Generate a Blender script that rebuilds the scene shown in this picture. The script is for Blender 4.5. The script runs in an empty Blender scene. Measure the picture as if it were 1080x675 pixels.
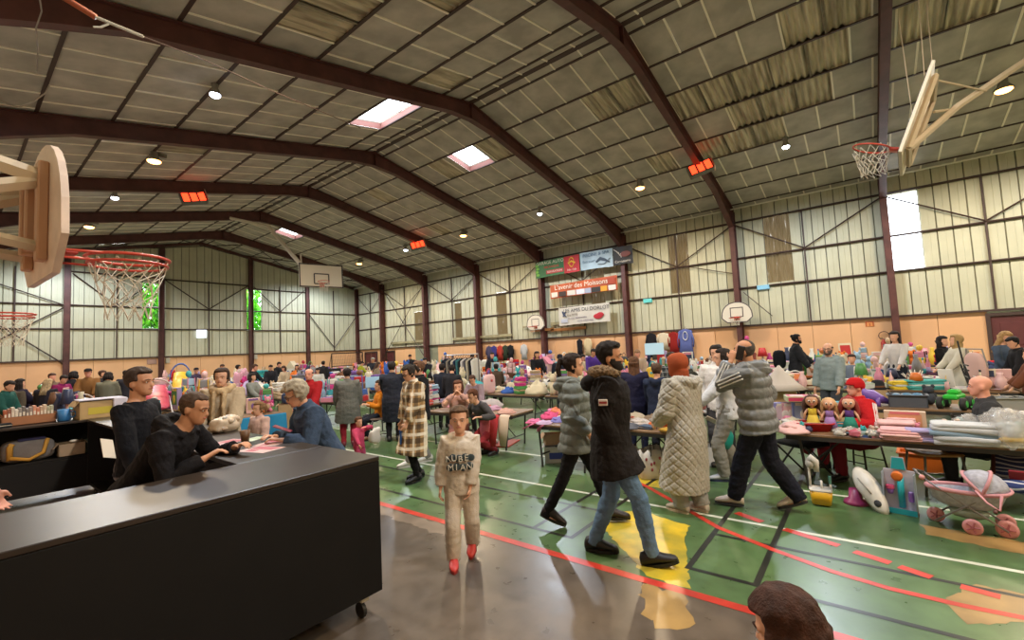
import bpy, math, random
from mathutils import Vector as V, Matrix as M, noise as N
sc = bpy.context.scene
COL = sc.collection
rnd = random.Random(7)
PI = math.pi
def R(a): return math.radians(a)

# ------------------------------------------------------------------ camera
CAMZ, FPX = 1.75, 471.9
YAW, PIT, ROL = R(51.9226), R(3.7231), R(-2.7152)
_f = V((math.sin(YAW)*math.cos(PIT), math.cos(YAW)*math.cos(PIT), math.sin(PIT)))
_r = V((math.cos(YAW), -math.sin(YAW), 0)); _u = _r.cross(_f)
CR = _r*math.cos(ROL)+_u*math.sin(ROL); CU = _u*math.cos(ROL)-_r*math.sin(ROL)
cam = bpy.data.objects.new('camera', bpy.data.cameras.new('camera')); COL.objects.link(cam)
cam.matrix_world = M(((CR.x,CU.x,-_f.x,0),(CR.y,CU.y,-_f.y,0),(CR.z,CU.z,-_f.z,CAMZ),(0,0,0,1)))
cam.data.sensor_width = 36; cam.data.sensor_fit = 'HORIZONTAL'; cam.data.lens = FPX/1080*36
cam.data.clip_start = 0.05; cam.data.clip_end = 400
sc.camera = cam
def ray(px, py): return _f + CR*((px-540)/FPX) - CU*((py-337.5)/FPX)
def at(px, py, dep): return V((0,0,CAMZ)) + ray(px,py)*dep
def flo(px, py, z=0.0):
    d = ray(px,py); t = (z-CAMZ)/d.z; return V((d.x*t, d.y*t, z))
def depth(p): return (V(p)-V((0,0,CAMZ))).dot(_f)

# ------------------------------------------------------------------ materials
MC = {}
def lin(h):
    h = h.lstrip('#'); out = []
    for i in (0,2,4):
        c = int(h[i:i+2],16)/255; out.append(c/12.92 if c <= .04045 else ((c+.055)/1.055)**2.4)
    return out
def mat(h, rough=.6, metal=0, bump=0, bscale=60, emit=0, var=0, vscale=4, alpha=1, spec=.5, h2=None, trans=0):
    key = (h,rough,metal,bump,bscale,emit,var,vscale,alpha,spec,h2,trans)
    if key in MC: return MC[key]
    m = bpy.data.materials.new('material_%d' % len(MC)); m.use_nodes = True; MC[key] = m
    nt = m.node_tree; b = nt.nodes['Principled BSDF']; c = lin(h)
    b.inputs['Base Color'].default_value = (*c,1); b.inputs['Roughness'].default_value = rough
    b.inputs['Metallic'].default_value = metal; b.inputs['Specular IOR Level'].default_value = spec
    if trans: b.inputs['Transmission Weight'].default_value = trans
    if alpha < 1: b.inputs['Alpha'].default_value = alpha
    if emit:
        b.inputs['Emission Color'].default_value = (*c,1); b.inputs['Emission Strength'].default_value = emit
    if var or bump:
        tc = nt.nodes.new('ShaderNodeTexCoord')
    if var:
        n = nt.nodes.new('ShaderNodeTexNoise'); n.inputs['Scale'].default_value = vscale; n.inputs['Detail'].default_value = 5
        nt.links.new(tc.outputs['Object'], n.inputs['Vector'])
        r = nt.nodes.new('ShaderNodeValToRGB'); nt.links.new(n.outputs['Fac'], r.inputs['Fac'])
        c2 = lin(h2) if h2 else [min(1,x*(1+var)) for x in c]
        c1 = c if h2 else [x*(1-var) for x in c]
        r.color_ramp.elements[0].position = .35; r.color_ramp.elements[1].position = .68
        r.color_ramp.elements[0].color = (*c1,1); r.color_ramp.elements[1].color = (*c2,1)
        nt.links.new(r.outputs['Color'], b.inputs['Base Color'])
    if bump:
        n = nt.nodes.new('ShaderNodeTexNoise'); n.inputs['Scale'].default_value = bscale; n.inputs['Detail'].default_value = 3
        nt.links.new(tc.outputs['Object'], n.inputs['Vector'])
        bp = nt.nodes.new('ShaderNodeBump'); bp.inputs['Strength'].default_value = bump; bp.inputs['Distance'].default_value = .01
        nt.links.new(n.outputs['Fac'], bp.inputs['Height']); nt.links.new(bp.outputs['Normal'], b.inputs['Normal'])
    return m
def cloth(h, **k):
    a = dict(rough=.85, bump=.35, bscale=90, spec=.2); a.update(k); return mat(h, **a)
def plain(h, **k): return mat(h, **k)
def nodes(name):
    m = bpy.data.materials.new(name); m.use_nodes = True
    return m, m.node_tree, m.node_tree.nodes['Principled BSDF']
def plaid_mat(stops, base, sx=9.0):
    m, nt, b = nodes('plaid'); tc = nt.nodes.new('ShaderNodeTexCoord'); sp = nt.nodes.new('ShaderNodeSeparateXYZ')
    nt.links.new(tc.outputs['Object'], sp.inputs[0])
    def band(sock, sc_, off, width):
        a = nt.nodes.new('ShaderNodeMath'); a.operation = 'MULTIPLY_ADD'; a.inputs[1].default_value = sc_; a.inputs[2].default_value = off
        nt.links.new(sock, a.inputs[0]); f = nt.nodes.new('ShaderNodeMath'); f.operation = 'FRACT'; nt.links.new(a.outputs[0], f.inputs[0])
        l = nt.nodes.new('ShaderNodeMath'); l.operation = 'LESS_THAN'; l.inputs[1].default_value = width; nt.links.new(f.outputs[0], l.inputs[0]); return l.outputs[0]
    ad = nt.nodes.new('ShaderNodeMath'); nt.links.new(sp.outputs[0], ad.inputs[0]); nt.links.new(sp.outputs[1], ad.inputs[1])
    col = None
    prev = nt.nodes.new('ShaderNodeRGB'); prev.outputs[0].default_value = (*lin(base),1); prev = prev.outputs[0]
    for (hx, fac, off, w) in stops:
        for so in (ad.outputs[0], sp.outputs[2]):
            mx = nt.nodes.new('ShaderNodeMix'); mx.data_type = 'RGBA'
            k = nt.nodes.new('ShaderNodeMath'); k.operation = 'MULTIPLY'; k.inputs[1].default_value = fac
            nt.links.new(band(so, sx, off, w), k.inputs[0]); nt.links.new(k.outputs[0], mx.inputs[0])
            nt.links.new(prev, mx.inputs[6]); mx.inputs[7].default_value = (*lin(hx),1); prev = mx.outputs[2]
    nt.links.new(prev, b.inputs['Base Color']); b.inputs['Roughness'].default_value = .9
    return m

# ------------------------------------------------------------------ mesh builder
class MB:
    def __init__(s): s.v = []; s.f = []; s.mi = []; s.cur = 0
    def add(s, vs, fs):
        o = len(s.v); s.v += [tuple(v) for v in vs]; s.f += [tuple(i+o for i in f) for f in fs]; s.mi += [s.cur]*len(fs); return s
    def box(s, c, d, rot=None, ch=0.0):
        hx, hy, hz = d[0]/2, d[1]/2, d[2]/2; c = V(c)
        if ch <= 0:
            vs = [V((x*hx,y*hy,z*hz)) for x in (-1,1) for y in (-1,1) for z in (-1,1)]
            fs = [(0,1,3,2),(4,6,7,5),(0,4,5,1),(2,3,7,6),(0,2,6,4),(1,5,7,3)]
        else:
            ch = min(ch, hx*.9, hy*.9, hz*.9); vs = []; idx = {}
            for x in (-1,1):
                for y in (-1,1):
                    for z in (-1,1):
                        for a in range(3):
                            p = [x*(hx-ch), y*(hy-ch), z*(hz-ch)]; p[a] = (x*hx, y*hy, z*hz)[a]
                            idx[(x,y,z,a)] = len(vs); vs.append(V(p))
            fs = []
            for a in range(3):
                b_, c_ = (a+1)%3, (a+2)%3
                for sg in (-1,1):
                    q = []
                    for (u, w) in ((-1,-1),(1,-1),(1,1),(-1,1)):
                        k = [0,0,0]; k[a] = sg; k[b_] = u; k[c_] = w; q.append(idx[(*k,a)])
                    fs.append(tuple(q) if sg > 0 else tuple(q[::-1]))
                for u in (-1,1):
                    for w in (-1,1):
                        def K(t, face):
                            k = [0,0,0]; k[a] = t; k[b_] = u; k[c_] = w; return idx[(*k, face)]
                        fs.append((K(-1,b_),K(1,b_),K(1,c_),K(-1,c_)))
            for x in (-1,1):
                for y in (-1,1):
                    for z in (-1,1): fs.append(tuple(idx[(x,y,z,a)] for a in range(3)))
        if rot is not None: vs = [rot @ v for v in vs]
        return s.add([v+c for v in vs], fs)
    def tube(s, pts, rad, n=8, ref=(0,0,1), cap=True):
        """loft of ellipses along a path; rad: number or (rx, ry) per point; rx lies along path x ref"""
        pts = [V(p) for p in pts]; L = len(pts); ref = V(ref); o = len(s.v); rings = []
        if not isinstance(rad, (list,tuple)): rad = [rad]*L
        pu = None
        for i, p in enumerate(pts):
            d = (pts[min(i+1,L-1)]-pts[max(i-1,0)])
            if d.length < 1e-9: d = V((0,0,1))
            d.normalize(); u = d.cross(ref)
            if u.length < 1e-3: u = pu if pu is not None else d.orthogonal()
            u = (u - d*u.dot(d)).normalized()
            if pu is not None and u.dot(pu) < 0: u = -u
            pu = u; w = u.cross(d).normalized()
            r = rad[i]; rx, ry = r if isinstance(r,(tuple,list)) else (r, r)
            for k in range(n):
                a = 2*PI*k/n; s.v.append(tuple(p+u*(rx*math.cos(a))+w*(ry*math.sin(a))))
        def add(f): s.f.append(f); s.mi.append(s.cur)
        for i in range(L-1):
            for k in range(n):
                a = o+i*n+k; b = o+i*n+(k+1)%n; add((a, a+n, b+n, b))
        if cap:
            add(tuple(o+k for k in range(n))); add(tuple(o+(L-1)*n+k for k in range(n-1,-1,-1)))
        return s
    def rings(s, rs, cap=True):
        """rs: list of equally long lists of points"""
        n = len(rs[0]); o = len(s.v)
        for r in rs: s.v += [tuple(p) for p in r]
        fs = []
        for i in range(len(rs)-1):
            for k in range(n):
                a = o+i*n+k; b = o+i*n+(k+1)%n; fs.append((a, b, b+n, a+n))
        if cap: fs.append(tuple(o+k for k in range(n-1,-1,-1))); fs.append(tuple(o+(len(rs)-1)*n+k for k in range(n)))
        s.f += fs; s.mi += [s.cur]*len(fs); return s
    def lathe(s, c, prof, n=14, cap=True, axis=None):
        c = V(c); q = V((0,0,1)).rotation_difference(V(axis)).to_matrix() if axis is not None else None
        rs = []
        for r, z in prof:
            ring = [V((r*math.cos(2*PI*k/n), r*math.sin(2*PI*k/n), z)) for k in range(n)]
            rs.append([c+(q@p if q else p) for p in ring])
        return s.rings(rs, cap)
    def ell(s, c, r, rot=None, nu=12, nv=7, sq=1.0, fn=None):
        c = V(c); r = V(r) if not isinstance(r,(int,float)) else V((r,r,r)); rs = []
        def pw(a): return math.copysign(abs(a)**sq, a)
        for j in range(nv+1):
            ph = -PI/2 + PI*(j if 0 < j < nv else (.02 if j == 0 else nv-.02))/nv; ring = []
            for k in range(nu):
                th = 2*PI*k/nu; p = V((r.x*pw(math.cos(th))*pw(math.cos(ph)), r.y*pw(math.sin(th))*pw(math.cos(ph)), r.z*pw(math.sin(ph))))
                if fn: p = fn(p)
                if rot is not None: p = rot @ p
                ring.append(c+p)
            rs.append(ring)
        return s.rings(rs)
    def torus(s, c, Rr, r, n=20, m=6, rot=None, sy=1.0, arc=1.0):
        c = V(c); pts = []
        k = n+1 if arc < 1 else n
        rs = []
        for i in range(k):
            a = 2*PI*arc*i/n; ring = []
            for j in range(m):
                b = 2*PI*j/m; rr = Rr+r*math.cos(b); p = V((rr*math.cos(a), rr*math.sin(a)*sy, r*math.sin(b)))
                if rot is not None: p = rot @ p
                ring.append(c+p)
            rs.append(ring)
        if arc >= 1:
            rs.append(rs[0]); return s.rings(rs, cap=False)
        return s.rings(rs)
    def prism(s, poly, p0, ax, bx, ex):
        """polygon (2d) in plane ax,bx at p0 extruded by vector ex"""
        p0, ax, bx, ex = V(p0), V(ax), V(bx), V(ex); n = len(poly)
        a = [p0+ax*x+bx*y for x, y in poly]; vs = a+[p+ex for p in a]
        fs = [tuple(range(n-1,-1,-1)), tuple(range(n,2*n))]+[(i,(i+1)%n,(i+1)%n+n,i+n) for i in range(n)]
        return s.add(vs, fs)
    def mesh(s, name, mats, smooth=False):
        me = bpy.data.meshes.new(name); me.from_pydata(s.v, [], s.f)
        for m in (mats if isinstance(mats,(list,tuple)) else [mats]): me.materials.append(m)
        if any(s.mi): me.polygons.foreach_set('material_index', s.mi)
        if smooth: me.polygons.foreach_set('use_smooth', [True]*len(me.polygons))
        me.update(); return me
    def build(s, name, mats, parent=None, smooth=False, loc=None, rz=0):
        o = bpy.data.objects.new(name, s.mesh(name, mats, smooth)); COL.objects.link(o)
        if parent is not None: o.parent = parent
        if loc is not None: o.location = loc
        if rz: o.rotation_euler.z = rz
        return o
LABELS = {}
def tag(o, label, cat, group=None):
    o['label'] = label; o['category'] = cat
    if group: o['group'] = group
    LABELS.setdefault(label, []).append(o)
    return o
def thing(name, label, cat, loc=(0,0,0), rz=0, group=None):
    o = bpy.data.objects.new(name, None); COL.objects.link(o); o.location = loc; o.rotation_euler.z = rz
    o.empty_display_size = .05
    return tag(o, label, cat, group)
def struct(o): o['kind'] = 'structure'; return o
def copy_tree(o, parent=None):
    c = o.copy(); COL.objects.link(c)
    if parent is not None: c.parent = parent
    for ch in [x for x in o.children]: copy_tree(ch, c)
    return c
TEXTS = []
def text(s, size, m, parent=None, loc=(0,0,0), rot=(0,0,0), name='lettering', ext=.002, align='CENTER'):
    cu = bpy.data.curves.new(name, 'FONT'); cu.body = s; cu.size = size; cu.extrude = ext; cu.align_x = align; cu.align_y = 'CENTER'; cu.resolution_u = 3
    f = bpy.data.objects.new(name+'_curve', cu); COL.objects.link(f)
    o = bpy.data.objects.new(name, bpy.data.meshes.new(name)); COL.objects.link(o); o.location = loc; o.rotation_euler = rot
    if parent is not None: o.parent = parent
    TEXTS.append((f, o, m)); return o
def flush_text():
    bpy.context.view_layer.update(); dg = bpy.context.evaluated_depsgraph_get()
    for f, o, m in TEXTS:
        me = bpy.data.meshes.new_from_object(f.evaluated_get(dg)); me.materials.clear(); me.materials.append(m); o.data = me
    for f, o, m in TEXTS: bpy.data.objects.remove(f)
def rotz(a): return M.Rotation(a, 3, 'Z')
# ================================================================== THE HALL
W, LY, BY, LX = 21.1, 32.7, -11.0, -1.15
RAIL = 2.27
steel = mat('#55302c', rough=.55, var=.25, vscale=3)
steel_dark = mat('#42302c', rough=.6)
def zroof(x): return 9.45-.192*(x-10.17) if x > 10.0 else 9.483-.222*(10.0-x)
def roofhit(px, py):
    d = ray(px,py); t = (9.45+.192*10.17-CAMZ)/(d.z+.192*d.x)
    if d.x*t < 10.0: t = (9.483-2.22-CAMZ)/(d.z-.222*d.x)
    return V((d.x*t, d.y*t, CAMZ+d.z*t))

# ---- floor
def floor_material():
    m, nt, b = nodes('sports_floor'); tc = nt.nodes.new('ShaderNodeTexCoord'); sp = nt.nodes.new('ShaderNodeSeparateXYZ')
    nt.links.new(tc.outputs['Object'], sp.inputs[0])
    n1 = nt.nodes.new('ShaderNodeTexNoise'); n1.inputs['Scale'].default_value = .9; n1.inputs['Detail'].default_value = 8
    n2 = nt.nodes.new('ShaderNodeTexNoise'); n2.inputs['Scale'].default_value = 7; n2.inputs['Detail'].default_value = 6
    for n in (n1, n2): nt.links.new(tc.outputs['Object'], n.inputs['Vector'])
    def ramp(src, c1, c2, a=.35, z=.68):
        r = nt.nodes.new('ShaderNodeValToRGB'); r.color_ramp.elements[0].position = a; r.color_ramp.elements[1].position = z
        r.color_ramp.elements[0].color = (*lin(c1),1); r.color_ramp.elements[1].color = (*lin(c2),1); nt.links.new(src, r.inputs['Fac']); return r.outputs['Color']
    g = ramp(n1.outputs['Fac'], '#48623f', '#5c7a4c'); k = ramp(n1.outputs['Fac'], '#544b43', '#6e6154')
    lt = nt.nodes.new('ShaderNodeMath'); lt.operation = 'LESS_THAN'; lt.inputs[1].default_value = 3.25; nt.links.new(sp.outputs[0], lt.inputs[0])
    mx = nt.nodes.new('ShaderNodeMix'); mx.data_type = 'RGBA'; nt.links.new(lt.outputs[0], mx.inputs[0]); nt.links.new(g, mx.inputs[6]); nt.links.new(k, mx.inputs[7])
    mu = nt.nodes.new('ShaderNodeMix'); mu.data_type = 'RGBA'; mu.blend_type = 'MULTIPLY'; mu.inputs[0].default_value = .35
    nt.links.new(mx.outputs[2], mu.inputs[6]); nt.links.new(ramp(n2.outputs['Fac'], '#8a8a80', '#ffffff', .3, .6), mu.inputs[7])
    nt.links.new(mu.outputs[2], b.inputs['Base Color'])
    rr = nt.nodes.new('ShaderNodeMapRange'); rr.inputs[3].default_value = .2; rr.inputs[4].default_value = .42
    nt.links.new(n2.outputs['Fac'], rr.inputs[0]); nt.links.new(rr.outputs[0], b.inputs['Roughness'])
    return m
mb = MB(); mb.box(((LX+W)/2,(BY+LY)/2,-.05),(W-LX+.6,LY-BY+.6,.1)); struct(mb.build('floor', floor_material()))
def line(poly, name, m, z=.0015):
    b = MB(); b.add([(x,y,z) for x,y in poly], [tuple(range(len(poly)))]); return struct(b.build(name, m))
def rect_line(x0,x1,y0,y1,name,m,z=.0015): return line([(x0,y0),(x1,y0),(x1,y1),(x0,y1)], name, m, z)
red_p = mat('#c0392c', rough=.35, var=.2, vscale=5); white_p = mat('#cfd2c2', rough=.35, var=.12, vscale=6)
black_p = mat('#20221f', rough=.35); yellow_gleam = mat('#a89a3c', rough=.33, var=.3, vscale=5, h2='#d8b62c'); tan_gleam = mat('#95784a', rough=.35, var=.3, vscale=3)
rect_line(3.21,3.29,BY+.5,LY-1,'floor_marking',red_p,.002)
for x in (4.75, 6.02): rect_line(x,x+.05,BY+.5,30,'floor_marking',white_p)
for (y0,y1) in ((2.25,15.6),(-12+1.6,1.21)):
    for x in (3.58,4.32): rect_line(x,x+.045,y0,y1,'floor_marking',black_p)
for y in (.74,1.21,2.25,2.68): rect_line(3.58,17,y-.0225,y+.0225,'floor_marking',black_p,.0018)
for y in (8.34,-4.9): rect_line(3.58,17,y-.0225,y+.0225,'floor_marking',black_p,.0018)
def ribbon(pts, w, name, m, z=.0022):
    b = MB(); vs = []
    for i,p in enumerate(pts):
        p = V((p[0],p[1],z)); a = V((*pts[max(0,i-1)],z)); c = V((*pts[min(len(pts)-1,i+1)],z)); d = (c-a).normalized(); nrm = V((-d.y,d.x,0))
        vs += [p+nrm*w/2, p-nrm*w/2]
    b.add(vs, [(2*i,2*i+1,2*i+3,2*i+2) for i in range(len(pts)-1)]); return struct(b.build(name, m))
ribbon([(6.6,4.0),(5.9,3.05),(5.34,2.21),(4.99,1.78),(4.51,1.21),(4.27,.73),(4.1,.32),(4.03,.0),(4.02,-.35),(4.06,-.9),(4.2,-1.6)],.06,'floor_marking',red_p)
for a,b_ in (((4.77,.71),(4.62,.30)),((4.56,.2),(4.47,-.02)),((4.44,-.07),(4.36,-.24)),((4.31,-.38),(4.27,-.56)),((4.98,1.15),(4.85,.9))): ribbon([a,b_],.08,'floor_marking',red_p)
# lamp reflections on worn varnish, painted in as yellow and tan patches
def ragged(pts, name, m, z, amp=.03, seed=1):
    r = random.Random(seed); out = []
    for i in range(len(pts)):
        a = V((*pts[i],0)); b_ = V((*pts[(i+1)%len(pts)],0)); n = max(2,int((b_-a).length/.05))
        for k in range(n): p = a.lerp(b_, k/n); out.append((p.x+r.uniform(-amp,amp), p.y+r.uniform(-amp,amp)))
    return line(out, name, m, z)
ragged([(4.28,2.3),(4.55,2.0),(4.5,1.75),(4.41,1.44),(4.14,1.4),(3.7,1.24),(3.3,1.11),(3.3,1.42),(3.6,1.72),(3.95,2.12)],'floor_patch',yellow_gleam,.0011,.018)
ragged([(3.2,1.1),(3.2,1.42),(2.9,1.3),(2.75,1.12),(2.85,.95)],'floor_patch',tan_gleam,.0011,.03,5)
ragged([(5.66,2.8),(5.92,2.67),(5.75,2.0),(5.55,1.8),(5.33,1.8),(5.39,2.28),(5.44,2.7)],'floor_patch',yellow_gleam,.0011,.012,3)
ragged([(4.41,-.45),(4.37,-.8),(4.15,-.9),(3.8,-.35),(4.0,-.25)],'floor_patch',tan_gleam,.0011,.02,4)
ragged([(5.25,-.3),(5.5,-.25),(5.4,-1.2),(5.1,-1.0)],'floor_patch',tan_gleam,.0011,.02,8)
ragged([(3.05,4.6),(3.2,4.6),(3.2,3.2),(3.0,3.3)],'floor_patch',mat('#7d6f62',rough=.3,var=.2),.0011,.03,9)

# ---- clad walls
clad = mat('#bdbca4', rough=.55, var=.07, vscale=1.2); groove = mat('#77756a', rough=.7)
def clad_cols(u0, u1, put, ztop, holes, z0=RAIL, sp=.39, mb=None):
    """ribbed sheets: put(u, z, depth) -> point; ztop(u); holes (u0,u1,z0,z1)"""
    cuts = sorted(set([u0,u1]+[c for h in holes for c in h[:2]]))
    us = []
    for a, b_ in zip(cuts, cuts[1:]):
        k = max(1, round((b_-a)/sp)); us += [(a+(b_-a)*i/k, a+(b_-a)*(i+1)/k) for i in range(k)]
    for a, b_ in us:
        mid = (a+b_)/2; segs = [(z0, None)]
        for h in holes:
            if h[0] <= mid <= h[1]:
                segs = [(z0,h[2]),(h[3],None)]
        for s0, s1 in segs:
            def top(u): return s1 if s1 is not None else ztop(u)
            g = .022; prof = [(a,0.05),(a+g,0.05),(a+g*1.4,0),(mid-.012,0),(mid,.008),(mid+.012,0),(b_-g*.4,0),(b_,.05)]
            vs = []; 
            for (u, d) in prof: vs += [put(u,s0,d), put(u,top(u),d)]
            for i in range(len(prof)-1):
                mb.cur = 1 if i in (0,) else 0
                mb.add([vs[2*i],vs[2*i+2],vs[2*i+3],vs[2*i+1]], [(0,1,2,3)])
    mb.cur = 0
WIN_R = [(-1.85,-.98,3.9,6.68)]
TRANS = [(6.06,6.95,3.98,6.75),(2.04,2.97,3.98,6.75),(20.72,21.35,2.5,5.0),(16.9,17.7,2.55,5.25),(24.55,25.5,2.7,4.75),(10.35,11.15,3.9,5.9)]
mb = MB(); clad_cols(BY,LY,lambda u,z,d: V((W+d,u,z)),lambda u: 7.5,WIN_R+TRANS,mb=mb); struct(mb.build('wall_right',[clad,groove]))
WIN_F = [(7.1,8.16,3.93,6.63),(12.68,13.66,3.85,6.66)]
mb = MB(); clad_cols(LX,W,lambda u,z,d: V((u,LY+d,z)),lambda u: zroof(u)+.02,WIN_F,mb=mb,sp=.41); struct(mb.build('wall_far',[clad,groove]))
mb = MB(); clad_cols(BY,LY,lambda u,z,d: V((LX-d,u,z)),lambda u: 7.1,[],mb=mb,sp=.8); struct(mb.build('wall_left',[clad,groove]))
mb = MB(); clad_cols(LX,W,lambda u,z,d: V((u,BY-d,z)),lambda u: zroof(u)+.02,[],mb=mb,sp=.8); struct(mb.build('wall_near',[clad,groove]))
# lower boards
orange = mat('#dfae82', rough=.5, var=.06, vscale=.7); ogreen = mat('#8f927c', rough=.6)
def boards(a, b_, put, name, skip=(), step=1.22, greens=()):
    mb = MB(); u = a
    while u < b_-1e-6:
        v = min(u+step, b_)
        if not any(s[0]-.01 <= u and v <= s[1]+.01 for s in skip):
            mb.cur = 1 if any(g[0] <= (u+v)/2 <= g[1] for g in greens) else 0
            c = put((u+v)/2, RAIL/2, .03); d = put((u+v)/2+(v-u)/2-.006, RAIL/2+RAIL/2, .055)-put((u+v)/2-(v-u)/2+.006, 0, .005)
            mb.box(c,(abs(d.x),abs(d.y),abs(d.z)),ch=.006)
        u = v
    return struct(mb.build(name,[orange,ogreen]))
boards(-3.2,LY-.1,lambda u,z,d: V((W+d,u,z)),'wall_right',step=1.1966,greens=((22.9,25.2),(19,19.6)))
boards(BY,-5.98,lambda u,z,d: V((W+d,u,z)),'wall_right')
boards(LX,W,lambda u,z,d: V((u,LY+d,z)),'wall_far',step=1.238)
boards(BY,LY,lambda u,z,d: V((LX-d,u,z)),'wall_left'); boards(LX,W,lambda u,z,d: V((u,BY-d,z)),'wall_near')
for c_, d_, nm in (((W+.1,(BY+LY)/2,RAIL/2),(.03,LY-BY+.3,RAIL+.2),'wall_right'),(((LX+W)/2,LY+.1,RAIL/2),(W-LX+.3,.03,RAIL+.2),'wall_far'),((LX-.1,(BY+LY)/2,RAIL/2),(.03,LY-BY+.3,RAIL+.2),'wall_left'),(((LX+W)/2,BY-.1,RAIL/2),(W-LX+.3,.03,RAIL+.2),'wall_near')):
    mb = MB(); mb.box(c_,d_); struct(mb.build(nm, ogreen))
# doors
door_red = mat('#5a2a2c', rough=.5, var=.1)
def door(name, c, d, n, ax):
    fr = MB(); w = d[1] if ax == 'y' else d[0]
    def P(u, z, o): return V((c[0]+o, c[1]+u, z)) if ax == 'y' else V((c[0]+u, c[1]+o, z))
    def S(a, b_, t): return (t, a, b_) if ax == 'y' else (a, t, b_)
    for u in (-w/2-.05, w/2+.05): fr.box(P(u,d[2]/2,0),S(.1,d[2],.12))
    fr.box(P(0,d[2]+.05,0),S(w+.2,.1,.12)); o = struct(fr.build(name, steel_dark))
    for i in range(n):
        lw = w/n; u = -w/2+lw*(i+.5)
        lb = MB(); lb.box(P(u,d[2]/2,.02),S(lw-.02,d[2]-.02,.05),ch=.01); lb.box(P(u,d[2]*.3,-.012),S(lw*.7,d[2]*.3,.02),ch=.008); lb.box(P(u,d[2]*.72,-.012),S(lw*.7,d[2]*.35,.02),ch=.008)
        l = lb.build('leaf', door_red, o); h = MB(); h.tube([P(u-lw*.3,1.0,-.06),P(u+lw*.3,1.0,-.06)],.016); h.build('push_bar', mat('#777777',metal=.8,rough=.4), l)
door('door_1',(W+.0,-4.6,0),(.1,2.7,2.08),2,'y'); door('door_2',(W,30.9,0),(.1,1.5,1.98),2,'y'); door('door_3',(W,28.4,0),(.1,.9,1.98),1,'y')

# ---- columns, rafters, purlins
FY = [-5.9+5*i-.0 for i in range(8)]; FY = [-10.9,-5.9,-.9,4.1,9.1,14.1,19.05,24.0,29.0]
def ibeam_col(x, y, h, sgn):
    mb = MB(); t = .018
    mb.box((x,y,h/2),(.40,.012,h)); mb.box((x-.2,y,h/2),(t,.2,h)); mb.box((x+.2,y,h/2),(t,.2,h))
    mb.box((x,y,.01),(.5,.3,.02)); return struct(mb.build('pillar', steel))
def rafter(y):
    for side in (0,1):
        x0, x1 = (10.0,W-.2) if side else (10.0, LX+.2); mb = MB(); s = 1 if side else -1
        n = 12; T = []; B = []
        for i in range(n+1):
            x = x0+(x1-x0)*i/n; zt = zroof(x)-.06; dep = .40
            e = abs(x1-x)
            if e < 2.6: dep += .55*(1-e/2.6)
            r = abs(x-x0)
            if r < .9: dep += .12*(1-r/.9)
            T.append((x,zt)); B.append((x,zt-dep))
        for (A, o) in ((T,0),(B,0)):
            for i in range(n):
                (xa,za),(xb,zb) = A[i],A[i+1]
                vs = [(xa,y-.1,za),(xb,y-.1,zb),(xb,y+.1,zb),(xa,y+.1,za)]; vs += [(v[0],v[1],v[2]+.02) for v in vs]
                mb.add(vs,[(0,3,2,1),(4,5,6,7),(0,1,5,4),(2,3,7,6),(0,4,7,3),(1,2,6,5)])
        for i in range(n):
            a, b_, c, d = T[i], T[i+1], B[i+1], B[i]
            mb.add([(p[0],y+o,p[1]) for o in (-.008,.008) for p in (a,b_,c,d)],[(0,1,2,3),(7,6,5,4)])
        for x in (x0+s*.01, x1): mb.box((x,y,zroof(x)-.06-.25),(.02,.2,.5))
        struct(mb.build('rafter', steel))
for y in FY: rafter(y); ibeam_col(W-.25,y,zroof(W-.25)-.2,1); ibeam_col(LX+.25,y,zroof(LX+.25)-.2,-1)
XR = [10.35,11.63,12.92,14.26,15.55,16.83,18.12,19.4,20.68]
XL = [9.6,8.82,7.55,6.27,5.0,3.73,2.45,1.17,-.1]
for x in XR+XL:
    mb = MB(); z = zroof(x)-.085
    mb.box((x,(BY+LY)/2,z+.068),(.065,LY-BY,.03)); struct(mb.build('purlin', steel_dark))
mb = MB(); mb.box((10.0,(BY+LY)/2,9.462),(.16,LY-BY,.03)); struct(mb.build('purlin', steel_dark))
# gutter-like white trim along the eaves
mb = MB(); mb.tube([(W-.4,BY,7.25),(W-.4,LY,7.25)],.03,n=8); struct(mb.build('trim_1', mat('#dcd8cc',rough=.5)))
# gable columns
def vcol(x, y, z0, z1, w, d, name='pillar', m=None):
    mb = MB(); mb.box((x,y,(z0+z1)/2),(w,.014,z1-z0)); mb.box((x-w/2,y,(z0+z1)/2),(.014,d,z1-z0)); mb.box((x+w/2,y,(z0+z1)/2),(.014,d,z1-z0)); return struct(mb.build(name, m or steel))
GX = [.3,3.97,7.97,12.9,16.84]
for x in GX: vcol(x,LY-.12,0,zroof(x)-.1,.24,.2)
vcol(W-.12,LY-.14,0,7.2,.22,.24)
def girt(a, b_, w=.07, name='girt'):
    mb = MB(); mb.tube([a,b_],[(w*.6,w*.6)]*2,n=4); return struct(mb.build(name, steel_dark))
for z in (3.87,5.16,6.73):
    for a,b_ in zip([BY]+FY[1:], FY[1:]+[LY-.1]): girt((W-.06,a,z),(W-.06,b_,z))
mb = MB(); mb.box((W-.05,(BY+LY)/2,RAIL),(.1,LY-BY,.07)); struct(mb.build('trim_2', steel_dark))
mb = MB(); mb.box(((LX+W)/2,LY-.05,RAIL),(W-LX,.1,.07)); struct(mb.build('trim_3', steel_dark))
GB = [LX]+GX+[W]
GZ = [(5.16,),(5.16,3.9),(5.16,6.95,3.9),(5.16,6.9,3.9),(5.16,6.7,3.85),(5.16,)]
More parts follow.
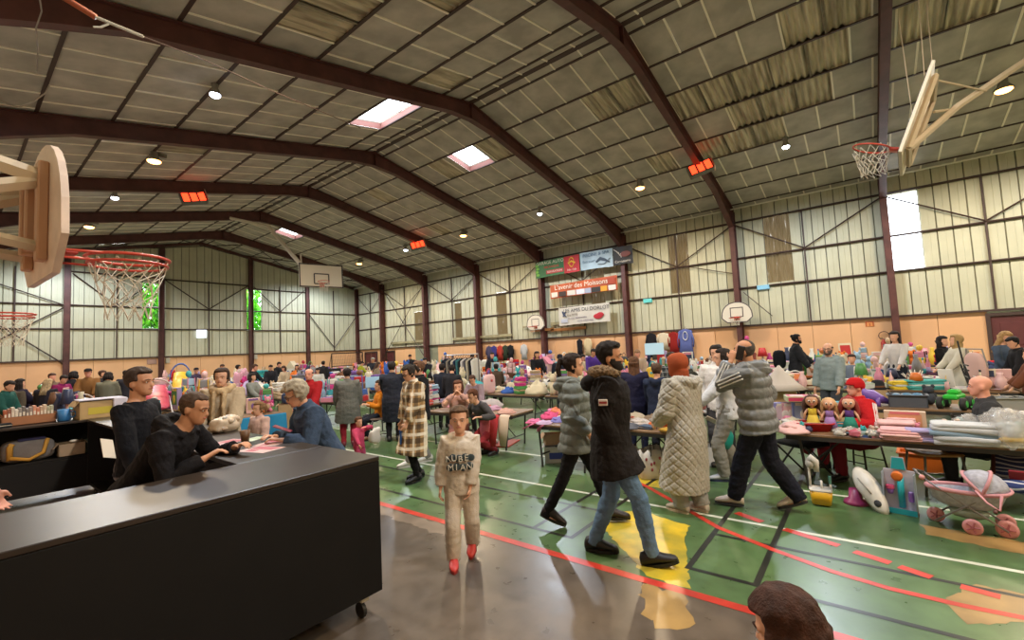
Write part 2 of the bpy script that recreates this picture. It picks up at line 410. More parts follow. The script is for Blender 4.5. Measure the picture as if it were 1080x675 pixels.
for i,(a,b_) in enumerate(zip(GB,GB[1:])):
    for z in GZ[i]: girt((a,LY-.06,z),(b_,LY-.06,z))
    m_ = (a+b_)/2
    if i > 0: girt((m_,LY-.06,RAIL),(m_,LY-.06,min(7.0,zroof(m_)-.3)),.06)
    if i in (2,3,4): girt((a+.2,LY-.1,6.85),(m_,LY-.1,5.2),.05,'brace'); girt((m_,LY-.1,5.2),(b_-.2,LY-.1,6.85),.05,'brace')
    if i in (0,1): girt((a+.1,LY-.1,2.4),(b_,LY-.1,5.1),.05,'brace'); girt((a,LY-.1,6.6),(b_,LY-.1,5.1),.05,'brace'); girt((b_-.1,LY-.1,2.1),(a+.3,LY-.1,5.0),.05,'brace')
    if i == 5: girt((a+.1,LY-.1,5.1),(m_,LY-.1,2.5),.05,'brace'); girt((b_-.1,LY-.1,5.1),(m_,LY-.1,2.5),.05,'brace')
ys = FY[1:]+[LY-.1]
for a,b_ in zip(ys,ys[1:]):
    m_ = (a+b_)/2; girt((W-.06,m_,RAIL),(W-.06,m_,6.73),.06)
    girt((W-.1,a+.1,6.6),(W-.1,m_,5.2),.045,'brace'); girt((W-.1,m_,5.2),(W-.1,b_-.1,6.6),.045,'brace')
girt((W-.3,24.2,1.5),(W-.3,29,7.0),.06,'brace'); girt((W-.34,28.9,1.5),(W-.34,24.2,6.4),.05,'brace')
girt((W-.12,4.1,4.5),(W-.12,6.2,5.15),.03,'brace'); girt((W-.12,3.9,3.7),(W-.12,2.9,2.6),.025,'brace')
# roof bracing near the gable
for xa,xb in ((LX+.3,3.73),(3.73,7.55),(7.55,11.6),(11.6,15.55),(15.55,20.7)):
    girt((xa,LY-.2,zroof(xa)-.25),(xb,29.1,zroof(xb)-.25),.05,'brace'); girt((xa,29.1,zroof(xa)-.25),(xb,LY-.2,zroof(xb)-.25),.05,'brace')
mb = MB()
for a,b_ in ((LX,10),(10,W)): mb.box(((a+b_)/2,LY-.1,(zroof(a+.01)+zroof(b_))/2-.12),((b_-a)/math.cos(.2),.14,.16),rot=M.Rotation(-math.atan2(zroof(b_)-zroof(a+.01),b_-a),3,'Y'))
struct(mb.build('rafter', steel))

# ---- roof lining
panel = mat('#b4aea6', rough=.9, var=.17, vscale=1.6, spec=.1); batten = mat('#f2ebdc', rough=.7); lath = mat('#7b7365', rough=.9, var=.2, vscale=6)
def corr_mat():
    m, nt, b = nodes('weathered_corrugated_sheet'); tc = nt.nodes.new('ShaderNodeTexCoord'); mp = nt.nodes.new('ShaderNodeMapping'); mp.inputs['Scale'].default_value = (.7,7,.7)
    n = nt.nodes.new('ShaderNodeTexNoise'); n.inputs['Scale'].default_value = 1.3; n.inputs['Detail'].default_value = 6; nt.links.new(tc.outputs['Object'],mp.inputs[0]); nt.links.new(mp.outputs[0],n.inputs['Vector'])
    r = nt.nodes.new('ShaderNodeValToRGB'); r.color_ramp.elements[0].position = .3; r.color_ramp.elements[0].color = (*lin('#8b8070'),1); r.color_ramp.elements[1].position = .65; r.color_ramp.elements[1].color = (*lin('#d8cdb6'),1)
    nt.links.new(n.outputs['Fac'],r.inputs[0]); nt.links.new(r.outputs[0],b.inputs['Base Color']); b.inputs['Roughness'].default_value = .8; return m
corr = corr_mat()
CORR = [(640,95),(663,97),(772,90),(800,82),(820,74),(846,64),(880,52),(846,26),(890,16),(784,122),(810,112),(826,106),(854,94),(792,134),(816,128),(730,107),(745,100),(757,97),(770,148),(757,152),(707,170),(694,167),(637,190),(523,157),(473,173),(403,203),(395,207),(468,82),(320,30),(350,20),(380,12),(340,35),(370,30),(300,20),(340,10),(190,150),(210,158),(413,238),(463,242),(985,15),(1010,10),(1035,5),(990,5),(880,12),(463,3)]
HOLE = [(7.55,10.0,12.05),(11.63,10.6,11.9),(11.63,24.5,26.3),(7.55,25.2,26.1)]
SP = .857
def cell_of(p):
    xs = sorted(XL+XR+[W+.05,LX-.05,10.0])
    for i in range(len(xs)-1):
        if xs[i] <= p.x < xs[i+1]:
            off = .59 if i % 2 == 0 else .16
            if p.x > 10: off = .59 if (i-xs.index(10.35)) % 2 == 0 else .16
            return i, math.floor((p.y-off)/SP), off
cset = {cell_of(roofhit(*p))[:2] for p in CORR}
xs = sorted(XL+XR+[W+.05,LX-.05,10.0])
pb = {0:MB(),1:MB()}; cb = {0:MB(),1:MB()}
for i in range(len(xs)-1):
    side = 1 if xs[i] >= 10.0-1e-6 else 0; off = .59 if i % 2 == 0 else .16
    if side: off = .59 if (i-xs.index(10.35)) % 2 == 0 else .16
    a, b_ = xs[i], xs[i+1]; za, zb = zroof(a+(1e-4 if side else -1e-4)) if a != 10.0 else 9.483, zroof(b_ if b_ != 10.0 else 9.9999)
    k = math.floor((BY-.3-off)/SP)
    while off+k*SP < LY+.3:
        y0, y1 = off+k*SP, off+(k+1)*SP
        hs_ = [h for h in HOLE if abs(h[0]-a) < .01 and h[1] < y1 and h[2] > y0]
        if (i,k) in cset and not hs_:
            c = cb[side]; n = 36; vs = []
            for j in range(n+1):
                y = y0+SP*j/n; dz = .05+.035*math.sin(2*PI*j/7.2); vs += [(a,y,za+dz),(b_,y,zb+dz)]
            c.add(vs,[(2*j,2*j+1,2*j+3,2*j+2) for j in range(n)])
            for y in (y0,y1): c.add([(a,y,za-.01),(b_,y,zb-.01),(b_,y,zb+.1),(a,y,za+.1)],[(0,1,2,3)])
            for x_,z_ in ((a,za),(b_,zb)): c.add([(x_,y0,z_-.01),(x_,y1,z_-.01),(x_,y1,z_+.1),(x_,y0,z_+.1)],[(0,1,2,3)])
        else:
            p = pb[side]; p.cur = 0; dz = rnd.uniform(-.006,.004)
            segs = [(y0,y1)] if not hs_ else [q for q in ((y0,min(y1,hs_[0][1])),(max(y0,hs_[0][2]),y1)) if q[1] > q[0]]
            for s0, s1 in segs: p.add([(a,s0,za+dz),(b_,s0,zb+dz),(b_,s1,zb+dz),(a,s1,za+dz)],[(0,1,2,3)])
        if not any(h[1] < y0 < h[2] for h in hs_) and not ((i,k) in cset and (i,k-1) in cset and k % 2):
            p = pb[side]; p.cur = 1 if not ((i,k) in cset and (i,k-1) in cset) else 2; sl = math.atan2(zb-za,b_-a)
            p.box(((a+b_)/2,y0,(za+zb)/2-.012),((b_-a)/math.cos(sl)-.05,.045 if p.cur == 1 else .05,.02),rot=M.Rotation(-sl,3,'Y'))
        k += 1
struct(pb[0].build('ceiling',[panel,batten,lath])); struct(pb[1].build('ceiling',[panel,batten,lath]))
struct(cb[0].build('ceiling',corr)); struct(cb[1].build('ceiling',corr))
def glass_mat():
    m, nt, b = nodes('roof_pane'); nt.nodes.remove(b); o = nt.nodes['Material Output']
    t = nt.nodes.new('ShaderNodeBsdfTransparent'); t.inputs[0].default_value = (.93,.95,.97,1); g = nt.nodes.new('ShaderNodeBsdfGlossy'); g.inputs['Roughness'].default_value = .1
    mx = nt.nodes.new('ShaderNodeMixShader'); mx.inputs[0].default_value = .06
    nt.links.new(t.outputs[0],mx.inputs[1]); nt.links.new(g.outputs[0],mx.inputs[2]); nt.links.new(mx.outputs[0],o.inputs[0]); return m
GLASS = glass_mat()
def opal():
    m, nt, b = nodes('dirty_translucent_sheet'); nt.nodes.remove(b); o = nt.nodes['Material Output']
    tc = nt.nodes.new('ShaderNodeTexCoord'); mp = nt.nodes.new('ShaderNodeMapping'); mp.inputs['Scale'].default_value = (3,9,1.6)
    n = nt.nodes.new('ShaderNodeTexNoise'); n.inputs['Scale'].default_value = 1.6; n.inputs['Detail'].default_value = 9
    nt.links.new(tc.outputs['Object'],mp.inputs[0]); nt.links.new(mp.outputs[0],n.inputs['Vector'])
    r = nt.nodes.new('ShaderNodeValToRGB'); e = r.color_ramp.elements; e[0].position = .36; e[0].color = (.035,.024,.014,1); e[1].position = .78; e[1].color = (.8,.75,.72,1)
    e2 = e.new(.66); e2.color = (.075,.055,.035,1)
    nt.links.new(n.outputs['Fac'],r.inputs[0]); t = nt.nodes.new('ShaderNodeBsdfTranslucent'); d = nt.nodes.new('ShaderNodeBsdfDiffuse')
    nt.links.new(r.outputs[0],t.inputs[0]); d.inputs[0].default_value = (*lin('#857452'),1); mx = nt.nodes.new('ShaderNodeMixShader'); mx.inputs[0].default_value = .62
    nt.links.new(t.outputs[0],mx.inputs[1]); nt.links.new(d.outputs[0],mx.inputs[2]); nt.links.new(mx.outputs[0],o.inputs[0]); return m
OPAL = opal(); wframe = mat('#c9c5ba', rough=.5)
wn = [0]
def window(pts, m, frame=.04, mullions=(), name=None):
    wn[0] += 1; a, b_, c, d = [V(p) for p in pts]; mb = MB(); mb.add([a,b_,c,d],[(0,1,2,3)])
    o = struct(mb.build('window_%d' % wn[0], m)); f = MB()
    for p, q in ((a,b_),(b_,c),(c,d),(d,a)): f.tube([p,q],[(frame,frame)]*2,n=4)
    for t in mullions: f.tube([a.lerp(d,t),b_.lerp(c,t)],[(frame*.6,frame*.6)]*2,n=4)
    f.build('window_frame', wframe, o); return o
for (y0,y1,z0,z1) in WIN_R: window([(W+.07,y0,z0),(W+.07,y1,z0),(W+.07,y1,z1),(W+.07,y0,z1)],GLASS,.03,(.55,))
for (x0,x1,z0,z1) in WIN_F: window([(x0,LY+.07,z0),(x1,LY+.07,z0),(x1,LY+.07,z1),(x0,LY+.07,z1)],GLASS,.03,(.48,))
for (y0,y1,z0,z1) in TRANS:
    mb = MB(); n = 40; vs = []
    for j in range(n+1):
        y = y0+(y1-y0)*j/n; x = W+.05+.02*math.sin(2*PI*j/5); vs += [(x,y,z0),(x,y,z1)]
    mb.add(vs,[(2*j,2*j+2,2*j+3,2*j+1) for j in range(n)]); wn[0] += 1; struct(mb.build('window_%d' % wn[0], OPAL))
sk_fr = mat('#8a5a52', rough=.6)
for a, y0, y1 in HOLE:
    b_ = xs[xs.index(a)+1]; za, zb = zroof(a), zroof(b_)
    o = window([(a,y0,za+.22),(b_,y0,zb+.22),(b_,y1,zb+.22),(a,y1,za+.22)],GLASS,.025,(.5,)); mb = MB()
    for p,q in (((a,y0,za),(b_,y0,zb)),((b_,y0,zb),(b_,y1,zb)),((b_,y1,zb),(a,y1,za)),((a,y1,za),(a,y0,za))):
        p, q = V(p), V(q); up = V((0,0,.26)); mb.add([p,q,q+up,p+up],[(0,1,2,3)])
    mb.build('curb', sk_fr, o)
# outdoors: trees behind the far windows
leaf = [mat('#5fc22c',rough=.6,spec=.3), mat('#8ee63e',rough=.6,spec=.3), mat('#3d8a24',rough=.6)]
def tree(x, y, h, r, seed, label):
    t = thing('tree', label, 'tree', (x,y,0), group='trees outside the far wall'); rr = random.Random(seed); mb = MB()
    mb.tube([(0,0,0),(.1,0,h*.5),(0,.1,h*.85)],[.16,.11,.04],n=7)
    for k in range(6):
        a = rr.uniform(0,6.28); mb.tube([(0,0,h*(.35+.08*k)),(r*.7*math.cos(a),r*.7*math.sin(a),h*(.5+.08*k))],[.06,.02],n=5)
    mb.build('trunk', mat('#4a3626',rough=.9), t); lb = MB()
    for k in range(4200):
        while True:
            p = V((rr.uniform(-1,1),rr.uniform(-1,1),rr.uniform(-1,1)))
            if p.length < 1: break
        c = V((p.x*r,p.y*r,h*.58+p.z*h*.42)); q = V((rr.gauss(0,1),rr.gauss(0,1),rr.gauss(0,1))).normalized().to_track_quat('Z','X').to_matrix(); s = rr.uniform(.13,.26)
        lb.cur = rr.choice((0,0,1,1,2)); lb.add([c+q@V(v) for v in ((-s,0,0),(0,-s*.5,.03),(s,0,0),(0,s*.5,.03))],[(0,1,2,3)])
    lb.build('foliage', leaf, t)
tree(7.7,36.4,8.2,2.2,1,'leafy green tree seen through the left window of the far wall')
tree(13.6,36.8,8.4,2.3,2,'leafy green tree seen through the right window of the far wall')
mb = MB(); mb.box((10,60,-.3),(160,120,.2)); struct(mb.build('ground', mat('#6a7a50',rough=.9)))
# ================================================================== TABLE LAYOUT (built later; people keep clear of it)
TZ = .63
TABLES = []   # dict(c=(x,y), L=length, w=width, a=angle of the long side from +Y, row, n, theme)
def addt(cx, cy, L, w=.75, a=0.0, row='front', theme='clothes', z=TZ): TABLES.append(dict(c=V((cx,cy,0)),L=L,w=w,a=a,row=row,theme=theme,z=z)); return TABLES[-1]
A1 = math.atan2(-.83,1.33)   # the angled table on the right
d1 = V((.53,.85,0)); n1 = V((.85,-.53,0))
T1 = addt(6.46,-.62,2.9,.74,0,'doll','near'); d1 = V((0,1,0))
T2 = addt(5.95,2.38,1.2,.78,0,'jewellery','near'); T3 = addt(5.83,3.52,1.1,.76,0,'ribbon','near')
T4 = addt(6.3,5.85,2.0,.75,.11,'small children','near'); T4b = addt(6.72,8.35,1.7,.7,.08,'pink cloth','clothes')
TW = addt(7.8,1.62,1.15,.8,0,'white','near'); T6 = addt(8.95,-.65,1.9,.75,0,'toy','near')
for y in (2.75,4.9,7.0,9.1,11.2,13.3,15.4,17.5,19.6,21.7,23.8,25.9,28.0): addt(9.1,y+.1,1.95,.78,0,'second','toys' if y in (4.9,11.2,17.5) else 'clothes')
for y in (-3.0,-1.0,1.0,3.1,5.2,7.3,9.4,11.5,13.6,15.7,17.8,19.9,22.0,24.1,26.2,28.3): addt(11.6,y,1.95,.78,0,'third','house' if y < 2 else 'toys' if int(y) % 3 == 0 else 'clothes')
for y in (-3.6,-1.5,.5,2.6,4.7,6.8,8.9,11.0,13.1,15.2,17.3,19.4,21.5,23.6,25.7,27.8): addt(14.5,y,1.95,.78,0,'fourth','toys' if int(y) % 4 == 0 else 'house' if y < 0 else 'clothes')
for y in (-2.4,-.3,1.8,6.0,8.1,10.2,12.3,14.4,16.5,18.6,20.7,22.8,24.9,27.0,29.0): addt(17.3,y,1.95,.78,0,'fifth','toys' if int(y) % 3 == 0 else 'clothes')
for y in (-1.6,1.0,3.0,6.3,8.4,11.0,13.0,16.0,18.0,21.0,23.5): addt(19.7,y,1.9,.7,0,'wall','house' if int(y) % 2 else 'clothes')
for y in (10.9,13.0,15.1,17.2,19.3,21.4,23.5,25.6): addt(6.5,y,1.95,.78,0,'left','clothes' if int(y) % 2 else 'toys')
for y in (12.4,14.6,17.0,19.4,22.0,24.6): addt(4.0,y,1.95,.78,0,'far left','baby' if y < 15 else 'clothes')
for y in (12.0,14.4,17.0,20.0): addt(1.9,y,1.9,.75,0,'outer left','house')
T7 = addt(3.85,10.3,1.5,.7,PI/2,'blue cloth','blue'); T8 = addt(5.5,9.75,.0,.0,0,'skip','none'); TABLES.pop()
def tl(t, u, v, z=None):    # table coordinates: u along (-.5..+.5 from right to left), v across (0 front .. 1 back)
    d = V((-math.sin(t['a']),math.cos(t['a']),0)); n = V((math.cos(t['a']),math.sin(t['a']),0))
    p = t['c']+d*(u*t['L'])+n*((v-.5)*t['w']); p.z = t['z'] if z is None else z; return p
def on_table(x, y, m=.2):
    for t in TABLES:
        q = V((x,y,0))-t['c']; d = V((-math.sin(t['a']),math.cos(t['a']),0)); n = V((math.cos(t['a']),math.sin(t['a']),0))
        if abs(q.dot(d)) < t['L']/2+m and abs(q.dot(n)) < t['w']/2+m: return True
    return False
# ================================================================== PEOPLE
SKIN = {'light':'#d3a083','tan':'#bd8868','pink':'#d99a84','pale':'#deb096'}
QUEUE = []     # (object, voxel size, smoothing steps, displacement function)
def queue(o, vox, it=4, fn=None):
    m = o.modifiers.new('merge','REMESH'); m.mode = 'VOXEL'; m.voxel_size = vox; m.use_smooth_shade = True
    if it: s = o.modifiers.new('smooth','SMOOTH'); s.factor = .5; s.iterations = it
    QUEUE.append((o, fn))
def flush():
    bpy.context.view_layer.update(); dg = bpy.context.evaluated_depsgraph_get(); res = []
    for o, fn in QUEUE: res.append((o, fn, bpy.data.meshes.new_from_object(o.evaluated_get(dg))))
    for o, fn, me in res:
        o.modifiers.clear(); old = o.data; me.name = old.name; o.data = me; bpy.data.meshes.remove(old)
        if fn:
            n = len(me.vertices); co = [0.0]*3*n; no = [0.0]*3*n
            me.vertices.foreach_get('co', co); me.vertices.foreach_get('normal', no)
            for i in range(n):
                p = V(co[3*i:3*i+3]); q = V(no[3*i:3*i+3]); d = fn(p, q)
                co[3*i] += q.x*d; co[3*i+1] += q.y*d; co[3*i+2] += q.z*d
            me.vertices.foreach_set('co', co)
        me.polygons.foreach_set('use_smooth',[True]*len(me.polygons)); me.update()
    QUEUE.clear()
def ik(a, c, l1, l2, pole):
    d = c-a; L = min(d.length, (l1+l2)*.998); d.normalize() if d.length > 0 else None
    x = (l1*l1-l2*l2+L*L)/(2*L); h = math.sqrt(max(0,l1*l1-x*x)); p = V(pole); p = p-d*p.dot(d)
    if p.length < 1e-4: p = d.orthogonal()
    return a+d*x+p.normalized()*h, a+d*L
HEADR = [(0,.026,.078,.03),(.012,.040,.088,.015),(.03,.050,.093,-.02),(.055,.060,.092,-.055),(.085,.067,.089,-.082),(.112,.072,.084,-.098),(.14,.076,.089,-.104),(.168,.076,.085,-.1),(.19,.070,.072,-.09),(.207,.058,.052,-.072),(.22,.04,.028,-.048),(.228,.016,.004,-.02)]
def headpt(t, phi, off=0.0):
    """point on the head: t 0..1 chin to crown, phi 0 = front"""
    z = t*.228
    for i in range(len(HEADR)-1):
        a, b_ = HEADR[i], HEADR[i+1]
        if z <= b_[0] or i == len(HEADR)-2: break
    k = 0 if b_[0] == a[0] else min(1,(z-a[0])/(b_[0]-a[0])); w, f, bk = [a[j]+(b_[j]-a[j])*k for j in (1,2,3)]
    cy = (f+bk)/2; ry = (f-bk)/2; oz = off*max(0,(t-.62)/.38)*1.1
    return V(((w+off)*math.sin(phi), cy+(ry+off)*math.cos(phi), z+oz))
def shell(mb, fn, T, nphi=28, nt=16, t0=0, t1=1, inner=-.014):
    rs = []
    for j in range(nt+1):
        t = t0+(t1-t0)*j/nt; ring = []
        for k in range(nphi):
            phi = -2*PI*k/nphi
            p = phi % (2*PI); p = min(p, 2*PI-p)
            o = fn(t, p); ring.append(T(headpt(t, phi, o if o is not None else inner)))
        rs.append(ring)
    mb.rings(rs)
TORSO = [(.80,.168,.118,0),(.88,.172,.122,.0),(.96,.163,.114,0),(1.05,.146,.103,.0),(1.14,.150,.108,.003),(1.24,.164,.116,.004),(1.33,.176,.116,0),(1.40,.168,.102,-.008),(1.445,.128,.08,-.012),(1.48,.075,.062,-.012)]
def tor(z):
    for a, b_ in zip(TORSO, TORSO[1:]):
        if z <= b_[0]: break
    k = min(1,max(0,(z-a[0])/(b_[0]-a[0]))); return [a[j]+(b_[j]-a[j])*k for j in (1,2,3)]
def person(loc, H, face, label, skin='light', hair=('short','#35281f'), top=None, bot=('#22242a',{}), shoe='#1a1a1a', pose=None, vox=.012, kid=0, wide=1.0, group=None, beard=None, glasses=None, category='person'):
    """face: 0 looks to the camera, 90 to the right of the photo, 180 away, -90 to the left"""
    pose = pose or {}; det = vox < .016
    x, y = loc[0], loc[1]; zb = loc[2] if len(loc) > 2 else 0
    d0 = V((-x,-y,0)).normalized(); ri = V((y,-x,0)).normalized(); a = R(face); fd = d0*math.cos(a)+ri*math.sin(a)
    rz = math.atan2(fd.y,fd.x)-PI/2
    hs = 1+.30*kid; s = H/(1.522+.228*hs) if not pose.get('sit') else pose.get('scale',H/1.75)
    if pose.get('scale'): s = pose['scale']
    hs *= s; wd = s*wide
    pz = pose.get('pelvis', .52 if pose.get('sit') else .92); lean = R(pose.get('lean',0)); tw = pose.get('side',0)
    dz = pz-.92; px_, py_ = pose.get('hipx',0), pose.get('hipy',0)
    def S(p):         # body point above the hips, unit metres of a 1.75 m body
        p = V(p); q = V((p.x*wide, p.y, p.z-.92)); c, sn = math.cos(lean), math.sin(lean)
        return V((q.x+px_+tw*max(0,q.z), q.y*c+q.z*sn+py_, q.z*c-q.y*sn+pz))*s
    def W_(p): return V(p)*s
    neck = S((0,-.012,1.47)); hp = R(pose.get('pitch',0)); hy = R(pose.get('turn',0)); ht = R(pose.get('tilt',0))
    Rh = M.Rotation(hy,3,'Z')@M.Rotation(-lean*.25-hp,3,'X')@M.Rotation(ht,3,'Y')
    base = S((0,0,1.522))+V((0,.012*s,0))
    def T(p): return base+Rh@(V(p)*hs)
    ob = bpy.data.objects.new('person', bpy.data.meshes.new('person')); COL.objects.link(ob); ob.location = (x,y,zb); ob.rotation_euler.z = rz
    if group: ob['group'] = group
    tag(ob, label, category, group)
    sm = mat(SKIN[skin], rough=.55, var=.06, vscale=14, spec=.35)
    # joints
    feet = pose.get('feet',[(-.1,.0,0,8),(.1,.0,0,-8)]); hands = pose.get('hands',[(-.27,.05,.80),(.27,.05,.80)])
    curl = pose.get('curl',.5)
    hw_ = {k: (rotz(-rz)@(V(p)-V((x,y,zb))))/s for k, p in pose.get('handw',{}).items()}
    legs = []; arms = []
    for i, sg in enumerate((-1,1)):
        f = feet[i]; hip = V((sg*.088*wide+px_, py_, pz-.02))*s; ank = V((f[0], f[1], f[2]+.085))*s
        kn, ank = ik(hip, ank, .43*s, .42*s, V((sg*.10*(3 if pose.get('splay') else 1),1,.15)))
        legs.append((hip, kn, ank, f)); sh = S((sg*(.182-.012*kid),-.012,1.415)); h = hands[i]
        hv = hw_[sg]*s if sg in hw_ else S(h[:3]) if pose.get('handrel') else V(h[:3])*s
        el, wr = ik(sh, hv, .29*s, .255*s, V(pose.get('elbow',[(-.5,-.8,-.35),(.5,-.8,-.35)])[i]))
        arms.append((sh, el, wr, sg))
    # --- the body, one continuous skin
    mb = MB(); n = 14 if det else 9
    mb.tube([S((0,r[3],r[0])) for r in TORSO if r[0] > .8]+[S((0,-.01,1.50))],[(r[1]*wd*.96,r[2]*s*.96) for r in TORSO if r[0] > .8]+[(.055*s,.058*s)],n=n,ref=(0,1,0))
    mb.tube([S((0,-.012,1.44)),S((0,-.004,1.50)),T((0,-.015,.05)),T((0,-.01,.09))],[.066*s,.056*s,.055*hs,.05*hs],n=n)
    rs = [[T(headpt(t_, -2*PI*k/16)) for k in range(16)] for t_ in [r[0]/.228 for r in HEADR]]; mb.rings(rs)
    mb.tube([T((0,.078,.118)),T((0,.096,.095)),T((0,.104,.08)),T((0,.086,.073))],[.008*hs,.011*hs,(.016*hs,.012*hs),.01*hs],n=6)
    if det:
        mb.tube([T((-.02,.086,.058)),T((0,.092,.058)),T((.02,.086,.058))],[.006*hs,.009*hs,.006*hs],n=6)
        for sg in (-1,1): mb.tube([T((sg*.012,.088,.126)),T((sg*.034,.083,.128)),T((sg*.056,.066,.122))],.008*hs,n=5)
    for sg in (-1,1): mb.ell(T((sg*.078,-.01,.1)),(.011*hs,.02*hs,.032*hs),rot=Rh,nu=8,nv=5)
    for hip, kn, ank, f in legs:
        mb.tube([hip+V((0,0,.03*s)), hip.lerp(kn,.35), hip.lerp(kn,.8), kn, kn.lerp(ank,.3), kn.lerp(ank,.75), ank],[.082*s,.08*s,.06*s,.056*s,.057*s,.042*s,.037*s],n=n,ref=(1,0,0))
        fr = rotz(R(f[3])); mb.tube([ank+V((0,0,.02*s)), ank+fr@V((0,.03,-.03))*s, ank+fr@V((0,.14,-.06))*s],[.036*s,.036*s,.026*s],n=8)
    for sh, el, wr, sg in arms:
        inn = S((sg*.1,-.012,1.40))
        mb.tube([inn, sh, sh.lerp(el,.3), sh.lerp(el,.85), el, el.lerp(wr,.3), wr],[.05*s,.052*s,.047*s,.04*s,.038*s,.038*s,(.028*s,.023*s)],n=n)
        fd_ = (wr-el).normalized(); hd = pose.get('handdir',{}).get(sg)
        if hd is not None: fd_ = V(hd).normalized()
        side = V((-sg,.0,.0)) if abs(fd_.z) > .5 else V((0,0,-1))     # palm normal
        pn = side-fd_*side.dot(fd_); pn.normalize(); lat = pn.cross(fd_).normalized()  # across the palm
        if (lat.y if abs(fd_.z) > .5 else lat.x*-sg) < 0: lat = -lat               # thumb side = +lat
        k = s*(1+.12*kid); pc = wr+fd_*.052*k
        mb.tube([wr-fd_*.012*k, wr+fd_*.02*k, wr+fd_*.06*k, wr+fd_*.095*k],[(.022*k,.026*k) if abs(lat.dot(fd_.cross(V((0,0,1))))) < .6 else (.026*k,.022*k),.03*k,.03*k,.026*k] if not det else [.024*k,(.03*k,.017*k),(.04*k,.015*k),(.039*k,.013*k)],n=8,ref=tuple(pn))
        if det:
            for fi, (la, ln) in enumerate(((.031,.072),(.0105,.082),(-.0105,.076),(-.031,.058))):
                b0 = wr+fd_*.088*k+lat*la*k; pts = [b0-fd_*.02*k, b0]; d = fd_.copy(); c = curl*(.85+.1*fi)
                for seg, fr_ in enumerate((.45,.32,.23)):
                    d = (d*math.cos(c)+pn*math.sin(c)).normalized(); pn2 = (pn-d*pn.dot(d)); 
                    pts.append(pts[-1]+(d+lat*la*1.2)*ln*fr_*k)
                mb.tube(pts,[.0085*k,.0088*k,.0085*k,.0075*k,.006*k],n=6)
            tb = wr+fd_*.03*k+lat*.026*k
            mb.tube([tb-lat*.012*k, tb+(lat*.7+fd_*.6+pn*.2)*.032*k, tb+(lat*.75+fd_*1.3+pn*.45)*.045*k],[.0125*k,.011*k,.0075*k],n=6)
    ob.data = mb.mesh('person', sm); queue(ob, vox if det else vox*1.05, 3 if det else 2)
    # --- face
    if det:
        ew, ir, br, lp = mat('#d9d2c8',rough=.3), mat('#2a1d15',rough=.25), mat(hair[1] if hair[0] not in ('hijab','beanie','bald') else '#3a2a20',rough=.8), mat('#a9605a',rough=.5)
        for sg in (-1,1):
            e = MB(); e.ell(T((sg*.032,.0785,.112)),(.0105*hs,.006*hs,.0052*hs),rot=Rh,nu=10,nv=6); eo = e.build('eye', ew, ob, True)
            e = MB(); e.ell(T((sg*.032,.0825,.112)),(.0056*hs,.0038*hs,.0052*hs),rot=Rh,nu=8,nv=5); e.build('iris', ir, eo, True)
            e = MB(); e.tube([T((sg*.014,.0945,.131)),T((sg*.034,.091,.137)),T((sg*.054,.076,.131))],[.0026*hs,.0036*hs,.002*hs],n=6); e.build('eyebrow', br, ob, True)
        e = MB(); e.tube([T((-.024,.0865,.0565)),T((-.008,.096,.060)),T((.008,.096,.060)),T((.024,.0865,.0565))],[.0025*hs,.0052*hs,.0052*hs,.0025*hs],n=6); e.build('mouth', lp, ob, True)
    # --- hair and headwear
    hk, hc = hair[0], hair[1]; hm = mat(hc, rough=.75, var=.28, vscale=26, bump=.5, bscale=140, spec=.3); rr = random.Random(hash(label) % 999 if False else len(label)*7+int(x*10))
    def hairline(t, p, front=.80, side=.50, back=.12):
        if p < 1.2: return t > front
        if p < 1.55: return t > side+.06
        if p < 1.95: return t > side*.78
        return t > back
    hb = MB()
    if hk in ('short','buzz','crop','long','pony','bun','bob','curly','balding'):
        th = {'short':.018,'buzz':.007,'crop':.022,'long':.02,'pony':.016,'bun':.016,'bob':.026,'curly':.03,'balding':.008}[hk]
        def fn(t, p):
            if hk == 'balding' and t > .72 and p < 2.6: return None
            ok = hairline(t,p,.80 if hk not in ('bob','curly') else .76,.5 if hk in ('short','buzz','crop','balding') else .3,.1)
            if not ok: return None
            k = .55+.45*min(1,max(0,(t-.45)/.3)) if hk in ('short','crop','buzz') else 1
            return th*k*(1+.35*N.noise(V((math.sin(p)*5,t*9,x))))
        shell(hb, fn, T, 30 if det else 16, 18 if det else 10, .03, .999)
        if hk == 'crop': hb.ell(T((0,.03,.218)),(.06*hs,.06*hs,.026*hs),rot=Rh)
        if hk == 'long':
            ln = hair[2] if len(hair) > 2 else .3
            for i in range(7):
                ph = PI+(i-3)*.36; p0 = headpt(.62, ph, .012); p1 = headpt(.25, ph, .022); q = T(p1); dn = V((0,-.02*math.cos(lean),-1))
                dn = Rh@V((p1.x*.6,-.12,-1)); hb.tube([T(p0),q,q+dn*ln*.5*s,q+dn*ln*s],[(.035*hs,.022*hs),(.04*hs,.026*hs),(.038*hs,.024*hs),(.018*hs,.012*hs)],n=7,ref=(1,0,0))
        if hk == 'bob':
            for i in range(9):
                ph = PI+(i-4)*.42; p0 = headpt(.6, ph, .012); p1 = headpt(.3, ph, .024); hb.tube([T(p0),T(p1),T(p1+V((0,0,-.06)))],[.03*hs,.034*hs,.02*hs],n=6)
        if hk == 'pony':
            ln = hair[2] if len(hair) > 2 else .26; p0 = T((0,-.105,.17)); hb.tube([T((0,-.08,.17)),p0+Rh@V((0,-.03,.005))*s,p0+V((0,0,0))+Rh@V((0,-.06,-.09))*s,p0+Rh@V((0,-.03,-ln))*s],[.03*hs,.028*hs,.034*hs,.012*hs],n=8)
        if hk == 'bun': hb.ell(T((0,-.1,.19)),.042*hs)
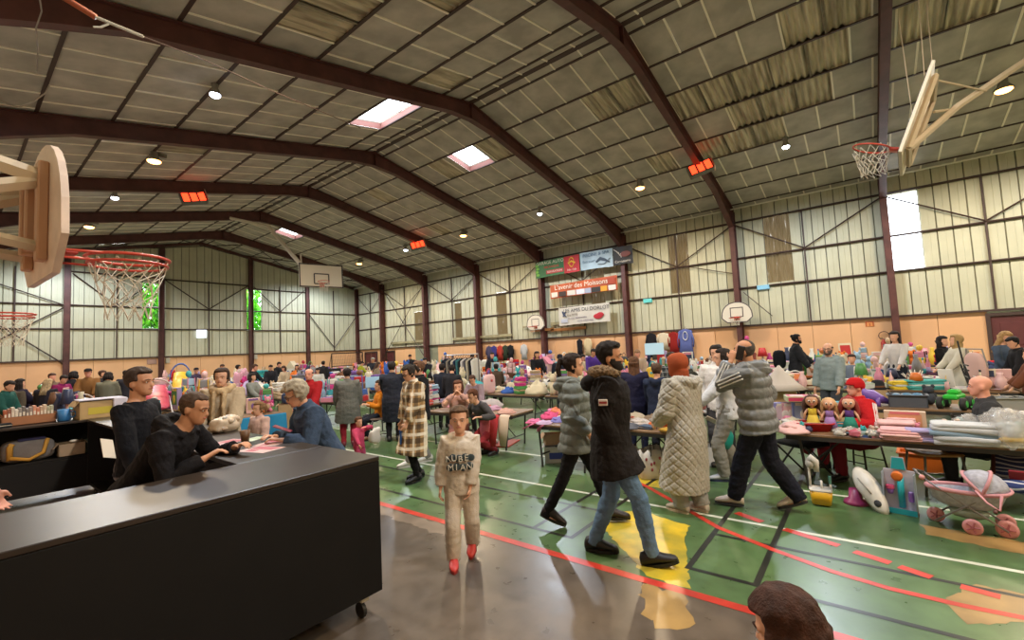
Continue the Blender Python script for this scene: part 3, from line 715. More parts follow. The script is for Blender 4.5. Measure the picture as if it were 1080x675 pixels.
        if hk == 'curly':
            for k in range(60): 
                t_, p_ = rr.uniform(.35,.98), rr.uniform(-PI,PI)
                if hairline(t_,abs(p_),.8,.4,.15): hb.ell(T(headpt(t_,p_,.02)),.022*hs,nu=6,nv=4)
        ho = hb.build('hair', hm, ob, True)
        if det: queue(ho, max(.006,vox*.7), 2, (lambda p,q: .004*N.noise(p*38)) )
    elif hk == 'beanie':
        shell(hb, lambda t,p: (.020+.004*(t > .9)) if t > (.66 if p < 1 else .5 if p < 1.7 else .4) else None, T, 30, 20, .2, .999); hb.ell(T((0,-.02,.225)),(.06*hs,.075*hs,.03*hs),rot=Rh)
        ho = hb.build('beanie', cloth(hc), ob, True)
        if det: queue(ho, .007, 2)
        if len(hair) > 2:
            h2 = MB(); shell(h2, lambda t,p: .006 if hairline(t,p,.9,.45,.15) and t < .7 else None, T, 24, 12, .05, .8); h2.build('hair', mat(hair[2],rough=.8), ob, True)
    elif hk == 'hijab':
        shell(hb, lambda t,p: .028+.012*math.sin(t*3) if (t > .86 or p > .95) else None, T, 30, 20, .0, .999)
        hb.tube([T((0,-.03,.06)),T((0,-.02,-.02)),S((0,-.01,1.46)),S((0,-.01,1.42))],[(.085*hs,.1*hs),(.085*hs,.09*hs),(.1*s,.09*s),(.13*s,.1*s)],n=16,ref=(0,1,0))
        ho = hb.build('headscarf', cloth(hc), ob, True); queue(ho, max(.008,vox*.8), 4, lambda p,q: .006*N.noise(p*14))
    elif hk == 'cap':
        shell(hb, lambda t,p: .014 if t > .7 else None, T, 24, 14, .4, .999); hb.tube([T((0,.06,.165)),T((0,.12,.16)),T((0,.15,.152))],[(.075*hs,.008*hs),(.07*hs,.007*hs),(.04*hs,.004*hs)],n=10,ref=(0,0,1)); hb.build('cap', cloth(hc), ob, True)
        h2 = MB(); shell(h2, lambda t,p: .006 if hairline(t,p,.9,.45,.15) and t < .72 else None, T, 20, 12, .05, .8); h2.build('hair', mat(hair[2] if len(hair) > 2 else '#2a201a',rough=.8), ob, True)
    elif hk == 'fringe':     # bald crown with hair round the sides
        shell(hb, lambda t,p: .009 if p > 1.5 and .2 < t < .66 else None, T, 28, 16, .05, .8); hb.build('hair', hm, ob, True)
    if beard:
        bb = MB(); shell(bb, lambda t,p: (.012 if t < .3 else .006) if t < .46 and p < 1.75 and not (.2 < t < .29 and p < .38) and not (t > .36 and p < 1.0) else None, T, 30, 14, .0, .6)
        bb.build('beard', mat(beard,rough=.85,bump=.5,bscale=160), ob, True)
    if glasses:
        g = MB()
        for sg in (-1,1):
            g.torus(T((sg*.034,.096,.112)),.024*hs,.003*hs,n=14,m=5,rot=Rh@M.Rotation(PI/2,3,'X')); g.tube([T((sg*.058,.09,.115)),T((sg*.078,.0,.118))],.003*hs,n=5)
        g.tube([T((-.01,.098,.114)),T((.01,.098,.114))],.003*hs,n=5); g.build('glasses', mat(glasses,rough=.3), ob)
    # --- trousers
    bc, bo = bot if isinstance(bot, tuple) else (bot, {})
    tb = MB(); tt = bo.get('t',.014); fl = bo.get('flare',.0); end = bo.get('end',-.04)
    tb.tube([S((0,0,1.03)),S((0,0,.97)),S((0,0,.89)),S((0,0,.83))] if not pose.get('sit') else [S((0,0,1.03)),S((0,0,.95)),S((0,0,.86)),S((0,0,.82))],[(.150*wd+tt*s,.105*s+tt*s),(.166*wd+tt*s,.116*s+tt*s),(.172*wd+tt*s,.12*s+tt*s),(.14*wd,.10*s)],n=n,ref=(0,1,0))
    for hip, kn, ank, f in legs:
        e_ = ank.lerp(kn, end)
        tb.tube([hip+V((0,0,.04*s)), hip.lerp(kn,.3), hip.lerp(kn,.75), kn, kn.lerp(ank,.3), kn.lerp(ank,.7), e_],[(.085+tt)*s,(.083+tt)*s,(.064+tt)*s,(.06+tt)*s,(.060+tt+fl*.3)*s,(.048+tt+fl)*s,(.043+tt*.8+fl)*s],n=n,ref=(1,0,0))
    fold = (lambda p,q: .007*s*N.noise(V((p.x*13,p.y*13,p.z*22)))+.004*s*N.noise(p*40)) if det else None
    to = tb.build(bo.get('name','trousers'), bo.get('mat') or cloth(bc, **bo.get('mk',{})), ob, True); queue(to, vox, 4, fold)
    # --- top garment
    tk, tc_, tp = top if top else ('sweater','#444444',{}); t = tp.get('t', {'sweater':.016,'shirt':.012,'hoodie':.024,'puffer':.042,'parka':.046,'coat':.034,'jacket':.028}[tk]); hem = tp.get('hem', {'sweater':.86,'shirt':.84,'hoodie':.85,'puffer':.84,'parka':.66,'coat':.58,'jacket':.84}[tk])
    if pose.get('sit'): hem = max(hem,.86)
    gb = MB(); pts = []; rad = []
    zs = [1.48,1.455,1.41,1.34,1.25,1.15,1.05,.96,.90]
    for z in zs:
        if z < hem: continue
        w, d, oy = tor(z); pts.append(S((0,oy,z))); rad.append(((w+t*(1.0 if z < 1.44 else .6))*wd, (d+t*(1 if z < 1.44 else .6))*s))
    w, d, oy = tor(max(hem,.86)); fl = tp.get('flare',.0)
    if hem >= .8: pts.append(S((0,0,hem))); rad.append(((w+t+fl)*wd,(d+t+fl)*s))
    else:
        fx = (legs[0][1]+legs[1][1])/2; hc0 = S((0,0,.9)); sp_ = abs(legs[0][1].y-legs[1][1].y)/2
        k = (.9-hem)/.45; e = V((fx.x, fx.y*.8+hc0.y*.2, hem*s)) if k > .8 else hc0.lerp(V((fx.x,fx.y,fx.z)),k); e.z = hem*s
        for q in (.4,.75,1): pts.append(hc0.lerp(e,q)); rad.append(((.182+t+fl*q)*wd,(.13+t+fl*q)*s+sp_*.55*k*q))
    gb.tube(pts, rad, n=20 if det else 10, ref=(0,1,0))
    sl = tp.get('sleeve',1.0); cr = tp.get('cuff',.0)
    for sh, el, wr, sg in arms:
        inn = S((sg*.09,-.012,1.385)); rt = t*.9
        P = [inn, sh, sh.lerp(el,.4), el, el.lerp(wr,.45), el.lerp(wr,.9)] if sl >= 1 else [inn, sh, sh.lerp(el,.4), sh.lerp(el,.8)]
        Q = [(.062+rt)*s,(.062+rt)*s,(.054+rt)*s,(.050+rt)*s,(.044+rt)*s,(.036+rt*.8+cr)*s]; gb.tube(P, Q[:len(P)], n=n)
    if tk == 'hoodie' or tp.get('hood') == 'down':
        for i in range(1): gb.tube([S((-.075,.065,1.455)),S((-.115,-.03,1.475)),S((-.07,-.125,1.46)),S((0,-.15,1.43)),S((.07,-.125,1.46)),S((.115,-.03,1.475)),S((.075,.065,1.455))],[.036*s,.05*s,.06*s,.065*s,.06*s,.05*s,.036*s],n=8); gb.ell(S((0,-.125,1.40)),(.10*s,.05*s,.075*s))
    elif tk in ('puffer','parka','coat','jacket') or tp.get('collar'):
        ch = tp.get('collar',.035); gb.tube([S((0,-.012,1.45)),S((0,-.012,1.49)),S((0,-.008,1.49+ch))],[(.1*s,.09*s),(.082*s,.08*s),(.076*s,.076*s)],n=14,ref=(0,1,0))
    puff = tp.get('puff'); fn = None
    if det:
        if puff == 'bands': fn = lambda p,q: .016*s*(abs(math.sin((p.z/s+.35*abs(p.x)*0)*PI/.105))-.5)+.005*s*N.noise(p*24)
        elif puff == 'quilt':
            def fn(p,q):
                u = math.atan2(p.x,p.y)*.22; v = p.z; a1 = abs(math.sin((u+v)*PI/.088)); a2 = abs(math.sin((u-v)*PI/.088)); return .009*(min(a1,.5)*min(a2,.5)/.25-.6)+.007*N.noise(p*9)
        else: fn = lambda p,q: .008*s*N.noise(V((p.x*11,p.y*11,p.z*15)))+.004*s*N.noise(p*36)
    go = gb.build(tp.get('name',{'shirt':'shirt','sweater':'sweater','hoodie':'hooded_sweatshirt','puffer':'puffer_jacket','parka':'parka','coat':'coat','jacket':'jacket'}[tk]), tp.get('mat') or cloth(tc_, **tp.get('mk',{})), ob, True); queue(go, vox, 4, fn)
    # --- shoes
    for hip, kn, ank, f in legs:
        fr = rotz(R(f[3])); g = ank-V((0,0,.085*s)); k = s*(1+.12*kid); pt = f[4] if len(f) > 4 else 0
        Rx = fr@M.Rotation(R(pt),3,'X')
        def Q(p, piv=V((0,.11,0))): return g+Rx@((V(p)-piv)*k)+fr@(piv*k)
        sb = MB(); sc_ = shoe if isinstance(shoe,str) else shoe[0]
        rs = []
        for (yy, w, h, lo) in ((-.082,.024,.085,.02),(-.068,.038,.118,.02),(-.03,.043,.13,.02),(.02,.043,.128,.02),(.06,.046,.108,.02),(.11,.049,.084,.02),(.155,.046,.07,.02),(.188,.032,.056,.02),(.202,.010,.038,.022)):
            ring = []
            for j in range(10):
                a_ = 2*PI*j/10; ring.append(Q((w*math.cos(a_), yy, lo+(h-lo)/2+(h-lo)/2*math.sin(a_))))
            rs.append(ring)
        sb.rings(rs); so = sb.build('shoe', mat(sc_,rough=.5), ob, True)
        if vox < .02:
            o2 = [(math.sin(a_)*(.047 if math.cos(a_) > -.3 else .04), .062+.142*math.cos(a_)) for a_ in [2*PI*j/16 for j in range(16)]]
            lb = MB(); lb.rings([[Q((p[0]*c_,p[1],z_)) for p in reversed(o2)] for z_, c_ in ((0,1),(.026,1.0))]); lb.build('sole', mat(shoe[1] if not isinstance(shoe,str) else '#1c1a19',rough=.6), so, False)
    ob['_'] = 0; del ob['_']
    return ob, dict(S=S, T=T, Rh=Rh, s=s, hs=hs, arms=arms, legs=legs, rz=rz)
def hp(px, py, dep):
    p = at(px,py,dep); return (p.x,p.y), p.z
def local(ob, mb, name, m, smooth=True): return mb.build(name, m, ob, smooth)
# ------------------------------------------------------------------ the people near the camera
def dirw(rz, v): return rotz(rz)@V(v)
NEAR, MID, FAR = .0075, .011, .022
# boy in the beige tracksuit
bp, I = person((2.77,2.80), 1.27, -4, 'boy walking toward the camera in a beige hooded tracksuit and red shoes', 'light', ('short','#5a4330'),
    ('hoodie','#c9bdae',{'t':.05,'hem':.80,'mk':dict(bump=.3)}), ('#c4b7a7',{'t':.034,'flare':.012,'end':-.03}), ('#c23a34','#8e2a28'),
    dict(feet=[(-.10,-.17,.035,-6,-14),(.12,.15,.0,6)],hands=[(-.10,.17,.80),(.27,.06,.78)],pitch=-2,curl=.7,elbow=[(-.9,-.3,-.2),(.6,-.8,-.3)]), NEAR, kid=1.15)
def decal(p, I, name, blobs, m, mt, rows, ysurf):
    b = MB(); s = I['s']
    for (x, z, r) in blobs: b.ell(V((x, ysurf-abs(x)*abs(x)*1.6, z))*s,(r*s,.006*s,r*s*.95),nu=12,nv=5)
    o = b.build(name, m, p, True)
    for (st, x, z, sz) in rows:
        text(st, sz*s, mt, o, V((x, ysurf-abs(x)*abs(x)*1.6+.014, z))*s, (PI/2,0,PI+0), ext=.004)
    return o
drk = mat('#3d4b52',rough=.8); wht = mat('#d8d5cc',rough=.8)
decal(bp, I, 'chest_print', [(-.135,1.245,.045),(-.065,1.255,.05),(.01,1.245,.05),(.08,1.255,.05),(.14,1.235,.035),(-.11,1.15,.05),(-.035,1.14,.05),(.04,1.15,.05),(.115,1.14,.05)], drk, wht, [('N',.13,1.24,.1),('U',.065,1.25,.1),('B',-.01,1.24,.1),('E',-.08,1.25,.1),('M',.11,1.14,.1),('I',.04,1.145,.1),('A',-.035,1.14,.1),('N',-.11,1.145,.1)], .186)
# man in the black parka
pk, I = person((3.47,1.73), 1.76, 84, 'bearded man in a black parka with fur hood and blue jeans striding past', 'tan', ('crop','#1d1714'),
    ('parka','#1b1717',{'t':.05,'hem':.69,'flare':.02,'collar':.06}), ('#5d7896',{'t':.012,'end':-.06,'mk':dict(var=.18,vscale=6)}), ('#19191d','#101012'),
    dict(feet=[(-.08,-.20,.0,0),(.08,.27,.02,0,14)],hands=[(-.12,.06,.92),(.12,.05,.90)],lean=2), NEAR, beard='#1d1512', wide=1.06)
s_, S_, T_ = I['s'], I['S'], I['T']
f = MB(); pts = [S_((.07,.075,1.50)),S_((.125,.0,1.525)),S_((.10,-.09,1.515)),S_((.0,-.135,1.50)),S_((-.10,-.09,1.515)),S_((-.125,.0,1.525)),S_((-.07,.075,1.50))]
f.tube(pts,[.028*s_,.045*s_,.052*s_,.055*s_,.052*s_,.045*s_,.028*s_],n=12); fo = f.build('fur_trim', mat('#7d664c',rough=.95,var=.35,vscale=40,bump=.9,bscale=150), pk, True); queue(fo,.008,1,lambda p,q: .012*N.noise(p*60)+.006*N.noise(p*130))
hd_ = MB(); hd_.tube([S_((-.09,-.05,1.47)),S_((-.05,-.16,1.43)),S_((0,-.18,1.41)),S_((.05,-.16,1.43)),S_((.09,-.05,1.47))],[.04*s_,.065*s_,.07*s_,.065*s_,.04*s_],n=10); ho = hd_.build('hood', cloth('#1b1717'), pk, True); queue(ho,.01,3)
g = MB()
for sg in (-1,1): g.ell(T_((sg*.036,.062,.205)),(.03*s_,.02*s_,.02*s_),rot=I['Rh']@M.Rotation(.6,3,'X'))
g.tube([T_((-.078,-.02,.15)),T_((-.06,.055,.2)),T_((.06,.055,.2)),T_((.078,-.02,.15))],.004*s_,n=5); g.build('sunglasses', mat('#121214',rough=.15), pk, True)
b = MB(); sh, el, wr, sg = I['arms'][1]; c = sh.lerp(el,.42)+V((.103,.0,0))*s_; b.box(c,(.008,.07*s_,.05*s_),ch=.003); pa = b.build('sleeve_patch', mat('#c9bdb6',rough=.8), pk); b = MB(); b.box(c+V((.004,0,.0)),(.006,.06*s_,.016*s_)); b.build('stripe', mat('#8c2c2e'), pa)
# woman walking behind him
person((3.92,2.33), 1.67, 92, 'woman in grey puffer jacket and black leggings walking behind the man in parka', 'light', ('pony','#2b1e19',.24),
    ('puffer','#6f7572',{'t':.044,'hem':.76,'puff':'bands','hood':'down','mk':dict(rough=.5)}), ('#16161a',{'t':.006}), ('#221a1c','#151314'),
    dict(feet=[(-.06,.32,.0,0),(.07,-.36,.03,0,-24)],hands=[(-.2,.2,.95),(.22,.12,.95)]), NEAR)
# woman in the long quilted coat
cw, I = person((4.79,1.52), 1.60, -128, 'woman in a long quilted beige coat and rust headscarf standing at a clothes table', 'light', ('hijab','#9a4a2c'),
    ('coat','#a9a59c',{'t':.055,'hem':.26,'flare':.045,'puff':'quilt','hood':'down','mk':dict(rough=.55)}), ('#8f8f8c',{'t':.03,'flare':.02,'end':-.05}), ('#bfb4a8','#c4b39c'),
    dict(feet=[(-.1,.06,.0,6),(.1,-.05,.0,-4)],hands=[(-.2,.26,.98),(.2,.28,.96)],lean=4,pitch=8), NEAR, wide=1.12)
# man on the phone
pm, I = person((5.21,.93), 1.73, -102, 'man in grey padded jacket with three white sleeve stripes talking on a phone', 'tan', ('balding','#4b443f'),
    ('puffer','#6d7072',{'t':.06,'hem':.80,'puff':'bands','hood':'down','mk':dict(rough=.38,spec=.4)}), ('#181a26',{'t':.03,'flare':.008,'end':-.02}), ('#c9bcb2','#2a2a30'),
    dict(feet=[(-.05,.27,.0,6),(.1,-.30,.04,10,-20)],hands=[(-.115,.185,1.535),(.2,.06,.95)],elbow=[(-.35,.05,-1.4),(.6,-.6,-.3)],curl=.9,pitch=4,lean=5,handdir={-1:(.25,-.25,1)}), NEAR, wide=1.16)
s_ = I['s']; sh, el, wr, sg = I['arms'][0]; b = MB(); ax = (el-sh).normalized(); out = V((-.6,-.75,.3)); out = (out-ax*out.dot(ax)).normalized(); sd = ax.cross(out).normalized()
for i in range(3):
    o_ = (out+sd*(i-1)*.32).normalized(); b.tube([sh+o_*.116*s_, sh.lerp(el,.4)+o_*.109*s_, sh.lerp(el,.95)+o_*.106*s_],[(.007*s_,.012*s_)]*3,n=6,ref=tuple(o_))
ax2 = (wr-el).normalized(); out2 = (out-ax2*out.dot(ax2)).normalized(); sd2 = ax2.cross(out2)
for i in range(3):
    o_ = (out2+sd2*(i-1)*.32).normalized(); b.tube([el+o_*.104*s_, el.lerp(wr,.85)+o_*.085*s_],[(.007*s_,.012*s_)]*2,n=6,ref=tuple(o_))
b.build('sleeve_stripes', mat('#d9dad8',rough=.7), pm)
b = MB(); b.box(I['T']((-.1,.02,.10)),(.012,.072*1,.15),rot=I['Rh']@M.Rotation(.35,3,'X'),ch=.006); ph = b.build('phone', mat('#17171a',rough=.25), None); ph.location = pm.location; ph.rotation_euler = pm.rotation_euler; tag(ph,'black phone held to the ear of the man in grey padded jacket','phone')
# two women at the white table behind him
person((6.1,1.42), 1.62, -86, 'woman in white sweatshirt and grey joggers turned toward the white table', 'light', ('long','#2a201c',.2),
    ('sweater','#c9cbd0',{'t':.03,'hem':.82}), ('#86847e',{'t':.026,'flare':.012}), ('#c4c6cc','#2a3350'),
    dict(feet=[(-.07,.1,0,4),(.09,-.1,0,-6)],hands=[(-.18,.36,1.02),(.18,.34,.98)]), MID)
person((6.75,1.66), 1.66, -8, 'dark haired woman in black facing the camera beside the man on phone', 'light', ('bun','#1f1714'), ('jacket','#d5d2cf',{'hem':.8}), '#3a3a3e', pose=dict(hands=[(-.2,.2,1.0),(.24,.1,.9)]), vox=MID)
# man in the red tracksuit, seated behind the toy table
xy, z = hp(905,401,5.6)
rm, I = person(xy, 1.7, -68, 'seated man in red tracksuit and red beanie behind the doll table', 'pink', ('beanie','#b3181d'), ('jacket','#b0191e',{'t':.05,'hem':.9}), ('#6b1a26',{'t':.03}), '#1c1c20',
    dict(sit=1,scale=.90,pelvis=.47,feet=[(-.34,.42,0,25),(.3,.40,0,-20)],splay=1,hands=[(-.30,.30,.74),(.3,.26,.74)],lean=3,turn=8), MID, wide=1.25)
s_ = I['s']; b = MB(); sh, el, wr, sg = I['arms'][0]
ax = (el-sh).normalized(); out = V((-.8,-.5,.2)); out = (out-ax*out.dot(ax)).normalized(); sd = ax.cross(out)
for i in (-1,0,1):
    o_ = (out+sd*i*.28).normalized(); b.tube([sh+o_*.098*s_, sh.lerp(el,.5)+o_*.09*s_, el+o_*.088*s_],[(.008*s_,.009*s_)]*3,n=6,ref=tuple(o_))
b.build('sleeve_stripes', mat('#dcd2cf',rough=.8), rm)
xy, z = hp(1046,400,4.7)
person(xy, 1.7, -84, 'seated bald man in a dark grey top behind the right end of the front table', 'pink', ('bald','#000000'), ('sweater','#343436',{'t':.02,'collar':.02}), '#26262c', pose=dict(sit=1,scale=.93,pelvis=.5,feet=[(-.14,.42,0,0),(.14,.40,0,0)],hands=[(-.2,.36,.76),(.22,.34,.74)],lean=8), vox=MID, wide=1.12)
# the bar: two men inside, an older woman outside
xy, z = hp(146,389,3.75)
person(xy, z, 62, 'man in a black sweater standing inside the bar holding a paper', 'tan', ('short','#3a2b22'), ('sweater','#15151a',{'t':.018,'hem':.9}), '#5b5552', '#222222', dict(hands=[(-.2,.2,.98),(.27,.16,.86)],turn=-8,curl=.8), NEAR, wide=1.08)
xy, z = hp(158,404,3.15)
person(xy, 1.66, 62, 'man in a black hooded sweatshirt leaning his forearms on the bar top', 'tan', ('buzz','#4a382c'), ('hoodie','#151214',{'t':.024,'hem':.9}), '#26262a', '#1a1a1a', dict(lean=36,hipy=-.10,hands=[(-.22,.50,1.17),(.16,.44,1.17)],pitch=6,curl=.7), NEAR, wide=1.22)
xy, z = hp(330,405,4.15)
person((xy[0]+.06,xy[1]), 1.60, -72, 'older grey haired woman in a blue jacket leaning on the bar', 'light', ('curly','#a59a86'), ('jacket','#3b4a60',{'t':.04,'hem':.8}), '#2e3440', '#222222', dict(lean=24,hipy=-.08,hands=[(-.16,.40,1.17),(.12,.40,1.17)],pitch=18,curl=.6), NEAR, glasses='#6a5a4a', wide=1.1)
# hand reaching in from outside the frame
xy = (-.16,3.78)
person(xy, 1.72, 118, 'person mostly outside the picture whose bare forearm rests on the bar', 'pink', ('short','#4a3a2c'), ('shirt','#3a3a40',{'hem':.86,'sleeve':.5}), '#2a2a30', pose=dict(handw={-1:at(11,520,2.5),1:(-.5,3.6,1.1)},curl=.9,handdir={-1:(-.2,.3,-1)},elbow=[(-.6,-.6,.2),(.5,-.8,-.3)]), vox=NEAR)
# child's head at the lower edge
xy, z = hp(868,638,1.12)
person(xy, z, -104, 'small brown haired child in a white fleece jacket close to the camera', 'light', ('bob','#3b2116'), ('jacket','#c9bda6',{'t':.075,'hood':'down','mk':dict(bump=.9,bscale=50)}), '#4a4a52', '#6a5a80', dict(hands=[(-.26,.1,.8),(.26,.1,.8)],pitch=10,lean=10), .007, kid=1.1)
# ------------------------------------------------------------------ people in the middle of the hall
K = '#17171b'
SPOTS = []
def clear(px, py, dep):
    for k in (0,1,-1,2,-2,3,-3,4,-4,5,-5,6,-6,7,8,9,10):
        d = dep*(1+.018*k); p = at(px,py,d)
        if not on_table(p.x,p.y,.16) and all((p.x-q[0])**2+(p.y-q[1])**2 > .2 for q in SPOTS): break
    else: d = dep; p = at(px,py,d)
    SPOTS.append((p.x,p.y)); return d
def P(px, py, dep, face, hair, top, bot, label, H=None, pose=None, skin='light', vox=MID, kid=0, shoe='#2a2a2c', wide=1.0, **kw):
    xy, z = hp(px,py,clear(px,py,dep)); return person(xy, H or max(.7,min(1.88,z)), face, label, skin, hair, top, bot, shoe, pose, vox, kid, wide, **kw)
HOLD = dict(hands=[(-.18,.32,.98),(.18,.32,1.0)]); REACH = dict(hands=[(-.16,.46,.92),(.2,.34,.9)],lean=14,hipy=-.05,pitch=14); LOOK = dict(hands=[(-.2,.24,.92),(.2,.26,.94)],pitch=20,lean=5)
sc1,_ = P(234,389,5.6,-14,('bun','#3b2a20'),('coat','#a8977f',{'t':.05,'hem':.5}),'#55504c','woman in a beige coat with a thick cream scarf across the bar',pose=HOLD)
I = _; b = MB(); S_ = I['S']; q = I['s']
b.tube([S_((.085,.06,1.475)),S_((.115,-.02,1.51)),S_((0,-.11,1.505)),S_((-.115,-.02,1.51)),S_((-.085,.07,1.475)),S_((0,.135,1.46)),S_((.085,.06,1.475))],[.05*q]*7,n=10)
for x_ in (-.06,.05): b.tube([S_((x_,.13,1.46)),S_((x_,.185,1.25)),S_((x_*1.3,.19,1.0)),S_((x_*1.4,.19,.9))],[(.05*q,.03*q),(.055*q,.022*q),(.05*q,.02*q),(.05*q,.016*q)],n=8,ref=(1,0,0))
so = b.build('scarf', cloth('#b39a78'), sc1, True); queue(so,.011,2,lambda p,n_: .008*N.noise(p*20))
P(273,424,6.3,-52,('pony','#7a5b3c',.2),('jacket','#c9a79c',{'t':.04}),'#7a86a0','little fair haired girl in a pale pink jacket beside the bar',kid=.7,pose=dict(hands=[(-.24,.12,.85),(.24,.1,.85)]))
P(326,389,8.3,-22,('balding','#3a2c24'),('jacket','#9c1c24',{'t':.04}),'#3a3a44','man in a bright red jacket looking over a table',skin='pink',pose=HOLD)
P(366,389,8.9,180,('short','#241b1c'),('coat','#6a6b68',{'t':.045,'hem':.56,'flare':.03}),('#8a2230',{}),'woman seen from behind in a grey coat and dark red trousers',pose=dict(hands=[(-.24,.2,.9),(.26,.15,.85)]),wide=1.15,shoe='#6a2030')
P(378,440,6.7,36,('short','#5a3c28'),('jacket','#c4486a',{'t':.03}),'#b8486a','toddler in pink jacket reaching up beside the woman in grey',kid=1.15,pose=dict(hands=[(-.1,.2,1.5),(.22,.34,.95)]))
pl = plaid_mat([('#2a1f1a',.62,0,.36),('#efe4cf',.7,.48,.22)],'#b08c5e',5.5)
pw_, I = person((4.12,5.03), 1.60, -64, 'woman in a brown and cream checked coat looking down at a table', 'light', ('pony','#2e2620',.12), ('coat','#a08a68',{'t':.045,'hem':.40,'flare':.03,'mat':pl}), (K,{'t':.004}), ('#151518','#101012'), dict(feet=[(-.09,.05,0,8),(.09,-.08,0,-8)],hands=[(-.2,.26,.86),(.24,.14,.78)],pitch=22,lean=3), .0085, glasses='#2a2220', wide=1.06)
xy = flo(440,491); person((xy.x+.12,xy.y+.02), 1.62, -80, 'person in black jacket and grey joggers standing behind the checked coat', 'light', ('short','#6a4a34'), ('jacket','#1b1c20',{'t':.05,'hem':.78}), ('#7c7c78',{'t':.026}), ('#cfcfcc','#b9b9b4'), dict(feet=[(-.1,.24,0,0),(.1,-.12,0,0)]), MID)
P(413,382,9.2,172,('short','#2a2220'),('coat','#2c2f3c',{'t':.045,'hem':.45}),K,'person seen from behind in a long navy coat left of the checked coat',pose=HOLD,wide=1.1)
P(400,397,9.4,-78,('short','#3a2a20'),('jacket','#c8791e',{'t':.03}),'#20242e','child in an orange jacket sitting on a stool',kid=.3,pose=dict(sit=1,scale=.86,pelvis=.56,feet=[(-.1,.3,.0,0),(.1,.34,0,0)],hands=[(-.15,.3,.85),(.15,.3,.85)]),shoe='#8a6038')
P(483,405,8.2,-6,('long','#5a3624',.3),('sweater','#b98f84',{'t':.02}),'#8a5a50','girl in pale pink sitting behind the small table with hands at her mouth',kid=.15,pose=dict(sit=1,scale=.90,pelvis=.52,hands=[(-.06,.2,1.12),(.07,.2,1.12)],elbow=[(-.6,.5,-.6),(.6,.5,-.6)]))
P(502,392,8.9,-24,('short','#4a3226'),('sweater','#8f7d86',{'t':.03,'hem':.8}),'#5a5560','woman in a lilac grey jumper bending over the small table',pose=dict(lean=30,hipy=-.1,hands=[(-.3,.4,.82),(.3,.34,.84)],pitch=16))
P(516,409,8.1,-50,('short','#5a3420'),('sweater','#4c4a4c',{'t':.02}),'#8a2c34','child in a dark grey jumper leaning across the small table',kid=.25,pose=dict(sit=1,scale=.86,pelvis=.58,lean=38,hands=[(-.3,.5,.80),(.3,.5,.80)],pitch=10))
P(668,377,7.1,176,('long','#5a3c28',.42),('jacket','#23233c',{'t':.035,'hem':.78}),'#24263a','woman with very long brown hair in a navy jacket seen from behind',pose=HOLD)
P(692,384,6.95,170,('short','#4a3628'),('hoodie','#232c42',{'t':.04,'hem':.76}),'#20222c','boy in a navy hooded jacket seen from behind beside the long haired woman',pose=HOLD,kid=.1)
P(712,370,8.0,-20,('short','#33261e'),('shirt','#3a3c3c',{'t':.03,'mat':plaid_mat([('#1b1d1f',.8,0,.45),('#8a8c88',.6,.5,.15)],'#55585a',12)}),'#24262c','man in a dark checked shirt leaning over the table by the navy jackets',pose=dict(lean=16,hands=[(-.2,.4,.95),(.2,.4,.95)],pitch=20))
P(727,376,7.8,-70,('short','#2a2422'),('jacket','#35362f',{'t':.045}),K,'person in a dark olive jacket just behind the rust headscarf',pose=LOOK,skin='tan')
P(873,362,7.9,-30,('balding','#4b423c'),('hoodie','#7f8c8c',{'t':.035}),'#3a3d42','bald man with glasses in a pale grey hooded top turned sideways',glasses='#22201e',beard='#4b423c',pose=dict(hands=[(-.24,.2,.9),(.25,.1,.86)],turn=14))
P(836,353,11.4,95,('bun','#15110f'),('jacket','#23252a',{'t':.035}),K,'bearded man in black with a backpack in front of the orange wall',beard='#15110f',skin='tan',pose=dict(hands=[(-.2,.45,.95),(.25,.3,.86)],lean=6))
P(757,364,11.2,176,('crop','#1f1a18'),('shirt','#b8a294',{'t':.03}),'#3a3d48','man in a pale pink shirt seen from behind near the wall basket',pose=HOLD)
P(782,365,12.2,-72,('long','#2e2420',.25),('sweater','#55433e',{}),K,'dark haired woman in profile left of the pillar with the basket',pose=LOOK,vox=.016)
P(792,363,12.8,-60,('short','#3a2a22'),('jacket','#8a4a40',{}),K,'person in a brick red top in front of the basket pillar',pose=LOOK,vox=.016)
P(943,350,10.2,-25,('long','#241a16',.3),('sweater','#c9c6c4',{}),'#1f2430','long haired woman in white and black beside the fire extinguisher',pose=HOLD,vox=.016)
P(898,374,9.6,-10,('short','#3a2a22'),('sweater','#6a7686',{}),'#3a3a40','child whose head shows behind the goods near the fire extinguisher',kid=.5,vox=.016)
P(993,355,9.6,70,('long','#1f1714',.3),('coat','#1b1b1f',{}),K,'woman in a black coat talking to the woman in white',pose=HOLD,vox=.016)
P(1008,354,9.2,-62,('hijab','#a58a5e'),('coat','#c4bfae',{'hem':.5}),'#6a6258','woman in a cream coat and beige scarf facing the woman in black',pose=HOLD,vox=.016)
P(1053,350,8.8,60,('long','#a8875a',.3),('sweater','#4b5a70',{}),'#3a3d48','blond woman in a blue jumper by the dark red door',pose=LOOK,vox=.016)
P(1075,355,7.8,-70,('short','#171314'),('jacket','#1b1b1e',{'t':.05}),K,'person in black at the right edge in front of the red door',pose=LOOK,vox=.016)
P(1086,368,7.0,-80,('short','#4a3226'),('jacket','#6a3e2a',{'t':.05}),K,'person in a brown jacket cut by the right edge',pose=HOLD,vox=.016)
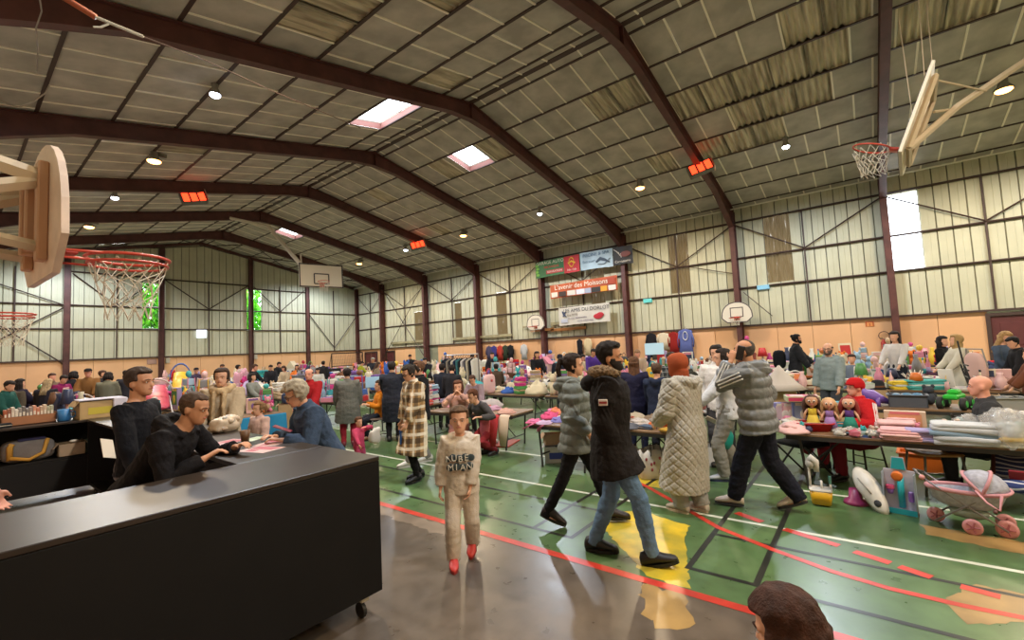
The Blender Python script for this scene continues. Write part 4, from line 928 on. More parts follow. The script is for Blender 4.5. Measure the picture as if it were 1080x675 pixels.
# ------------------------------------------------------------------ the crowd further back
def crowd(rows):
    for (px, py, dep, face, hk, hcol, tk, tcol, bcol, label, pose) in rows:
        P(px,py,dep,face,(hk,hcol),(tk,tcol,{'t':.04}) ,bcol,label,pose={'H':HOLD,'L':LOOK,'R':REACH,'-':None}[pose],vox=FAR if dep > 11 else .017,skin=('light','tan','pink')[len(label)%3])
D, B, L_, G = '#221a17', '#4a3326', '#a8875a', '#8d877e'
crowd([
 (4,402,9.6,60,'short',D,'jacket','#1e4a42','#222222','man in a bottle green jacket at the left edge','L'),
 (13,402,10.2,-20,'short',B,'jacket','#4b4236','#2a2a2a','person in an olive brown jacket next to the bottle green jacket','L'),
 (21,400,10.8,120,'long',D,'jacket','#2a2438','#22222a','dark haired person in dark purple left of the blond woman','H'),
 (48,400,10.2,150,'long','#a58e6c','jacket','#26232c','#3a2a44','blond woman in a black jacket with grey sleeves behind the book boxes','L'),
 (55,394,13.5,30,'short',B,'jacket','#6a5648','#333333','man whose head shows behind the magenta coat','-'),
 (64,396,12.5,40,'short',D,'coat','#7d1f52','#2a2a2a','woman in a magenta coat by the far wall','L'),
 (76,392,12.2,160,'bob','#1b1718','coat','#1d1e26','#1d1e26','person in a black coat beside the magenta coat','L'),
 (93,389,12.6,-10,'cap',D,'jacket','#7a5530','#2a2a30','man in a tan brown jacket and dark cap','H'),
 (108,391,13.6,60,'short',B,'jacket','#2a2a2e','#222222','man in black half hidden behind the grey green coat','-'),
 (113,393,12.0,165,'bob',D,'coat','#6d6c5c','#1f1f24','woman in a grey green coat seen from behind','L'),
 (133,391,14.5,170,'short',D,'coat','#2c2c34','#222222','person in a dark coat just left of the black sweater man','H'),
 (207,388,16.5,0,'cap','#1d1a20','jacket','#3a3048','#333333','person in a dark hat behind the pink toys','H'),
 (233,384,19,20,'short',B,'jacket','#5a4a3a','#333333','person with raised arms behind the beige scarf','R'),
 (251,385,18,100,'short',D,'sweater','#24242c','#2a2a30','person in a dark top beside the pink hanging garment','H'),
 (265,384,17,70,'short',B,'sweater','#1d1d22','#2a2a30','man in black bending to the right near the far window','R'),
 (266,394,11.5,60,'long',D,'sweater','#7f8078','#8fa6c4','girl in a grey sweatshirt and pale blue jeans','H'),
 (285,385,19,10,'short',D,'jacket','#26262c','#222222','dark haired person in black under the right far window','L'),
 (292,382,20,60,'short',D,'jacket','#1d1d20','#222222','tall person in black under the right far window','L'),
 (301,386,19,-40,'bob',B,'sweater','#b7a288','#55504a','woman in a beige jumper under the right far window','L'),
 (313,385,20,0,'long',D,'sweater','#221e22','#222222','dark haired woman in black right of the beige jumper','H'),
 (335,388,16,0,'long',D,'sweater','#c4c0ba','#333333','dark haired woman in white behind the red jacket','L'),
 (341,381,21,150,'short',D,'jacket','#26262a','#222222','man in black left of the handball goal','-'),
 (379,381,20,70,'cap','#1a1a1e','jacket','#9aa02c','#22222c','person in a yellow safety vest under the handball goal','R'),
 (391,377,20,40,'short',G,'jacket','#2a2c34','#22222c','grey haired person in dark clothes right of the goal','R'),
 (396,382,17,100,'long',B,'sweater','#8a7c66','#333333','brown haired woman in a beige top behind the orange jacket','L'),
 (433,374,23,-20,'short',D,'jacket','#1f2026','#222222','man in black before the grey green wall panels','L'),
 (439,380,21,160,'short',B,'jacket','#4a4038','#222222','person in brown left of the clothes rail area','H'),
 (450,377,17,-30,'short',D,'jacket','#1d1d22','#222222','person in black crouching beside white cloths','R'),
 (466,384,10.6,160,'short',D,'puffer','#242732','#1d1f26','person in a dark navy puffer seen from behind on the left','H'),
 (476,385,10.2,172,'short',D,'puffer','#26262c','#1b1b20','person in a black puffer seen from behind on the right','L'),
 (497,374,16,20,'short',D,'jacket','#20222c','#222222','man with dark hair behind the clothes rail','L'),
 (519,372,17,-10,'short',D,'jacket','#241f28','#222222','dark haired person in dark plum near the hanging jackets','H'),
 (523,384,12.4,176,'short',D,'coat','#4c3e34','#222222','person in a shaggy brown coat seen from behind','H'),
 (566,371,14.5,20,'long',D,'sweater','#18181c','#222222','woman with long black hair in black left of the basket pillar','H'),
 (590,374,12.5,175,'beanie','#22242e','parka','#1f2330','#222222','person in a navy hooded parka seen from behind','L'),
 (602,371,14.5,-10,'bob','#b39a74','sweater','#cfc9be','#55504a','fair haired woman in white near the second basket','L'),
 (612,374,15,60,'short',D,'sweater','#b7a58a','#444444','dark haired person in cream beside the fair haired woman','L'),
 (624,368,13.8,30,'short',D,'hoodie','#50348a','#2a2a3a','person in a purple hooded top under the white banner','L'),
 (638,371,13,100,'short',D,'jacket','#1f2a24','#222222','man in dark green right of the purple top','H'),
 (646,375,12.2,-30,'short',B,'sweater','#b8532a','#1f5a5a','child in orange and teal beside the pillar','H'),
 (648,365,15,80,'short',D,'shirt','#8fa58c','#333333','man in a pale green shirt by the banner pillar','H'),
 (672,369,12.6,0,'bun','#8a6a4c','sweater','#a89480','#444444','fair haired woman in beige behind the navy jackets','L')])
# hand-held things of the people
def held(ob, mb, name, m, label, cat, **k):
    o = mb.build(name, m, None, k.get('smooth',False)); o.location = ob.location; o.rotation_euler = ob.rotation_euler; return tag(o, label, cat)
# ================================================================== GOODS
GREYS = [('white','#d6d2ca'),('cream','#cbbfa4'),('grey','#87868a'),('black','#26262a')]
BRIGHT = [('pink','#cf8398'),('pale pink','#d9b1b0'),('red','#b3262c'),('blue','#3c5fa6'),('pale blue','#9bb6cc'),('yellow','#d9b43a'),('orange','#d0702c'),('green','#4f8a4c'),('purple','#7a5a9c'),('turquoise','#3fa3a8'),('magenta','#b83a7c'),('navy','#2a3350'),('brown','#6e4a34'),('beige','#b79e80'),('lilac','#a898c0')]
PAL = GREYS+BRIGHT; HEX = dict(PAL)
TM = {}
def tmpl(kind, var=0):
    key = (kind, var)
    if key in TM: return TM[key]
    b = MB(); r = random.Random(hash(kind) % 1 + var*17+len(kind)*3)
    if kind == 'folded garment':
        z = 0
        for i in range(5):
            h = .017+.008*r.random(); w, d = .30-.03*r.random(), .24-.03*r.random(); ox, oy = r.uniform(-.012,.012), r.uniform(-.012,.012)
            b.cur = 1 if i == 2 else 0; a_ = r.uniform(-.06,.06)
            b.ell((ox,oy,z+h/2),(w/2,d/2,h/2+.003),rot=rotz(a_),nu=24,nv=7,sq=.28,fn=lambda p,i=i: p+V((.006*N.noise(p*9+V((i,3,var))),.006*N.noise(p*9+V((i,7,var))),.010*N.noise(p*12+V((i,var,0)))))); z += h
    elif kind in ('crumpled garment','heap of clothes'):
        big = kind == 'heap of clothes'; rs = []; H_ = .2 if big else .085; Rr = .3 if big else .2
        for j in range(8):
            t = j/7; ring = []
            for k in range(18):
                a = 2*PI*k/18; rad = Rr*(1-t**2.2)*(1+.28*N.noise(V((math.cos(a)*1.6,math.sin(a)*1.6,var*5+t*2)))) if j < 7 else .01
                ring.append((rad*math.cos(a),rad*math.sin(a)*.8, H_*t*(1+.5*N.noise(V((math.cos(a)*2,math.sin(a)*2+var,t*4))))+.002))
            rs.append(ring)
        b.rings(rs)
        for q in range(2 if not big else 5):
            b.cur = (q % 2)+0 if not big else q % 3; a = r.uniform(0,6.28); c = V((math.cos(a)*Rr*.5,math.sin(a)*Rr*.4,H_*.55))
            pts = [c+V((math.cos(a+1+w_)*.10*(w_-1),math.sin(a+1+w_)*.10*(w_-1),.02*math.sin(w_*3))) for w_ in (0,.5,1,1.5,2)]; b.tube(pts,[(.03,.012),(.05,.02),(.055,.022),(.05,.02),(.03,.012)],n=8)
    elif kind == 'board game box':
        b.box((0,0,.03),(.36,.26,.06),ch=.004); b.cur = 1; b.box((0,0,.061),(.32,.22,.003)); b.box((0,-.131,.03),(.32,.003,.04)); b.cur = 2; b.box((-.06,-.02,.063),(.14,.1,.003)); b.box((.08,-.133,.03),(.1,.003,.02))
    elif kind == 'boxed toy':
        b.box((0,0,.14),(.24,.09,.28),ch=.004); b.cur = 1; b.box((0,-.046,.15),(.19,.004,.18)); b.cur = 2; b.box((0,-.049,.255),(.17,.003,.035)); b.ell((0,-.05,.13),(.04,.012,.06),nu=10,nv=6)
    elif kind == 'book':
        b.box((0,0,.0135),(.16,.22,.027),ch=.002); b.cur = 1; b.box((.004,0,.0135),(.157,.214,.021)); b.cur = 2; b.box((0,.02,.0275),(.1,.05,.001))
    elif kind == 'soft toy':
        b.ell((0,0,.09),(.075,.065,.09)); b.ell((0,-.01,.215),(.07,.065,.062)); b.cur = 1; b.ell((0,-.065,.205),(.032,.03,.025)); b.ell((0,-.055,.09),(.045,.025,.055)); b.cur = 0
        for s in (-1,1):
            b.ell((s*.055,0,.27),(.027,.017,.03)); b.tube([(s*.06,0,.14),(s*.11,-.05,.10)],[.03,.026],n=8); b.tube([(s*.04,-.03,.04),(s*.07,-.12,.03)],[.038,.032],n=8)
            b.cur = 2; b.ell((s*.025,-.068,.23),.009,nu=6,nv=4); b.cur = 0
    elif kind == 'baby doll':
        b.tube([(0,0,.02),(0,0,.08),(0,0,.16)],[.07,.055,.04],n=12); b.cur = 1; b.ell((0,0,.215),(.05,.048,.055)); b.cur = 2; b.ell((0,.014,.235),(.056,.05,.05)); b.ell((0,.04,.17),(.04,.02,.06)); b.cur = 1
        for s in (-1,1): b.tube([(s*.04,0,.15),(s*.075,-.02,.08)],[.014,.012],n=6)
    elif kind == 'ball': b.ell((0,0,.09),.09,nu=18,nv=10); b.cur = 1; b.torus((0,0,.09),.09,.004,n=20)
    elif kind == 'bottle': b.lathe((0,0,0),[(.03,0),(.034,.01),(.034,.13),(.012,.17),(.012,.20)],14); b.cur = 1; b.lathe((0,0,.2),[(.015,0),(.015,.025)],12); b.lathe((0,0,.04),[(.0347,0),(.0347,.06)],14)
    elif kind == 'mug': b.lathe((0,0,0),[(.035,0),(.042,.01),(.042,.095),(.038,.095),(.036,.015)],16); b.torus((.052,0,.05),.024,.006,n=14,rot=M.Rotation(PI/2,3,'X'))
    elif kind == 'vase': b.lathe((0,0,0),[(.045,0),(.05,.01),(.085,.09),(.07,.17),(.032,.23),(.045,.27),(.038,.27)],18)
    elif kind == 'bowl': b.lathe((0,0,0),[(.05,0),(.1,.03),(.14,.08),(.132,.08),(.09,.035)],18)
    elif kind == 'storage crate':
        for s in (-1,1): b.box((s*.19,0,.09),(.012,.28,.18),ch=.004); b.box((0,s*.134,.09),(.39,.012,.18),ch=.004); b.box((s*.2,0,.175),(.03,.31,.016),ch=.004); b.box((0,s*.145,.175),(.42,.03,.016),ch=.004)
        b.box((0,0,.008),(.38,.27,.016)); b.cur = 1
        for k in range(6): b.ell((r.uniform(-.12,.12),r.uniform(-.08,.08),.13+.03*r.random()),(.06,.05,.045),nu=10,nv=6)
        b.cur = 2
        for k in range(4): b.ell((r.uniform(-.13,.13),r.uniform(-.08,.08),.165),(.04,.04,.03),nu=8,nv=5)
    elif kind == 'handbag':
        b.ell((0,0,.12),(.16,.06,.12),nu=20,nv=10,sq=.5); b.cur = 1; b.torus((0,0,.22),.09,.009,n=18,rot=M.Rotation(PI/2,3,'X')); b.box((0,-.06,.16),(.06,.01,.03),ch=.003)
    elif kind == 'shoe':
        rs = []
        for (y, w, h) in ((-.13,.02,.05),(-.12,.035,.085),(-.06,.036,.09),(0,.04,.075),(.06,.045,.06),(.11,.04,.05),(.135,.018,.035)): rs.append([(w*math.cos(2*PI*k/12),y,.012+h/2+h/2*math.sin(2*PI*k/12)) for k in range(12)])
        b.rings(rs); b.cur = 1; b.box((0,0,.011),(.08,.26,.022),ch=.01); b.ell((0,-.06,.1),(.026,.045,.008))
    elif kind == 'toy car':
        b.box((0,0,.055),(.12,.26,.05),ch=.015); b.cur = 1; b.box((0,-.01,.1),(.1,.13,.05),ch=.018); b.cur = 2
        for sx in (-1,1):
            for sy in (-1,1): b.lathe((sx*.06-.012*(sx < 0)-.0*sx,sy*.085,.035),[(.035,0),(.035,.024)],14,axis=(1,0,0))
    elif kind == 'toy tower':
        for i in range(4): b.cur = i % 3; b.box((0,0,.04+i*.085),(.26-.03*i,.2-.02*i,.075),ch=.008)
        b.cur = 1
        for s in (-1,1):
            for q in (-1,1): b.tube([(s*.12,q*.09,0),(s*.09,q*.06,.34)],.01,n=6)
        b.cur = 2; b.ell((0,0,.385),(.06,.05,.04))
    elif kind == 'doll house':
        b.box((0,0,.12),(.3,.2,.24),ch=.004); b.cur = 1; b.prism([(-.18,0),(.18,0),(0,.14)],(0,-.11,.24),(1,0,0),(0,0,1),(0,.22,0)); b.cur = 2
        for x in (-.08,.08):
            for z in (.07,.17): b.box((x,-.101,z),(.06,.006,.06))
    elif kind == 'picture frame':
        Rx = M.Rotation(R(-14),3,'X'); b.box((0,.02,.14),(.24,.02,.28),rot=Rx,ch=.004); b.cur = 1; b.box((0,.008,.139),(.19,.006,.23),rot=Rx); b.cur = 2; b.tube([(0,.03,.2),(0,.11,0)],.006,n=5)
    elif kind == 'table lamp':
        b.lathe((0,0,0),[(.07,0),(.07,.015),(.02,.03),(.03,.1),(.012,.2)],16); b.cur = 1; b.lathe((0,0,.18),[(.11,0),(.065,.15)],18)
    elif kind == 'stack of plates':
        for i in range(6): b.cur = i % 2; b.lathe((0,0,i*.012),[(.06,0),(.115,.018),(.11,.02),(.05,.008)],20)
    elif kind == 'hat': b.lathe((0,0,0),[(.16,.004),(.165,.01),(.1,.02),(.095,.07),(.07,.11),(.01,.118)],20); b.cur = 1; b.lathe((0,0,.02),[(.102,0),(.098,.025)],20)
    elif kind == 'plastic bag':
        b.ell((0,0,.13),(.17,.11,.13),nu=26,nv=16,sq=.7,fn=lambda p: p*(1+.3*N.noise(p*11+V((var,0,0)))+.2*N.noise(p*32))); b.cur = 1; b.ell((0,0,.1),(.12,.08,.08),nu=12,nv=7,fn=lambda p: p*(1+.2*N.noise(p*15)))
        for k in range(9): b.cur = k % 3; b.ell((r.uniform(-.13,.13),r.uniform(-.11,.08),r.uniform(.06,.26)),(r.uniform(.02,.05),r.uniform(.02,.04),r.uniform(.02,.05)),nu=8,nv=5)
    elif kind == 'toaster':
        b.box((0,0,.1),(.3,.17,.18),ch=.03); b.cur = 1; b.box((0,.03,.191),(.22,.025,.004)); b.box((0,-.03,.191),(.22,.025,.004)); b.box((.155,0,.12),(.02,.04,.02),ch=.004); b.box((0,-.086,.1),(.2,.004,.1)); b.box((0,0,.006),(.26,.14,.012))
    elif kind == 'baby bouncer':
        b.tube([(-.2,-.25,.02),(-.2,.2,.02),(-.16,.3,.25),(.16,.3,.25),(.2,.2,.02),(.2,-.25,.02)],.012,n=7); b.cur = 1; b.tube([(0,-.25,.1),(0,-.05,.1),(0,.15,.22),(0,.3,.42)],[(.12,.03),(.17,.05),(.17,.05),(.12,.03)],n=14,ref=(1,0,0)) if False else b.tube([(0,-.25,.1),(0,-.05,.1),(0,.15,.22),(0,.3,.42)],[(.12,.03),(.17,.05),(.17,.05),(.12,.03)],n=14,ref=(0,0,1)); b.cur = 2; b.torus((0,.05,.34),.2,.012,n=12,rot=M.Rotation(PI/2,3,'X'),arc=.5)
    elif kind == 'teapot':
        b.ell((0,0,.07),(.085,.075,.07)); b.cur = 1; b.ell((0,0,.145),(.035,.035,.015)); b.ell((0,0,.165),.013); b.cur = 0; b.tube([(.06,0,.06),(.11,0,.08),(.14,0,.13)],[.025,.016,.012],n=8); b.torus((-.09,0,.08),.045,.009,n=14,rot=M.Rotation(PI/2,3,'X'))
    elif kind == 'basket':
        b.lathe((0,0,0),[(.13,0),(.17,.11),(.18,.115),(.165,.11),(.125,.012)],20); b.torus((0,0,.11),.165,.009,n=20,rot=M.Rotation(PI/2,3,'X'),arc=.5); b.cur = 1
        for k in range(7): b.ell((r.uniform(-.09,.09),r.uniform(-.09,.09),.1),(.045,.04,.035),nu=9,nv=5)
    me = b.mesh(kind.replace(' ','_'), [None,None,None], kind not in ('board game box','boxed toy','book','doll house','storage crate','picture frame','toy tower'))
    TM[key] = me; return me
def put(kind, cols, p, rz, label, group, sc_=(1,1,1), var=0, name=None, cat=None, extra=None):
    o = bpy.data.objects.new(name or {'picture frame':'framed_picture'}.get(kind,kind.replace(' ','_')), tmpl(kind, var)); COL.objects.link(o); o.location = p; o.rotation_euler.z = rz; o.scale = sc_
    cl = kind in ('folded garment','crumpled garment','heap of clothes','soft toy','hat')
    for i, c in enumerate(cols[:3]):
        c = c or '#b8b4ae'
        s = o.material_slots[i]; s.link = 'OBJECT'
        s.material = extra if (extra and i == 0) else cloth(HEX.get(c,c)) if cl else mat(HEX.get(c,c), rough=.4)
    CATS = {'folded garment':'clothing','crumpled garment':'clothing','heap of clothes':'clothing','board game box':'box','boxed toy':'toy','soft toy':'soft toy','baby doll':'doll','storage crate':'crate','toy car':'toy','toy tower':'toy','doll house':'toy','stack of plates':'plates','plastic bag':'bag','baby bouncer':'baby seat','table lamp':'lamp'}
    tag(o, label, cat or CATS.get(kind, kind), group); return o
THEMES = {
 'clothes': (['folded garment']*5+['crumpled garment']*6+['heap of clothes']*5+['shoe','handbag','hat','storage crate','board game box','soft toy']),
 'toys': (['soft toy']*4+['boxed toy']*3+['board game box']*4+['toy car']*3+['toy tower']*2+['ball','storage crate','storage crate','baby doll','book','crumpled garment','doll house']),
 'house': (['vase']*2+['bowl','mug','mug','table lamp','stack of plates','teapot','picture frame','picture frame','bottle','bottle','basket','toaster','book','book','storage crate','folded garment','hat','toy tower']),
 'baby': (['baby bouncer']*2+['soft toy']*2+['storage crate','folded garment','crumpled garment','heap of clothes','toy tower','boxed toy'])}
DIM = {'folded garment':.17,'crumpled garment':.2,'heap of clothes':.3,'board game box':.2,'boxed toy':.14,'book':.13,'soft toy':.12,'baby doll':.09,'ball':.1,'bottle':.06,'mug':.07,'vase':.1,'bowl':.15,'storage crate':.23,'handbag':.17,'shoe':.13,'toy car':.14,'toy tower':.16,'doll house':.2,'picture frame':.14,'table lamp':.12,'stack of plates':.13,'hat':.18,'plastic bag':.19,'toaster':.17,'baby bouncer':.3,'teapot':.14,'basket':.19}
ORD = ['first','second','third','fourth','fifth','sixth','seventh','eighth','ninth','tenth','eleventh','twelfth','thirteenth','fourteenth','fifteenth','sixteenth']
tabletop_m = mat('#7a5e44', rough=.45, var=.18, vscale=5); tframe = mat('#2b2928', rough=.5); alu = mat('#8e8e90', rough=.35, metal=.8)
def build_table(t, label, group, full=True, tm=None):
    o = thing('folding_table', label, 'table', t['c'], t['a'], group); L, w, z = t['L'], t['w'], t['z']
    b = MB(); b.box((0,0,z-.014),(w,L,.028),ch=.004); b.build('tabletop', tm or tabletop_m, o)
    f = MB()
    for s in (-1,1): f.box((s*(w/2-.012),0,z-.05),(.02,L-.04,.045)); f.box((0,s*(L/2-.03),z-.05),(w-.06,.02,.045))
    f.build('apron', tframe, o)
    for sy in (-1,1):
        for sx in (-1,1):
            g = MB(); g.tube([(sx*(w/2-.09),sy*(L/2-.14),z-.03),(sx*(w/2-.06),sy*(L/2-.2),.02),(sx*(w/2-.06),sy*(L/2-.2),0)],.016,n=8); g.build('leg', tframe, o)
        if full:
            g = MB(); g.tube([(-(w/2-.07),sy*(L/2-.19),.18),((w/2-.07),sy*(L/2-.19),.18)],.011,n=6); g.tube([(0,sy*(L/2-.19),.18),(0,sy*(L/2-.6),z-.04)],.009,n=6); g.build('brace', tframe, o)
    return o
rowcount = {}
for t in sorted(TABLES, key=lambda t: t['c'].y):
    k = rowcount.setdefault(t['row'], []); k.append(t); t['n'] = len(k)-1
PLACE = {'front':'front row','second':'second row','third':'third row','fourth':'fourth row','fifth':'fifth row','wall':'row along wall','left':'left row','far left':'far left row','outer left':'outermost left row'}
def dep_(t): return depth(t['c'])
def fill(t, count, theme=None, pal=None, grow=1.0):
    r = random.Random(int(t['c'].x*100+t['c'].y*10)); ks = THEMES[theme or t['theme']]; placed = []; tries = 0; base = r.sample(PAL, 6)+[PAL[0],PAL[1],PAL[5]]
    row = PLACE.get(t['row'], t['row']); group = 'goods on table %s of the %s' % (ORD[t['n']], row)
    while len(placed) < count and tries < count*14:
        tries += 1; kind = r.choice(ks); d = DIM[kind]*grow; u, v = r.uniform(-.47,.47), r.uniform(.12,.88)
        p = tl(t,u,v)
        if any((p-q).length < (d+e)*.72 for q, e in placed): continue
        if abs(u)*t['L']+d*.7 > t['L']/2+.03: continue
        placed.append((p,d)); cn = (r.choice(pal) if pal else r.choice(base))[0]; c2 = r.choice(PAL)[0]; c3 = r.choice(BRIGHT)[0]
        if kind == 'baby bouncer': cn = 'grey'
        where = ('right end' if u < -.2 else 'left end' if u > .2 else 'middle')
        lab = '%s %s, %s of %s table from right, %s' % (cn, kind, where, ORD[t['n']], row) if t['row'] in PLACE else '%s %s at the %s of the %s table' % (cn, kind, where, row)
        lab = lab.replace('of the %s table of the %s row' % (ORD[t['n']], t['row']), 'of table %d in the %s row' % (t['n']+1, t['row'])) if False else lab
        sc_ = grow*r.uniform(.9,1.15); hz = r.uniform(.9,1.35)*(1.35 if dep_(t) > 10 else 1.1)
        o = put(kind,(cn,c2,c3),p+V((0,0,.001)),t['a']+r.uniform(-.5,.5)+(PI if r.random() < .3 else 0)+(PI/2*r.choice((0,1)) if kind not in ('boxed toy','picture frame','doll house','soft toy') else -PI/2),lab,group,(sc_,sc_,sc_*hz),r.randrange(3))
        if kind == 'folded garment' and r.random() < .6:   # a second folded piece on top
            c4 = r.choice(pal or base)[0]; put(kind,(c4,c2,c3),p+V((0,0,.108*sc_*hz)),o.rotation_euler.z+r.uniform(-.2,.2),lab.replace(cn+' ',c4+' ',1).replace('garment','garment on top'),group,(sc_*.95,sc_*.95,sc_*hz),r.randrange(3))
LABELS_TABLE = {}
PASTEL = [p for p in PAL if p[0] in ('pink','pale pink','white','cream','red','magenta','lilac','beige','pale blue')]
for t in TABLES:
    dep = depth(t['c']); row = PLACE.get(t['row'])
    if row: lab = 'folding table, %s from the right in the %s' % (ORD[t['n']], row); build_table(t, lab, 'folding tables in rows', dep < 12)
    if t['theme'] in ('near','blue'): continue
    cnt = 24 if dep < 10 else 17 if dep < 15 else 11 if dep < 22 else 8
    fill(t, cnt, None, PASTEL if t['row'] in ('left','pink cloth') else None, 1.0 if dep < 10 else 1.2 if dep < 15 else 1.5)
build_table(T4b,'folding table with pink cloths left of the checked coat','near tables')
# keep flat cloth under the left clothes
# ================================================================== FIXTURES OF THE HALL
whitem = mat('#c9c3b6',rough=.5); woodpale = mat('#d6bfae',rough=.6,var=.1,vscale=5); rimred = mat('#b8402e',rough=.4); cream_st = mat('#bfae94',rough=.5); netm = mat('#cfc6b4',rough=.9)
def lamp(p, warm, label):
    t = thing('ceiling_lamp', label, 'lamp', p, 0, 'sodium lamps under the roof' if warm else 'white lamps under the roof')
    b = MB(); k_ = .8 if warm else .5; b.lathe((0,0,0),[(.05,.30),(.10,.28),(.12*k_,.14),(.25*k_,.0),(.245*k_,-.02)],18); b.tube([(0,0,.28),(0,0,zroof(p[0])-p[2]-.02)],.012,n=6); b.box((.2,0,.2),(.2,.12,.12),ch=.01) if warm else None; b.build('housing', mat('#8a867e',rough=.5), t, True)
    b = MB(); b.ell((0,0,-.02),(.22*k_,.22*k_,.075)); b.build('lens', mat('#ffb060' if warm else '#e4ecff', emit=8 if warm else 16), t, True)
    l = bpy.data.lights.new('lamp_light','SPOT'); l.spot_size = R(168); l.spot_blend = .5; l.color = (1,.79,.52) if warm else (.82,.9,1); l.energy = SOD if warm else LED; l.shadow_soft_size = .22
    o = bpy.data.objects.new('lamp_light', l); COL.objects.link(o); o.location = (p[0],p[1],p[2]-.16)
SOD, LED = 900, 820
WHO = {-8.1:'behind',-3.3:'nearest',6.45:'second',16.1:'third',25.6:'fourth'}
for y in (-8.1,-3.3,6.45,16.1,25.6):
    for x in (3.75,16.75): lamp((x,y,7.82),1,'warm glowing sodium lamp, %s along the %s slope' % (WHO[y],'left' if x < 10 else 'right'))
WH2 = {-8.0:'behind',1.52:'nearest',11.15:'second',20.7:'third',29.8:'fourth'}
for y in (1.52,11.15,20.7,29.8):
    for x in (3.7,16.65): lamp((x,y,7.85),0,'cold white lamp, %s along the %s slope' % (WH2[y],'left' if x < 10 else 'right'))
for x in (3.7,16.65): lamp((x,-6,7.85),0,'cold white lamp behind the camera on the %s slope' % ('left' if x < 10 else 'right'))
glow = mat('#ff3a1c', emit=3.0)
def heater(p, lab):
    t = thing('infrared_heater', lab, 'heater', p, 0); d = V((-p[0],-p[1],0)).normalized(); Rm_ = M((( -d.y,d.x,0),(d.x,d.y,0),(0,0,1))).transposed()@M.Rotation(R(20),3,'X')@M.Rotation(R(-16),3,'Y')
    b = MB(); b.box((0,0,0),(.8,.2,.46),rot=Rm_,ch=.02); b.tube([Rm_@V((-.3,-.1,.2)),Rm_@V((-.3,-.1,.4))],.015,n=6); b.tube([Rm_@V((.3,-.1,.2)),Rm_@V((.3,-.1,.4))],.015,n=6); b.build('housing', mat('#77746f',rough=.5,metal=.4), t)
    b = MB()
    for i in range(3): b.box(Rm_@V((-.23+.25*i,.105,0)),(.19,.01,.36),rot=Rm_)
    b.build('glowing_panel', glow, t); b = MB(); b.box(Rm_@V((.42,.06,0)),(.03,.3,.46),rot=Rm_); b.build('reflector', mat('#d8d8d8',metal=.9,rough=.2), t)
heater((5.6,19.05,7.85),'red glowing infrared heater under the left roof slope'); heater((16.1,19.0,7.7),'red glowing infrared heater under the right slope, farther one'); heater((16.2,4.05,7.7),'red glowing infrared heater under the right slope, nearer one')
# ---- hoops
def net(mb, c, r0, r1, h, n=12, rows=5, rad=.004):
    c = V(c)
    def p(i, j): 
        t = j/rows; r = r0+(r1-r0)*min(1,t*1.25); a = 2*PI*(i+.5*(j % 2))/n; return c+V((r*math.cos(a),r*math.sin(a),-h*t))
    for j in range(rows):
        for i in range(n):
            mb.tube([p(i,j),p(i,j+1)],rad,n=4); mb.tube([p(i+(1 if j % 2 else 0),j) if j % 2 else p(i,j), p(i,j+1) if j % 2 else p(i-1,j+1)],rad,n=4)
def fan_board(w=1.2, h=.9):
    pts = [(-w/2,-.0),(-w*.32,-.2),(w*.32,-.2),(w/2,0)]; k = 14
    for i in range(k+1):
        a = PI*i/k; pts.append((w/2*math.cos(a),(h-.25)*math.sin(a)**.8*1.0+.02))
    return pts[:4]+pts[4:]
def mini_hoop(loc, label, front=False):
    """board in the local XZ plane facing +Y"""
    t = thing('basketball_hoop', label, 'basketball hoop', loc, 0); b = MB(); b.prism(fan_board(),(0,0,0),(1,0,0),(0,0,1),(0,-.035,0)); o = b.build('backboard', woodpale if not front else mat('#d5cec0',rough=.5), t)
    return t, o
def side_hoop(c, label):
    t, o = mini_hoop(c,label); t.rotation_euler.z = -PI/2+.05     # faces +X
    b = MB()
    for s in (-1,1): b.box((s*.22,-.06,.2),(.10,.05,.62),ch=.008); b.box((s*.09,-.075,.22),(.06,.08,.5),ch=.008)
    b.build('back_brace', mat('#b78e70',rough=.6), o)
    b = MB(); b.box((.12,.004,.5),(.10,.01,.15),ch=.003); b.box((-.02,.004,.48),(.07,.01,.05)); b.build('emblem', mat('#4a4a66',rough=.6), o)
    b = MB()
    for s in (-1,1):
        b.tube([(s*.22,-.08,.42),(s*.4,-1.2,.58)],[(.035,.05)]*2,n=4); b.tube([(s*.22,-.08,-.02),(s*.4,-1.2,.12)],[(.03,.035)]*2,n=4); b.tube([(s*.22,-.09,.38),(s*.4,-1.0,-.05)],[(.03,.04)]*2,n=4)
    b.build('arm', cream_st, t)
    rz_ = .0; b = MB(); b.torus((0,.42,0),.235,.011,n=36,m=8); b.torus((0,.42,-.045),.225,.009,n=36,m=8)
    for s in (-1,1): b.tube([(s*.12,.0,-.05),(s*.12,.22,-.05),(s*.06,.25,-.05),(-s*.03,.21,-.04)],.008,n=6); b.tube([(s*.10,.02,.0),(s*.16,.26,-.0)],.01,n=6)
    b.box((0,.06,-.01),(.2,.14,.012)); b.box((0,.01,-.03),(.24,.02,.14)); b.build('rim', rimred, t, True)
    b = MB(); net(b,(0,.42,-.02),.23,.13,.42,rad=.0035); b.build('net', netm, t); return t
ctr = at(137,279,3.25); SH = side_hoop((ctr.x-.42,ctr.y,ctr.z+.04),'fan shaped wooden basketball board with double red rim, nearest on the left')
c2 = at(0,331,6.0); s2 = copy_tree(SH); s2.location = (c2.x-.42+.1,c2.y,c2.z); s2['label'] = 'basketball hoop cut by the left edge behind the nearest wooden board'
